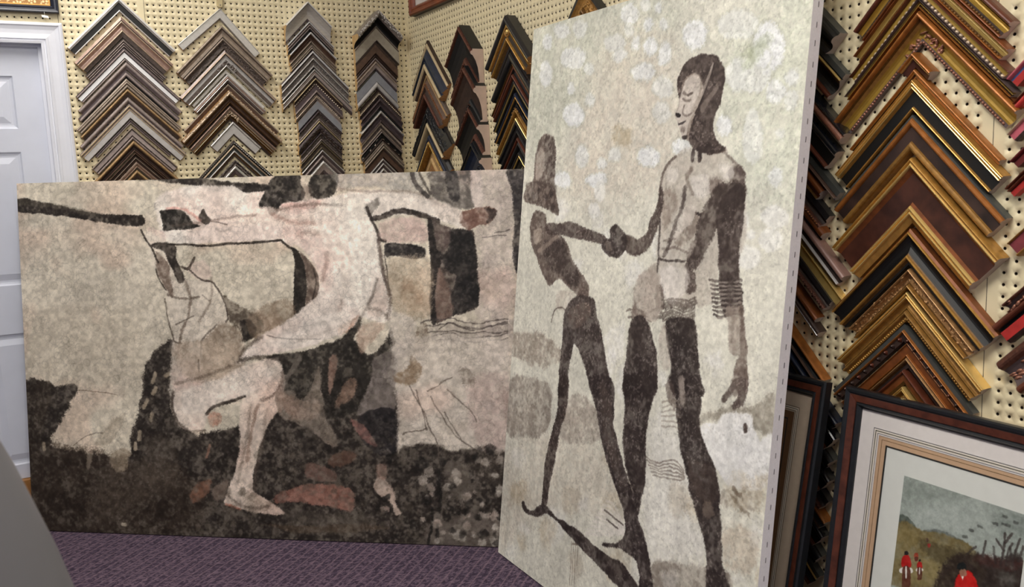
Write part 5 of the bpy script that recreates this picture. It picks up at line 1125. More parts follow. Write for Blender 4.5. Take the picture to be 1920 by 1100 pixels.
('s',(70,61,54),0.75,7,4,8,[1011,846,1042,847,1075,836,1115,836]),
('s',(206,200,188),0.55,6,3,8,[1036,848,1076,846,1112,838]),
('s',(70,61,54),0.75,7,4,8,[1015,858,1044,858,1076,847,1116,847]),
('s',(206,200,188),0.55,6,3,8,[1037,860,1078,858,1113,850]),
('s',(70,61,54),0.75,7,4,8,[1018,869,1045,870,1078,859,1117,859]),
('s',(206,200,188),0.55,6,3,8,[1039,872,1079,869,1114,861]),
('s',(70,61,54),0.75,7,4,8,[1022,881,1047,881,1079,870,1119,870]),
('s',(206,200,188),0.55,6,3,8,[1040,883,1081,881,1116,872]),
('p',(160,150,138),0.92,7,7,0.4,[1061,857,1116,846,1129,891,1145,964,1091,964,1076,908]),
('p',(120,108,97),0.93,7,7,0.4,[1110,856,1117,845,1132,900,1147,964,1160,1032,1150,1062,1104,1072,1110,999,1123,958]),
('p',(98,87,78),0.93,6,6,0.35,[1111,1030,1155,1021,1159,1071,1126,1106,1114,1100,1130,1072,1123,1055,1109,1069,1088,1097,1075,1085,1101,1048]),
('s',(130,118,100),0.6,3,2,3,[463,1686,469,1745,469,1828]),
('s',(130,118,100),0.6,3,2,3,[487,1690,491,1749,495,1817]),
('s',(130,118,100),0.6,3,2,3,[500,1685,503,1750]),
('s',(130,118,100),0.6,3,2,3,[474,1688,480,1766,481,1823]),
('s',(120,108,92),0.7,6,3,5,[469,1690,495,1684]),
]
PAINT_F=[
('p',(150,158,152),1,3,0,0,[171,174,452,176,468,303,178,542,170,338]),
('p',(120,128,122),0.6,40,20,0.4,[171,174,324,174,269,194,175,231]),
('p',(172,180,174),0.6,40,20,0.4,[213,227,381,195,332,239,218,268]),
('p',(96,104,100),0.5,40,20,0.4,[379,180,453,181,458,220,398,226]),
('p',(70,78,72),0.95,4,5,0.3,[171,262,190,259,202,265,216,277,189,290,170,291]),
('p',(86,92,90),0.9,4,5,0.3,[229,279,272,262,319,266,349,279,310,285]),
('p',(112,98,62),0.95,6,5,0.3,[172,281,229,277,285,267,319,268,354,280,373,342,169,427]),
('p',(132,118,76),0.5,14,10,0.5,[173,290,221,290,213,322,174,366]),
('p',(74,66,44),0.8,14,8,0.4,[228,299,299,290,355,282,360,321,294,336,250,325]),
('p',(136,124,84),0.7,14,8,0.4,[213,350,282,335,270,385,221,405]),
('p',(40,30,26),0.95,12,12,0.3,[302,311,344,286,392,281,448,255,469,380,287,463,284,351]),
('p',(78,42,38),0.5,10,12,0.7,[356,290,449,264,449,280,369,306]),
('s',(52,44,42),0.8,5,2,4,[409,288,409,254,408,220]),
('s',(52,44,42),0.8,5,2,4,[409,254,392,239]),
('s',(52,44,42),0.8,5,2,4,[409,238,421,218]),
('s',(52,44,42),0.8,5,2,4,[431,277,434,244,439,222]),
('s',(52,44,42),0.8,5,2,4,[419,282,419,253,424,235]),
('s',(52,44,42),0.8,5,2,4,[398,287,389,256]),
('s',(52,44,42),0.8,5,2,4,[371,284,371,252]),
('s',(52,44,42),0.8,5,2,4,[442,267,446,235]),
('s',(52,44,42),0.8,5,2,4,[339,288,353,269]),
('s',(52,44,42),0.8,5,2,4,[427,268,422,244]),
('s',(56,58,56),0.7,6,3,3,[400,188,406,188]),
('s',(56,58,56),0.7,6,3,3,[400,203,407,203]),
('s',(56,58,56),0.7,6,3,3,[382,208,389,208]),
('s',(56,58,56),0.7,6,3,3,[408,203,414,203]),
('s',(56,58,56),0.7,6,3,3,[323,258,330,257]),
('s',(56,58,56),0.7,6,3,3,[335,240,341,240]),
('s',(56,58,56),0.7,6,3,3,[423,193,429,193]),
('s',(56,58,56),0.7,6,3,3,[352,226,359,225]),
('p',(168,26,24),1,2,1,0.1,[190,356,196,347,205,344,211,351,214,368,192,375]),
('p',(30,26,26),1,2,1,0,[195,339,202,336,204,342,195,346]),
('p',(214,210,204),1,2,1,0,[189,379,215,369,219,379,190,390]),
('p',(84,44,32),1,2,1,0.2,[195,375,211,369,218,401,215,416,200,423,197,409]),
('p',(222,218,212),1,1,1,0,[201,373,204,371,207,394,204,395]),
('p',(168,26,24),1,2,1,0.1,[228,353,231,348,236,347,239,351,240,360,229,363]),
('p',(30,26,26),1,2,1,0,[231,344,234,342,235,346,231,348]),
('p',(214,210,204),1,2,1,0,[228,365,241,360,243,365,228,372]),
('p',(84,44,32),1,2,1,0.2,[230,363,239,360,243,377,241,386,233,389,232,382]),
('p',(222,218,212),1,1,1,0,[234,362,236,361,237,374,235,374]),
('p',(150,60,40),1,2,1,0.1,[219,334,226,330,228,339,219,342]),
('p',(90,40,30),1,2,1,0.1,[220,342,228,339,228,348,222,350]),
('p',(140,40,36),0.9,2,1,0.1,[246,302,253,300,253,307,248,309]),
('p',(70,50,40),0.9,2,1,0.1,[242,292,246,291,247,298,243,299]),
('p',(186,28,24),1,4,2,0.1,[318,368,323,341,341,324,356,331,367,347,374,396,325,418]),
('p',(24,28,28),1,3,1,0,[318,330,321,317,334,312,339,322,330,329]),
('p',(150,110,90),1,3,1,0.1,[325,331,338,324,340,337,329,343]),
('p',(226,222,214),1,2,1,0,[331,343,335,340,334,349]),
]
# ------------------------------------------------------------------ room shell
def np_mesh(name, verts, quads, mats, midx=None, parent=None):
    me = bpy.data.meshes.new(name)
    nv, nf = len(verts), len(quads)
    me.vertices.add(nv); me.vertices.foreach_set('co', np.ascontiguousarray(verts, dtype=np.float32).ravel())
    me.loops.add(nf * 4); me.loops.foreach_set('vertex_index', np.ascontiguousarray(quads, dtype=np.int32).ravel())
    me.polygons.add(nf)
    me.polygons.foreach_set('loop_start', np.arange(0, nf * 4, 4, dtype=np.int32))
    for k in mats: me.materials.append(M[k])
    if midx is not None: me.polygons.foreach_set('material_index', np.ascontiguousarray(midx, dtype=np.int32))
    me.update(calc_edges=True)
    o = bpy.data.objects.new(name, me); COL.objects.link(o)
    if parent is not None: o.parent = parent
    return o

def pegboard(name, parent, a0, a1, z0, z1, off_a, off_z, back):
    """board in (a, z) with a drilled hole on a one inch grid; back=True: on y=0, else on x=0 (a = -y)"""
    ia = np.arange(math.ceil((a0 + PITCH/2 - off_a) / PITCH - 1e-6), math.floor((a1 - PITCH/2 - off_a) / PITCH + 1e-6) + 1)
    iz = np.arange(math.ceil((z0 + PITCH/2 - off_z) / PITCH - 1e-6), math.floor((z1 - PITCH/2 - off_z) / PITCH + 1e-6) + 1)
    h = PITCH / 2; r = 0.0036; T = 0.006
    outer = np.array([(h,0),(h,h),(0,h),(-h,h),(-h,0),(-h,-h),(0,-h),(h,-h)])
    ang = np.arange(8) * math.pi / 4
    inner = np.stack([r*np.cos(ang), r*np.sin(ang)], 1)
    base = np.concatenate([outer, inner, inner]); dep = np.array([0]*16 + [T]*8)
    A, Z = np.meshgrid(off_a + ia * PITCH, off_z + iz * PITCH, indexing='ij')
    cen = np.stack([A.ravel(), Z.ravel()], 1)
    n = len(cen)
    p = cen[:, None, :] + base[None]
    d = np.broadcast_to(dep, (n, 24))
    q = []; qm = []
    for k in range(8):
        j = (k + 1) % 8
        q.append((k, j, 8 + j, 8 + k)); q.append((8 + k, 8 + j, 16 + j, 16 + k)); qm += [0, 1]
    q = np.array(q)
    Q = (np.arange(n)[:, None, None] * 24 + q[None]).reshape(-1, 4)
    P = p.reshape(-1, 2); D = d.reshape(-1); MI = np.tile(np.array(qm), n)
    # border strips so the board is complete up to its edges
    ga0, ga1 = off_a + ia[0]*PITCH - h, off_a + ia[-1]*PITCH + h
    gz0, gz1 = off_z + iz[0]*PITCH - h, off_z + iz[-1]*PITCH + h
    ex, exd, eq = [], [], []
    for (u0,u1,w0,w1) in ((a0,ga0,z0,z1),(ga1,a1,z0,z1),(ga0,ga1,z0,gz0),(ga0,ga1,gz1,z1)):
        if u1 - u0 < 1e-5 or w1 - w0 < 1e-5: continue
        b = len(P) + len(ex); ex += [(u0,w0),(u1,w0),(u1,w1),(u0,w1)]; exd += [0]*4; eq.append((b,b+1,b+2,b+3))
    if ex:
        P = np.concatenate([P, np.array(ex)]); D = np.concatenate([D, exd]); Q = np.concatenate([Q, np.array(eq)]); MI = np.concatenate([MI, np.zeros(len(eq))])
    if back:
        V = np.stack([P[:,0], D, P[:,1]], 1)
    else:
        V = np.stack([D, -P[:,0], P[:,1]], 1)
    return tag(np_mesh(name, V, Q, ['pegboard', 'hardboard_shade'], MI, parent=parent), kind='structure')

CEIL = 3.0
def struct(name, mb, parent=None, **k):
    return tag(mb.build(name, parent, **k), kind='structure')
b = MB(); b.box((-4.2,-7.0,-.05),(.2,.3,0), 'carpet'); struct('floor', b)
b = MB(); b.box((-4.2,-7.0,CEIL),(.2,.3,CEIL+.05), 'plaster'); struct('ceiling', b)
DX0, DX1, DZ = -2.39, -1.63, 1.99           # clear door opening
b = MB()
b.box((-4.2,.03,0),(DX0-.02,.14,CEIL), 'cavity'); b.box((DX1+.02,.03,0),(.2,.14,CEIL), 'cavity'); b.box((DX0-.02,.012,DZ+.02),(DX1+.02,.14,CEIL), 'cavity')
wb = struct('wall_back', b)
b = MB(); b.box((.03,-7.0,0),(.14,.03,CEIL), 'cavity'); wr = struct('wall_right', b)
OZ = 2.14 % PITCH
pegboard('pegboard_panel', wb, -1.556, -1.221, 0.0, CEIL-.01, -.0127, OZ, True)
pegboard('pegboard_panel', wb, -1.2195, 0.0, 0.0, CEIL-.01, -.0127, OZ, True)
pegboard('pegboard_panel', wb, -2.47, -1.5575, 2.06, CEIL-.01, -.0127, OZ, True)
b = MB(); b.box((-4.2,-.001,0),(-2.4715,.006,CEIL-.01), 'pegboard'); tag(b.build('pegboard_panel', wb), kind='structure')
OR = OZ + .0016
pegboard('pegboard_panel', wr, 0.0, 1.823, 1.1, CEIL-.01, .45*PITCH, OR, False)
pegboard('pegboard_panel', wr, 1.8245, 3.0425, .3, CEIL-.01, .44*PITCH, OR, False)
pegboard('pegboard_panel', wr, 3.044, 4.26, .3, CEIL-.01, .2*PITCH, OR + .003, False)
b = MB(); b.box((0,-1.823,0),(.006,0,1.099), 'pegboard'); b.box((0,-4.26,0),(.006,-1.8245,.299), 'pegboard'); b.box((0,-7.0,0),(.006,-4.262,CEIL-.01), 'pegboard')
tag(b.build('pegboard_panel', wr), kind='structure')

# ---- door with moulded casing
def casing(mb):
    # cross-section from the outer edge to the opening: (distance, height off wall)
    prof = [(0,0),(0,.018),(.008,.022),(.012,.022),(.016,.018),(.030,.014),(.045,.013),(.055,.014),(.056,.019),(.066,.021),(.068,.016),(.074,.016),(.075,.021),(.084,.019),(.084,0)]
    top = 2.07
    xo1, xo0 = -1.546, DX0 - (.084)
    rows = []
    for d, h in prof:
        rows.append([(xo0 + d, -h, 0.0), (xo0 + d, -h, top - d), (xo1 - d, -h, top - d), (xo1 - d, -h, 0.0)])
    mb.grid(rows, 'white_paint')
b = MB(); casing(b); struct('trim_1', b)
b = MB()
jd = .11
b.box((DX1-.001,-.004,0),(DX1+.019,jd,DZ+.02),'white_paint'); b.box((DX0-.019,-.004,0),(DX0+.001,jd,DZ+.02),'white_paint'); b.box((DX0,-.004,DZ),(DX1,jd,DZ+.019),'white_paint')
b.box((DX1-.014,.022,0),(DX1,.034,DZ),'white_paint'); b.box((DX0,.022,0),(DX0+.014,.034,DZ),'white_paint'); b.box((DX0+.014,.022,DZ-.014),(DX1-.014,.034,DZ),'white_paint')
struct('trim_2', b)
def door_panel(mb, x0, x1, z0, z1, y):
    steps = [(0,0),(.006,.006),(.014,.008),(.022,.008),(.048,.001)]
    rows = []
    for d, e in steps:
        rows.append([(x0+d,y+e,z0+d),(x1-d,y+e,z0+d),(x1-d,y+e,z1-d),(x0+d,y+e,z1-d)])
    mb.grid(rows, 'door_paint', True)
    mb.face(rows[-1], 'door_paint')
def door():
    mb = MB(); y = .034; x0, x1, z0, z1 = DX0+.003, DX1-.003, .165, DZ-.003
    pr, pl = -1.746, -1.746-.215
    cols = [(pl, pr), (x0+.115, x0+.115+.215)]
    zr = [(.227,.795),(1.0,1.551),(1.646,1.859)]
    xs = sorted([x0, x1] + [c for p in cols for c in p]); zs = sorted([z0, z1] + [c for p in zr for c in p])
    for i in range(len(xs)-1):
        for j in range(len(zs)-1):
            isp = any(abs(xs[i]-a) < 1e-6 and abs(xs[i+1]-c) < 1e-6 for a, c in cols) and any(abs(zs[j]-a) < 1e-6 and abs(zs[j+1]-c) < 1e-6 for a, c in zr)
            if isp: door_panel(mb, xs[i], xs[i+1], zs[j], zs[j+1], y)
            else: mb.face([(xs[i],y,zs[j]),(xs[i+1],y,zs[j]),(xs[i+1],y,zs[j+1]),(xs[i],y,zs[j+1])], 'door_paint')
    mb.box((x0, y+.012, z0), (x1, y+.045, z1), 'door_paint')
    return mb
d1 = struct('door_1', door())
kb = MB()
rows = []
for r, yy in ((.026,.033),(.026,.028),(.012,.024),(.011,.0),(.022,-.006),(.027,-.018),(.024,-.032),(.010,-.038),(.001,-.0385)):
    rows.append([(DX0+.075+r*math.cos(t), yy, .97+r*math.sin(t)) for t in [k*math.pi/8 for k in range(16)]])
kb.grid(rows, 'gold', True); kb.build('door_knob', d1, True)
b = MB(); b.box((DX0,.0,0),(DX1,.12,.163),'oak'); struct('trim_3', b)
b = MB(); b.box((-4.2,-.016,0),(DX0-.09,.0,.09),'white_paint'); struct('baseboard_back', b)
b = MB(); b.box((-1.54,-.014,0),(-.002,-.001,.085),'white_paint'); struct('baseboard_corner', b)
b = MB(); b.box((-.014,-7.0,0),(-.001,-.015,.085),'white_paint'); struct('baseboard_right', b)
# ------------------------------------------------------------------ moulding profiles
# tokens: material shape width.  f flat, c convex, v hollow, u rises, d falls, n narrow groove, U / D rises / falls a lot, S hollow falling
PR = {
'silver_black':'silver f .16;silver_lit c .10;silver d .12;black d .04;panel_black f .52;silver_lit c .13',
'champagne':'pinkbrown u .16;mauve_dk n .06;champagne c .10;pinkbrown v .34;champagne c .10;dark_taupe d .24',
'fine_lines':'dark_taupe f .2;mauve c .2;dark_brown n .1;mauve c .2;dark_brown n .1;mauve c .2',
'bright_band':'plum f .10;mauve c .16;plum d .08;silver_lit f .40;dark_brown n .08;mauve c .18',
'grey_round':'mauve c .6;mauve_dk d .4',
'grey_round2':'plum f .25;mauve c .5;black d .25',
'taupe_lines':'brown u .3;taupe c .25;dark_taupe n .1;taupe f .2;dark_brown d .15',
'gold_tan':'tan c .45;gold_dk n .1;dark_brown d .45',
'mauve_round':'mauve c .75;mauve_dk d .25',
'cream_line_grey':'mauve f .1;cream c .10;mauve v .16;cream c .08;greyflat f .5;mauve_dk d .06',
'purple_thin':'plum c .6;mauve c .4',
'mauve_bead':'taupe c .18;mauve_dk n .07;mauve f .40;dark_brown n .12;mauve c .23',
'tan_brown':'tan c .36;brown d .1;dark_brown v .36;brown c .18',
'brown_lines':'brown c .2;dark_brown v .35;taupe c .12;dark_brown d .33',
'silver_flat':'silver c .12;silver f .76;silver_dk d .12',
'taupe_carved':'taupe c .14;brown n .05;taupe v .30;dark_taupe n .05;taupe c .10;dark_taupe v .36',
'silver_ornate':'mauve u .14;champagne c .12;mauve_dk n .06;greyflat v .28;dark_taupe f .30;silver c .10',
'pink_silver':'greyflat u .2;mauve n .06;pinkbrown c .3;silver c .2;mauve_dk d .24',
'brown_grey':'taupe c .4;brown d .6',
'champagne_cove':'champagne_lt u .08;champagne c .30;gold_dk d .12;brown v .32;gold_dk c .08;dark_brown d .10',
'taupe_gold':'pinkbrown c .22;taupe v .16;gold_dk c .14;champagne c .10;gold_dk v .20;dark_brown d .18',
'silver_wide':'silver c .22;mauve n .03;greyflat f .67;mauve_dk d .08',
'black_thin':'dark_taupe f .3;black v .4;black d .3',
'silver_gold':'champagne c .2;slate v .3;silver c .2;gold_dk d .15;dark_brown f .15',
'dark_carved':'plum c .2;dark_taupe v .6;mauve c .2',
'silver_thin':'silver c .45;plum n .1;mauve_dk d .45',
'slab_silver':'silver_lit c .10;mauve_dk n .03;slab S .75;mauve_dk d .12',
'bright_dark_lines':'silver_lit c .18;mauve_dk n .1;mauve c .22;dark_taupe n .1;mauve c .16;black d .24',
'bright_brown':'silver_lit c .20;brown d .10;brown v .48;taupe c .22',
'silver_carved':'plum f .05;silver_lit c .13;mauve_dk v .08;pewter f .17;silver c .10;pewter n .04;silver_dk v .27;silver c .10;mauve_dk d .06',
'silver_grey':'silver c .22;plum n .06;mauve f .34;silver c .12;mauve_dk d .26',
'cream_fleck':'cream c .10;dark_brown v .40;plum f .34;mauve c .16',
'pink_rope':'plum f .34;pearl c .36;mauve d .30',
'bluegrey_flat':'mauve f .08;bluegrey f .80;plum d .12',
'cream_dark':'cream c .15;dark_taupe n .07;plum c .45;dark_brown d .33',
'olive_lines':'olive c .3;dark_taupe v .4;olive c .3',
'rope_silver':'silver c .3;mauve f .4;plum d .3',
'deep_silver_black':'silver_dk c .44;mauve d .06;panel_black S .5',
'beige_wide':'taupe c .10;plum n .04;beige f .80;dark_taupe d .06',
'brown_wide':'dark_brown f .22;plum n .03;brown f .63;dark_brown d .12',
'brown_taupe':'dark_brown c .14;brown n .05;mauve c .14;brown f .10;taupe c .20;mauve f .25;plum d .12',
'bluegrey_step':'bluegrey f .58;plum n .03;greyflat c .33;plum d .06',
'olive_bead':'dark_brown f .3;olive c .4;plum d .3',
'purple_dark':'mauve_dk c .25;plum v .35;mauve_dk c .12;black d .28',
'silver_ridge_dark':'silver c .24;plum d .1;plum v .46;mauve_dk c .2',
'grey_carved':'taupe f .3;dark_taupe v .45;taupe c .25',
'dark_fleck':'mauve c .18;panel_black v .58;dark_brown c .24',
'taupe_lines':'taupe u .2;brown n .08;taupe c .3;dark_taupe n .08;taupe c .34',
'navy_cream':'dark_brown f .10;cream c .15;black n .03;navy U .24;slate c .03;navy v .15;slate c .03;dark_brown n .03;cream c .17;dark_brown d .07',
'rope_brown':'dark_taupe u .12;tan c .10;black n .05;brown U .3;dark_brown v .25;copper_dk c .18',
'black_cream_lip':'black_sat f .12;black_gloss U .30;black_gloss c .36;black n .06;cream c .16',
'black_rope':'black_sat U .4;navy c .35;gold_old c .25',
'tan_wood':'tan U .5;raw_pale c .2;raw_wood f .3',
'cove_black':'black f .04;copper_dk c .12;black S .66;copper_dk c .18',
'cove_brown':'black f .04;copper_dk c .14;dark_brown S .64;black c .18',
'cove_navy':'black f .04;black_gloss c .14;navy S .62;black_gloss c .20',
'black_gold_block':'black_sat c .28;gold_br c .05;gold_old v .14;black_sat f .20;gold c .10;gold_dk d .10;black_sat f .13',
'black_round':'black_sat f .1;black_gloss c .8;black d .1',
'red_brown_line':'gold_dk c .1;redbrown f .2;black v .34;redbrown c .24;black d .12',
'black_gold_thin':'black_sat c .4;gold_br c .12;black v .48',
'black_blue_gold':'black v .2;navy c .3;gold c .12;black v .38',
'gold_old_wide':'black_gloss f .24;navy v .2;gold_old c .42;gold_dk d .14',
'black_gold_line':'gold_old v .2;gold_br c .17;black_gloss c .36;black_sat d .27',
'black_brown_fleck':'black_sat c .3;dark_brown v .4;redbrown c .3',
'black_thin2':'black_sat c .5;black v .5',
'ornate_gold':'black f .16;gold_old v .6;gold_dk c .24',
'black_block':'slate f .10;black c .42;panel_black v .48',
'black_gold_b':'slate f .18;black n .04;gold_br c .08;gold_dk d .10;panel_black v .42;redbrown c .18',
'rose_wood':'black_gloss c .28;rosewood c .58;dark_brown d .14',
'black_gloss_w':'black_gloss c .26;silver_dk c .04;panel_black f .50;redbrown c .20',
'slate_brown':'slate f .52;dark_brown n .06;brown c .20;dark_brown d .22',
'orange_brown':'orange_dk c .55;redbrown f .3;gold_dk c .15',
'black_bead':'black_sat f .35;dark_brown v .35;copper_dk c .3',
'brown_step':'orange_dk c .46;dark_brown v .3;redbrown c .24',
'mauve_wood':'mauvewood c .44;dark_brown v .30;greyflat c .16;dark_brown d .10',
'gold_two':'gold_br c .20;gold_dk n .06;gold_yel f .16;gold_pale f .58',
'brown_chrome':'dark_brown c .5;silver_lit c .12;black d .38',
'orange_black':'orange c .30;black n .04;panel_black v .50;brown c .16',
'navy_thin':'navy c .4;black_gloss v .6',
'g_red_gold':'redbrown c .30;gold_dk n .04;gold_yel v .36;dark_brown f .16;orange_dk c .14',
'g_cream_gold':'orange_dk c .22;gold_pale v .46;gold_dk f .18;orange c .14',
'g_red_gold2':'redbrown c .20;orange_dk n .04;gold_yel f .46;dark_brown f .20;mauve_dk c .10',
'g_brown_gold':'mauve_dk c .18;gold_pale v .34;gold_yel f .10;dark_brown v .22;orange c .16',
'g_orange_cove':'orange_dk n .05;orange c .22;gold_dk d .05;gold_old d .12;gold_yel v .40;mauve_dk f .16',
'g_orange_small':'orange c .35;gold_br c .10;burgundy d .55',
'g_orange_rail':'orange c .45;gold_br c .08;burgundy d .2;orange f .27',
'g_bright_black':'gold c .08;gold_br c .09;gold_dk n .03;gold_br c .08;gold d .06;panel_black f .48;gold c .12;gold_dk d .06',
'g_orange_mottle':'slate f .08;orange c .24;mottle f .40;gold_old c .28',
'g_big_brown':'gold c .07;gold_br c .08;orange_dk d .09;burgundy f .44;orange_dk u .05;gold_br c .08;gold_br c .07;gold d .12',
'g_black_gold':'orange_dk u .08;gold c .09;gold_dk n .03;panel_black v .48;gold_dk u .04;gold c .12;gold_dk d .08;panel_black f .08',
'g_carved':'champagne_lt c .16;gold_dk n .03;champagne_lt v .48;gold_dk f .12;gold_old c .21',
'g_gold_ridge':'gold_br c .10;gold_dk n .03;gold_br c .10;gold_old v .36;gold_dk n .04;gold_old c .20;gold f .17',
'g_dentil':'slate f .34;orange c .18;dark_brown f .48',
'g_orange_wide':'orange c .1;orange_dk f .75;orange c .15',
'g_thin_champ':'champagne_lt c .3;gold_dk d .2;dark_brown f .5',
'g_redbrown':'redbrown c .25;orange_dk f .5;gold_dk d .25',
'r_redblue':'pink c .3;bluepaint f .16;red f .54',
'r_red':'redbrown c .2;red c .8',
'r_pink':'champagne c .18;pink f .62;dark_taupe d .2',
'r_maroon':'maroon c .35;dark_brown n .06;maroon f .59',
'r_redlines':'redbrown c .22;copper_dk n .06;redbrown c .22;dark_brown n .06;red f .44',
'r_leaf':'gold_old c .12;plumred f .68;gold_old c .20',
'r_brown':'copper_dk c .3;mauve_dk v .5;redbrown c .2',
'r_brownred':'redbrown c .30;panel_black v .16;red f .40;dark_brown d .14',
'r_carvebrown':'copper_dk c .28;mauve_dk v .50;redbrown c .22',
}

def profile(key):
    toks = []
    for t in PR[key].split(';'):
        m, sh, w = t.split(); toks.append((m, sh, float(w)))
    tot = sum(t[2] for t in toks)
    up = any(t[1] == 'U' for t in toks)
    h = .35 if up else .72
    if toks[0][1] == 'f' and toks[1][1] == 'c' and any(t[1] == 'S' for t in toks): h = .92
    if any(t[1] == 'S' for t in toks): h = .92
    pts = []   # (s, h, material of the segment that starts here)
    s = 0.0
    for m, sh, w in toks:
        w /= tot
        amp = min(.28, 1.1 * w + .06)
        if sh == 'f': pr = [(0, h), (1, h)]
        elif sh == 'c': pr = [(0, h), (.12, h + amp*.55), (.3, h + amp*.9), (.5, h + amp), (.7, h + amp*.9), (.88, h + amp*.55), (1, h)]
        elif sh == 'v': pr = [(0, h), (.15, h - amp*.5), (.35, h - amp*.9), (.5, h - amp), (.65, h - amp*.9), (.85, h - amp*.5), (1, h)]
        elif sh == 'n': pr = [(0, h), (.1, h - .16), (.9, h - .16), (1, h)]
        elif sh == 'u': h2 = min(.95, h + .15); pr = [(0, h), (1, h2)]; h = h2
        elif sh == 'd': h2 = max(.3, h - .18); pr = [(0, h), (1, h2)]; h = h2
        elif sh == 'U': h2 = min(.95, h + .5); pr = [(0, h), (.5, h + .3), (1, h2)]; h = h2
        elif sh == 'S': h2 = h - .5; pr = [(0, h), (.2, h - .24), (.45, h - .40), (.7, h - .47), (1, h2)]; h = h2
        for a, hh in pr[:-1]: pts.append((s + a * w, max(.12, hh), m))
        if sh in 'n': pass
        s += w
        last = (s, max(.12, pr[-1][1]), m)
    pts.append((1.0, last[1], last[2]))
    return pts

RAW = {1:'raw_pale',2:'raw_wood',3:'raw_pale',4:'raw_pale',5:'raw_wood',6:'raw_pink',7:'raw_wood',8:'raw_wood',9:'raw_grey',10:'raw_grey',11:'raw_grey'}
WHERE = {1:'column beside white door',2:'second column from door',3:'third column from door',4:'column left of room corner',
 5:'column right of room corner',6:'raw ended dark column',7:'column touching tall canvas',8:'column above tall canvas',
 9:'column behind tall canvas',10:'wide gold column',11:'column at right edge'}
GROUP = {1:'frame corner samples beside the door',2:'frame corner samples in the second column',3:'frame corner samples in the third column',4:'frame corner samples nearest the corner on the back wall',
 5:'dark frame corner samples beside the corner',6:'deep raw ended frame corner samples',7:'black and gold frame corner samples',8:'frame corner samples above the tall canvas',9:'frame corner samples behind the tall canvas',
 10:'gold frame corner samples on the right wall',11:'red frame corner samples at the right edge'}
ORD = ['topmost','second','third','fourth','fifth','sixth','seventh','eighth','ninth','tenth','eleventh','twelfth','thirteenth','fourteenth','fifteenth','sixteenth','seventeenth','eighteenth','nineteenth','twentieth','twenty-first','twenty-second','lowest','last']

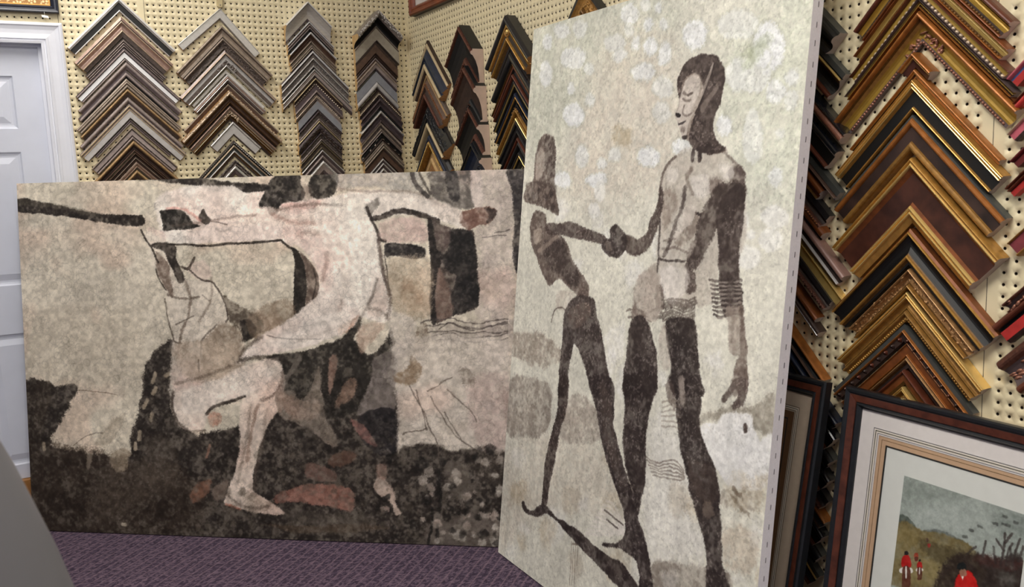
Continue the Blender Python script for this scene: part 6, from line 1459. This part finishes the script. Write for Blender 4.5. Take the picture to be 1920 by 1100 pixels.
def sample(row, order, last):
    col, a, z, LL, LR, w, key, depth, rot, cut, look, orn = row
    back = col <= 4
    pts = profile(key)
    cr_, sr_ = math.cos(math.radians(rot)), math.sin(math.radians(rot))
    def P(u, v, h):                       # u right, v up, h off the wall (local to the apex)
        u, v = u * cr_ - v * sr_, u * sr_ + v * cr_
        y = -(.001 + h)
        return (u, y, v) if back else (y, -u, v)
    loc = (a, 0, z) if back else (0, -a, z)
    place = 'last' if False else ORD[order]
    lab = '%s frame corner, %s in %s' % (look, place, WHERE[col])
    root = thing('frame_corner_sample', lab, 'frame sample', loc, GROUP[col])
    arms = []
    S = [p[0] for p in pts]; Hh = [p[1] * depth for p in pts]
    def hat(s):
        for i in range(len(S) - 1):
            if S[i] <= s <= S[i+1]:
                t = (s - S[i]) / max(1e-6, S[i+1] - S[i]); return Hh[i] + t * (Hh[i+1] - Hh[i])
        return Hh[-1]
    for sg, L in ((-1, LL), (1, LR)):
        def at(s, t, h):                  # s across (0 outer..1 inner), t along 0..1, h height
            ax, ay = 0.0, -s * w * S2
            ex, ey = sg * L / S2, -L / S2
            if cut == 'v': fx, fy = ex, ey - s * w * S2
            else: fx, fy = ex - sg * s * w / S2, ey - s * w / S2
            return P(ax + (fx - ax) * t, ay + (fy - ay) * t, h)
        mb = MB()
        ring = [(0.0, 0.0, pts[0][2])] + [(s, h * depth, m) for s, h, m in pts] + [(1.0, 0.0, pts[-1][2])]
        for i in range(len(ring) - 1):
            s0, h0, _ = ring[i]; s1, h1, _ = ring[i+1]
            m = ring[i][2] if i > 0 else ring[0][2]
            q = [at(s0, 0, h0), at(s0, 1, h0), at(s1, 1, h1), at(s1, 0, h1)]
            mb.face(q if (sg < 0) == back else q[::-1], m)
        mb.face([at(s, 1, h) for s, h, _ in ring], RAW[col])
        mb.face([at(0,0,0), at(0,1,0), at(1,1,0), at(1,0,0)], RAW[col])
        arm = mb.build('moulding_arm', root)
        arms.append(arm)
        for o in orn.split(';'):
            if not o: continue
            kind, s, r, m = o.split(':'); s = float(s); r = float(r)
            if kind in ('corner', 'medallion'): continue
            sp = {'bead':2.3,'carve':1.5,'notch':2.0,'fleck':5.5,'ring':9.0,'dentil':2.6}[kind] * r
            # useful run of the arm at this s
            n = max(2, int(L / sp)); ob = MB()
            rnd = random.Random(int(a * 1e4) + int(z * 1e4) + sg)
            d = Vector(at(s, 1, 0)) - Vector(at(s, 0, 0)); d.normalize()
            nrm = Vector((0,-1,0)) if back else Vector((-1,0,0))
            tv = nrm.cross(d)
            for i in range(n):
                t = (i + .6) / n
                if t > .985: continue
                if kind == 'bead': ob.blob(at(s, t, hat(s)), (r*1.05, r*.85, r*.8), m, (d, tv, nrm), 6, 4)
                elif kind == 'ring': ob.blob(at(s, t, hat(s)), (r*.5, r*.9, r*.8), m, (d, tv, nrm), 6, 4); ob.blob(at(s, min(1, t + .035), hat(s)), (r*.5, r*.9, r*.8), m, (d, tv, nrm), 6, 4)
                elif kind == 'dentil':
                    ob.blob(at(s, t, hat(s)), (r*.75, r*.9, r*.5), m if i % 2 else 'redbrown', (d, tv, nrm), 4, 2)
                else:
                    span = {'carve':2.2,'notch':.5,'fleck':.8}[kind] * r / w
                    for k in range(2 if kind == 'carve' else 1):
                        ss = min(.97, max(.03, s + rnd.uniform(-span, span)))
                        a2 = rnd.uniform(-.9, .9)
                        d2 = d * math.cos(a2) + tv * math.sin(a2); t2 = nrm.cross(d2)
                        ob.blob(at(ss, min(.98, t + rnd.uniform(-.4, .4) / n), hat(ss) - r * .1), (r * rnd.uniform(.9, 1.7), r * rnd.uniform(.4, .7), r * .55), m, (d2, t2, nrm), 6, 4)
            ob.build({'bead':'bead_strip','ring':'ring_band','dentil':'dentil_strip','carve':'carved_strip','notch':'carved_strip','fleck':'carved_strip'}[kind], arm, True)
    for o in orn.split(';'):
        if not o: continue
        kind, s, r, m = o.split(':'); s = float(s); r = float(r)
        c = (0.0, -s * w * S2)
        if kind == 'corner':
            ob = MB(); rnd = random.Random(5)
            ex = (Vector((1,0,0)), Vector((0,0,1)), Vector((0,-1,0))) if back else (Vector((0,-1,0)), Vector((0,0,1)), Vector((-1,0,0)))
            for i in range(26):
                q = rnd.uniform(-1, 1) * r * 3.4
                u = q; v = c[1] - abs(q) + rnd.uniform(-.9, .9) * r
                an = rnd.uniform(0, 3.14)
                e0 = ex[0] * math.cos(an) + ex[1] * math.sin(an); e1 = ex[2].cross(e0)
                ob.blob(P(u, v, hat(s) + .1 * r), (r * rnd.uniform(.45, .85), r * rnd.uniform(.2, .35), r * .4), m, (e0, e1, ex[2]), 6, 4)
            ob.build('corner_ornament', root, True)
        elif kind == 'medallion':
            ob = MB()
            ex = (Vector((0,-1,0)), Vector((0,0,1)), Vector((-1,0,0)))
            p0 = Vector(P(0, c[1], hat(s)))
            # plate block and ring with a button inside
            for u0, v0 in ((0, 2.6), (0, -.2)):
                pass
            rows = []
            for k in range(9):
                th = 2 * math.pi * k / 8; rows.append([tuple(p0 + (ex[0] * math.cos(f) + ex[1] * math.sin(f)) * (r * 1.5 + r * .35 * math.cos(th)) + ex[2] * (r * .35 * math.sin(th))) for f in [j * math.pi / 10 for j in range(20)]])
            ob.grid(rows, m, True)
            ob.blob(p0, (r * .9, r * .9, r * .6), 'gold_br', ex, 10, 6)
            for dv in (2.6, -2.4):
                ob.blob(p0 + ex[1] * (dv * r), (r * .9, r * 1.5, r * .35), m, ex, 4, 2)
            ob.build('medallion', root, True)
    return root

by = {}
for r in SAMPLES: by.setdefault(r[0], []).append(r)
for col, rows in by.items():
    rows.sort(key=lambda r: -r[2])
    for i, r in enumerate(rows): sample(r, i, len(rows))
# ------------------------------------------------------------------ painted pictures
def vnoise(shape, cell, seed, octv=3):
    rng = np.random.default_rng(seed); H, W = shape
    out = np.zeros(shape, np.float32); amp = 1.0; tot = 0
    for o in range(octv):
        c = max(1.5, cell / 2 ** o)
        gy, gx = int(H / c) + 3, int(W / c) + 3
        g = rng.random((gy, gx)).astype(np.float32)
        y = np.arange(H, dtype=np.float32) / c; x = np.arange(W, dtype=np.float32) / c
        y0 = y.astype(int); x0 = x.astype(int); fy = y - y0; fx = x - x0
        fy = (fy * fy * (3 - 2 * fy))[:, None]; fx = (fx * fx * (3 - 2 * fx))[None]
        a = g[np.ix_(y0, x0)]; b = g[np.ix_(y0, x0 + 1)]; c2 = g[np.ix_(y0 + 1, x0)]; d = g[np.ix_(y0 + 1, x0 + 1)]
        out += amp * ((a * (1 - fx) + b * fx) * (1 - fy) + (c2 * (1 - fx) + d * fx) * fy); tot += amp; amp *= .55
    out /= tot
    return np.clip((out - .5) * 1.9 + .5, 0, 1)

def worley(shape, cell, seed):
    rng = np.random.default_rng(seed); H, W = shape
    gy, gx = int(H / cell) + 4, int(W / cell) + 4
    jy = rng.random((gy, gx)).astype(np.float32); jx = rng.random((gy, gx)).astype(np.float32); idv = rng.random((gy, gx)).astype(np.float32)
    Y, X = np.meshgrid(np.arange(H, dtype=np.float32) / cell + 1, np.arange(W, dtype=np.float32) / cell + 1, indexing='ij')
    cy, cx = Y.astype(int), X.astype(int)
    f1 = np.full(shape, 9, np.float32); f2 = f1.copy(); best = np.zeros(shape, np.float32)
    for dy in (-1, 0, 1):
        for dx in (-1, 0, 1):
            yy, xx = cy + dy, cx + dx
            d = np.hypot(yy + jy[yy, xx] - Y, xx + jx[yy, xx] - X)
            m = d < f1
            f2 = np.where(m, f1, np.minimum(f2, d)); best = np.where(m, idv[yy, xx], best); f1 = np.where(m, d, f1)
    return f1, f2, best

def spline(p, closed, n=4):
    k = len(p); out = []
    for i in range(k if closed else k - 1):
        if closed: a, b, c, d = p[i - 1], p[i], p[(i + 1) % k], p[(i + 2) % k]
        else: a, b, c, d = p[max(i - 1, 0)], p[i], p[i + 1], p[min(i + 2, k - 1)]
        for t in np.arange(n) / n:
            out.append(.5 * ((2 * b) + (c - a) * t + (2 * a - 5 * b + 4 * c - d) * t * t + (3 * b - a - 3 * c + d) * t ** 3))
    if not closed: out.append(p[-1])
    return np.array(out, dtype=np.float32)

def paint(ops, Wm, Hm, res, base, seed, smooth=True):
    W, H = int(Wm / res) + 1, int(Hm / res) + 1
    img = np.zeros((H, W, 3), np.float32); img[:] = np.array(base, np.float32)
    wx = (vnoise((H, W), 34 / res, seed + 1, 2) - .5) * 1.2 + (vnoise((H, W), 9 / res, seed + 2, 2) - .5) * .3
    wy = (vnoise((H, W), 34 / res, seed + 3, 2) - .5) * 1.2 + (vnoise((H, W), 9 / res, seed + 4, 2) - .5) * .3
    tex = .55 * vnoise((H, W), 42 / res, seed + 5, 4) + .45 * vnoise((H, W), 11 / res, seed + 6, 2)
    tex = np.clip((tex - .5) * 2 + .5, 0, 1)
    edge = vnoise((H, W), 4 / res, seed + 7, 2) - .5
    Y, X = np.meshgrid(np.arange(H, dtype=np.float32) * res, np.arange(W, dtype=np.float32) * res, indexing='ij')
    for op in ops:
        kind, col, al, p1, p2, p3, flat = op
        pts = np.array(flat, np.float32).reshape(-1, 2)
        if kind == 'p': fe, wp, tx = p1, p2, p3; wd = 0; c = spline(pts, True, 3)
        else: wd, fe, wp = p1, p2, p3; tx = .35; c = spline(pts, False, 4)
        mg = fe + wp + wd + 4
        x0 = int(max(0, (c[:, 0].min() - mg) / res)); x1 = int(min(W, (c[:, 0].max() + mg) / res + 1))
        y0 = int(max(0, (c[:, 1].min() - mg) / res)); y1 = int(min(H, (c[:, 1].max() + mg) / res + 1))
        if x1 <= x0 or y1 <= y0: continue
        sl = (slice(y0, y1), slice(x0, x1))
        wp *= .6
        x = X[sl] + wx[sl] * wp; y = Y[sl] + wy[sl] * wp
        d2 = np.full(x.shape, 1e9, np.float32); ins = np.zeros(x.shape, bool)
        m = len(c)
        for i in range(m if kind == 'p' else m - 1):
            ax, ay = c[i]; bx, by = c[(i + 1) % m]
            ex, ey = bx - ax, by - ay; L2 = ex * ex + ey * ey
            if L2 < 1e-6: continue
            t = np.clip(((x - ax) * ex + (y - ay) * ey) / L2, 0, 1)
            d2 = np.minimum(d2, (x - ax - t * ex) ** 2 + (y - ay - t * ey) ** 2)
            if kind == 'p' and abs(ey) > 1e-6:
                ins ^= ((ay > y) != (by > y)) & (x < ax + (y - ay) * ex / ey)
        d = np.sqrt(d2)
        sd = np.where(ins, d, -d) if kind == 'p' else wd * .5 - d
        k = np.clip((sd + edge[sl] * fe * .55) / max(fe, .5) + .5, 0, 1)
        k = k * k * (3 - 2 * k) * al * (1 - tx * (tex[sl] ** 1.5))
        img[sl] += (np.array(col, np.float32) - img[sl]) * k[..., None]
    return img, tex

def srgb_lin(a):
    a = np.clip(a, 0, 255) / 255.0
    return np.where(a <= .04045, a / 12.92, ((a + .055) / 1.055) ** 2.4)

def canvas_grid(name, img, parent, corner, material):
    """corner(s, t) -> local position for s right 0..1 and t down 0..1; one vertex per painted point"""
    H, W, _ = img.shape
    T, S = np.meshgrid(np.linspace(0, 1, H), np.linspace(0, 1, W), indexing='ij')
    V = corner(S.ravel(), T.ravel())
    i = np.arange(H * W).reshape(H, W)
    Q = np.stack([i[1:, :-1], i[1:, 1:], i[:-1, 1:], i[:-1, :-1]], -1).reshape(-1, 4)
    o = np_mesh(name, V, Q, [material], parent=parent)
    at = o.data.color_attributes.new('paint', 'FLOAT_COLOR', 'POINT')
    c = np.ones((H * W, 4), np.float32); c[:, :3] = srgb_lin(img).reshape(-1, 3)
    at.data.foreach_set('color', c.ravel())
    return o

# ---- wide canvas: two figures
imgL, tx = paint(PAINT_L, 2100, 1424, 2.4, (212, 205, 192), 11)
sh = imgL.shape[:2]
lum = imgL.mean(-1) / 255
f1, f2, cid = worley(sh, 9, 3)
crk = np.clip(1 - (f2 - f1) / .13, 0, 1) * (vnoise(sh, 30, 40) > .5)
imgL *= (1 - .10 * crk * (lum > .45))[..., None]
cloud = vnoise(sh, 60, 41, 4) - .5
imgL += (cloud * 22 * np.clip(lum * 1.6, .35, 1))[..., None] * np.array([1, .98, .92])
imgL += ((vnoise(sh, 7, 42, 2) - .5) * 24)[..., None]
yl = np.linspace(0, 1, sh[0])[:, None]; xl = np.linspace(0, 1, sh[1])[None]
bub = np.clip((.34 - f1) / .2, 0, 1) * (cid > .52)
dark = np.clip((.42 - lum) / .2, 0, 1)
wgt = dark * np.clip((yl - .55) / .25, 0, 1) * (.35 + .65 * np.clip((xl - .25) / .4, 0, 1))
imgL += (bub * wgt * 42)[..., None] * np.array([1, .97, .92])
g1, g2, gid = worley(sh, 20, 8)
ring = np.clip(1 - np.abs(g1 - .3) / .06, 0, 1) * (gid > .6)
imgL -= (ring * 14 * (lum > .5))[..., None]
spk = (vnoise(sh, 3, 43, 1) > .93) * (vnoise(sh, 50, 44) > .45)
imgL += np.where(lum < .4, 44, -26)[..., None] * spk[..., None] * .3
pink = np.clip((vnoise(sh, 90, 45, 3) - .55) * 3, 0, 1) * (lum > .55)
imgL += pink[..., None] * np.array([3, -3, -4])
imgL = 219 * (np.clip(imgL, 8, 240) / 214) ** 1.35

AL = .6799; LEAN = .0989
uL = np.array([math.cos(AL), -math.sin(AL), 0]); nhL = np.array([math.sin(AL), math.cos(AL), 0])
vL = nhL * math.sin(LEAN) + np.array([0, 0, math.cos(LEAN)])
nL = nhL * math.cos(LEAN) - np.array([0, 0, math.sin(LEAN)])      # points to the back of the canvas
rootL = thing('canvas_painting', 'wide unframed painting of two pale figures leaning across the room corner', 'painting', (-1.8645, -.1825, 0.004))
LW = 2.1
def cornerL(s, t, off=0.0):
    h = (1 - t) * (1.4245 - .0173 * s)
    return (s * LW)[:, None] * uL + h[:, None] * vL + off * nL
canvas_grid('painted_canvas', imgL, rootL, cornerL, 'paint_wide')
def slab(fn, th, key_edge, key_back, name, parent):
    c = [fn(np.array([float(s)]), np.array([float(t)]), 0.0)[0] for s, t in ((0,1),(1,1),(1,0),(0,0))]
    d = [fn(np.array([float(s)]), np.array([float(t)]), th)[0] for s, t in ((0,1),(1,1),(1,0),(0,0))]
    b = MB()
    for i in range(4):
        j = (i + 1) % 4; b.face([tuple(c[j]), tuple(c[i]), tuple(d[i]), tuple(d[j])], key_edge)
    b.face([tuple(x) for x in d], key_back)
    return b.build(name, parent)
slab(cornerL, .034, 'canvas_edge', 'canvas_back', 'wrapped_edge', rootL)

# ---- tall canvas
imgR, tx = paint(PAINT_R, 1252, 1897, 1.8, (217, 216, 203), 23)
sh = imgR.shape[:2]
lum = imgR.mean(-1) / 255
g1, g2, gid = worley(sh, 26, 5)
yl = np.linspace(0, 1, sh[0])[:, None]
disc = np.clip((.36 - g1) / .08, 0, 1) * (gid > .55); rim = np.clip(1 - np.abs(g1 - .38) / .05, 0, 1) * (gid > .55)
topw = np.clip(1.1 - yl * 1.5, .1, 1) * (lum > .6)
imgR += (disc * 8 * topw)[..., None]
imgR -= (rim * 8 * topw)[..., None] * np.array([.9, .75, 1.1])
cloud = vnoise(sh, 80, 51, 5) - .5
imgR += (cloud * 15)[..., None] * np.array([1, .98, .9])
st = vnoise((sh[0] // 6 + 1, sh[1]), 14, 52, 3); st = np.repeat(st, 6, 0)[:sh[0]]
imgR += ((st - .5) * 14 * np.clip(yl * 2 - .5, 0, 1))[..., None]
f1, f2, cid = worley(sh, 8, 6)
crk = np.clip(1 - (f2 - f1) / .12, 0, 1) * (vnoise(sh, 40, 53) > .55)
imgR += np.where(lum < .42, 26, -8)[..., None] * crk[..., None] * .5
imgR += ((vnoise(sh, 6, 54, 2) - .5) * 16)[..., None]
spk = (vnoise(sh, 3, 55, 1) > .94) * (vnoise(sh, 40, 56) > .4)
imgR += np.where(lum < .42, 48, -18)[..., None] * spk[..., None] * .7
imgR = 230 * (np.clip(imgR, 8, 240) / 222) ** 1.32 + np.array([1, 0, 5])
eR = np.array([.1203, 0, .9927]); nR = np.array([.9927, 0, -.1203])
rootR = thing('canvas_painting', 'tall unframed painting of two dark standing figures leaning on the right wall', 'painting', (-.3667, -1.4516, 0.005))
RW, RH = 1.252, 1.897
def cornerR(s, t, off=0.0):
    return (s * RW)[:, None] * np.array([0, -1.0, 0]) + ((1 - t) * RH)[:, None] * eR + off * nR
canvas_grid('painted_canvas', imgR, rootR, cornerR, 'paint_tall')
edge = slab(cornerR, .034, 'canvas_edge', 'canvas_back', 'wrapped_edge', rootR)
k = 0
t = .05
while t < 1.86:
    b = MB()
    c0 = np.array([0, -RW, 0]) + eR * t + nR * .018
    dv = eR * .0065; dn = nR * .0009; o = np.array([0, -.0007, 0])
    q = [c0 - dv - dn, c0 + dv - dn, c0 + dv + dn, c0 - dv + dn]
    n = len(b.v); b.v = [tuple(p + o * .0) for p in q] + [tuple(p + o) for p in q]
    for f in ((0,1,2,3),(4,7,6,5),(0,4,5,1),(1,5,6,2),(2,6,7,3),(3,7,4,0)): b.f.append(f); b.m.append('staple')
    b.build('staple', edge)
    k += 1; t += .039 + .012 * ((k * 7) % 5) / 5

# ------------------------------------------------------------------ framed prints leaning at the right
def rails(mb, w, h, prof, at):
    """mitred rectangle; prof: (distance in, height, material of next strip); at(x, y, h)"""
    for i in range(len(prof) - 1):
        d0, h0, m = prof[i]; d1, h1, _ = prof[i + 1]
        c0 = [(d0,d0),(w-d0,d0),(w-d0,h-d0),(d0,h-d0)]; c1 = [(d1,d1),(w-d1,d1),(w-d1,h-d1),(d1,h-d1)]
        for k in range(4):
            j = (k + 1) % 4
            mb.face([at(*c0[k], h0), at(*c0[j], h0), at(*c1[j], h1), at(*c1[k], h1)], m)
def flat_ring(mb, w, h, d0, d1, z, m, at):
    c0 = [(d0,d0),(w-d0,d0),(w-d0,h-d0),(d0,h-d0)]; c1 = [(d1,d1),(w-d1,d1),(w-d1,h-d1),(d1,h-d1)]
    for k in range(4):
        j = (k + 1) % 4
        mb.face([at(*c0[k], z), at(*c0[j], z), at(*c1[j], z), at(*c1[k], z)], m)

def framed_print(label, top, lean, w, h, mats, img, ysign):
    """top: top front corner (world); frame runs along -y * ysign"""
    e = np.array([math.sin(lean), 0, math.cos(lean)]); n = np.array([-math.cos(lean), 0, math.sin(lean)])
    y0 = top[1] if ysign > 0 else top[1] + w           # left edge as seen from the room
    O = np.array([top[0], y0, top[2]]) - e * h          # bottom left, front plane
    root = thing('framed_print', label, 'framed print', tuple(O))
    def at(x, y, hh): return tuple(np.array([0, -x, 0]) + e * (h - y) + n * hh)     # y measured down from the top
    fr = MB()
    F0 = -.026
    prof = [(0,F0,'frame_black'),(0,-.004,'frame_black'),(.004,0,'frame_black'),(.010,-.001,'frame_black'),(.0135,-.004,'frame_black'),(.0145,-.004,'burl'),(.0305,-.007,'burl'),(.0315,-.009,'frame_black'),(.0335,-.006,'frame_black'),(.037,-.005,'frame_black'),(.040,-.009,'frame_black'),(.044,-.012,'frame_black'),(.045,-.016,'frame_black'),(.045,-.02,'frame_black')]
    rails(fr, w, h, prof, at)
    fr.face([at(0,0,F0), at(w,0,F0), at(w,h,F0), at(0,h,F0)], 'raw_wood')
    fr.build('frame', root)
    om = MB(); z = -.0165
    flat_ring(om, w, h, .044, .0965, z, mats[0], at)
    flat_ring(om, w, h, .0965, .0965 + .0001, z, mats[0], at)
    om.build('outer_mat', root)
    ln = MB()
    for d, wd, m in ((.0815,.0012,'ink'),(.0845,.0062,'mat_cream'),(.0865,.0018,'ink'),(.0925,.0010,'ink')):
        flat_ring(ln, w, h, d, d + wd, z + .0003 + (.0003 if m == 'ink' else 0), m, at)
    ln.build('mat_line_border', root)
    im = MB(); z2 = -.0178
    flat_ring(im, w, h, .096, .1155, z2, mats[1], at)
    flat_ring(im, w, h, .1045, .1055, z2 + .0003, mats[2], at)
    flat_ring(im, w, h, .1155, .1195, z2 - .001, mats[3], at)
    im.build('inner_mat', root)
    pp = MB(); z3 = -.0195
    pp.face([at(.118,.118,z3), at(.118,h-.118,z3), at(w-.118,h-.118,z3), at(w-.118,.118,z3)], mats[4])
    sheet = pp.build('print_sheet', root)
    if img is not None:
        iw, ih = w - .342, h - .342
        def cn(s, t):
            return (np.array([0, -1.0, 0])[None] * (.171 + s * iw)[:, None]) + e[None] * (h - .171 - t * ih)[:, None] + n[None] * (z3 + .0004)
        canvas_grid('printed_scene', img, sheet, cn, 'paint_print')
    return root

PW, PH = .622, .862
shift = [(k, c, a, p1, p2, p3, [v - 171 for v in fl]) for (k, c, a, p1, p2, p3, fl) in PAINT_F]
imgF, tx = paint(shift, (PW - .342) * 1000, (PH - .342) * 1000, .9, (150, 158, 152), 31)
imgF += ((vnoise(imgF.shape[:2], 9, 61, 3) - .5) * 20)[..., None]
framed_print('burl framed print of red coated riders on a hillside, front right', (-.09, -2.757, .859), math.radians(8.03), PW, PH, ('mat_white', 'mat_tan', 'gold_dk', 'ink', 'paper'), imgF, 1)
framed_print('burl framed print with brown matting standing between the tall canvas and the riders print', (-.09, -2.70, .857), math.radians(10.6), .62, .862, ('mat_greige', 'mat_brown', 'gold_dk', 'ink', 'mat_brown'), None, -1)

# ------------------------------------------------------------------ pictures hung high on the walls
def hung(name, label, back, a0, a1, z0, z1, fw, depth, keys, pic):
    root = thing(name, label, 'picture frame', (a0, -.001, z0) if back else (-.001, -a0, z0))
    w, h = a1 - a0, z1 - z0
    def at(x, y, hh): return (x, -hh, y) if back else (-hh, -x, y)
    fr = MB()
    rails(fr, w, h, [(0,0,keys[1]),(0,depth*.8,keys[0]),(fw*.12,depth,keys[0]),(fw*.3,depth*.95,keys[0]),(fw*.34,depth*.82,keys[0]),(fw*.55,depth*.8,keys[0]),(fw*.7,depth*.86,keys[0]),(fw*.9,depth*.7,keys[2]),(fw,depth*.5,keys[2]),(fw,depth*.3,keys[2])], at)
    fr.build('frame', root)
    p = MB()
    p.face([at(fw-.002,fw-.002,depth*.4), at(w-fw+.002,fw-.002,depth*.4), at(w-fw+.002,h-fw+.002,depth*.4), at(fw-.002,h-fw+.002,depth*.4)], pic[0])
    p.build(pic[2], root)
    if pic[1]:
        q = MB(); flat_ring(q, w, h, fw - .001, fw + .005, depth*.42, pic[1], at); q.build('inner_lip', root)
    return root
hung('picture_frame', 'dark navy frame with gold filigree hanging above the white door', True, -2.35, -1.551, 2.108, 2.66, .030, .03, ('navy_lacquer', 'dark_brown', 'black'), ('gold_filigree', 'gold', 'filigree_panel'))
hung('picture_frame', 'reddish brown wooden frame with white mat hanging right of the corner, at the top', False, .116, .95, 2.158, 2.72, .040, .034, ('walnut', 'dark_brown', 'walnut'), ('mat_white', 'pinkbrown', 'mat_board'))
t = thing('price_tag', 'small white tag dangling under the navy frame above the door', 'tag', (-1.606, -.03, 2.106))
b = MB(); b.face([(-.012,0,-.008),(.012,-.004,-.012),(.014,-.006,-.021),(-.009,-.002,-.018)], 'tagwhite'); b.face([(-.012,.0006,-.008),(-.009,-.0014,-.018),(.014,-.0054,-.021),(.012,-.0034,-.012)], 'tagwhite')
b.build('card', t)
b = MB(); b.box((-.0004,-.0004,-.010),(.0004,.0004,.004), 'tagwhite'); b.build('string', t)
t = thing('peg_clip', 'beige clip on the pegboard above the tilted silver corner sample', 'clip', (-.903, -.001, 2.175))
b = MB(); b.box((-.012,-.012,0),(.012,0,.045),'peg_beige'); b.box((-.009,-.018,-.004),(.009,-.012,.012),'peg_beige'); b.build('block', t)
b = MB(); b.blob((0,-.0185,.004),(.003,.002,.003),'silver_dk'); b.build('screw', t)

# ------------------------------------------------------------------ grey drape at the lower left, near the camera
t = thing('grey_drape', 'plain smooth grey drape widening downward at the lower left corner, nearest the camera', 'drape', (-2.02, -3.29, 0))
b = MB(); rows = []
for z, r in ((0.004,.50),(.25,.44),(.5,.385),(.75,.325),(.95,.275),(1.08,.245),(1.16,.222),(1.24,.195),(1.30,.165),(1.34,.13),(1.365,.08),(1.372,.0005)):
    rows.append([((r + .03 * (1.3 - z) * math.sin(5 * f + .6) * (r > .2) * .45) * math.cos(f), (r + .03 * (1.3 - z) * math.sin(5 * f + .6) * (r > .2) * .45) * math.sin(f), z) for f in [2 * math.pi * k / 72 for k in range(72)]])
b.grid(rows, 'drape', True); b.build('cloth', t, True)

# ------------------------------------------------------------------ ceiling lights (fluorescent troffers), camera
M['lamp_glow'] = emission('lamp_glow', (255, 250, 242), 16.0)
M['lamp_glow_dim'] = emission('lamp_glow_dim', (255, 250, 242), 8.5)      # first fixture dimmed so the back wall does not overexpose
SPOTS = [(-1.7, -.95), (-1.7, -3.3), (-1.7, -5.8)]
for i, (x, y) in enumerate(SPOTS):
    lab = ['fluorescent ceiling light nearest the white door', 'fluorescent ceiling light above the camera', 'fluorescent ceiling light behind the camera'][i]
    t = thing('ceiling_light', lab, 'ceiling light', (x, y, CEIL), 'ceiling lights of the shop')
    b = MB()
    for q in (((-.32,-.62,-.03),(-.29,.62,0)),((.29,-.62,-.03),(.32,.62,0)),((-.29,-.62,-.03),(.29,-.59,0)),((-.29,.59,-.03),(.29,.62,0))): b.box(*q, 'lamp_frame')
    b.build('frame', t)
    b = MB(); b.box((-.29,-.59,-.022),(.29,.59,-.012), 'lamp_glow_dim' if i == 0 else 'lamp_glow'); b.build('diffuser', t)

w = bpy.data.worlds.new('shop_ambient'); SC.world = w; w.use_nodes = True
w.node_tree.nodes['Background'].inputs['Color'].default_value = (.86, .90, 1.0, 1)
w.node_tree.nodes['Background'].inputs['Strength'].default_value = .14

cd = bpy.data.cameras.new('camera'); cam = bpy.data.objects.new('camera', cd); COL.objects.link(cam)
r = Vector((.8687, -.4940, -.0371)); u = Vector((.1028, .1065, .9890)); f = Vector((.4846, .8629, -.1433))
cam.matrix_world = Matrix(((r.x, u.x, -f.x, -1.7704), (r.y, u.y, -f.y, -4.1296), (r.z, u.z, -f.z, 1.4072), (0, 0, 0, 1)))
cd.sensor_fit = 'HORIZONTAL'; cd.sensor_width = 36.0; cd.lens = 36.0 * 1616.06 / 1920.0
cd.clip_start = .05
cd.dof.use_dof = True; cd.dof.focus_distance = 3.2; cd.dof.aperture_fstop = 9.0
SC.camera = cam
SC.view_settings.view_transform = 'Standard'; SC.view_settings.look = 'None'
SC.view_settings.gamma = 1.0; SC.view_settings.use_curve_mapping = False
SC.view_settings.exposure = 0.8
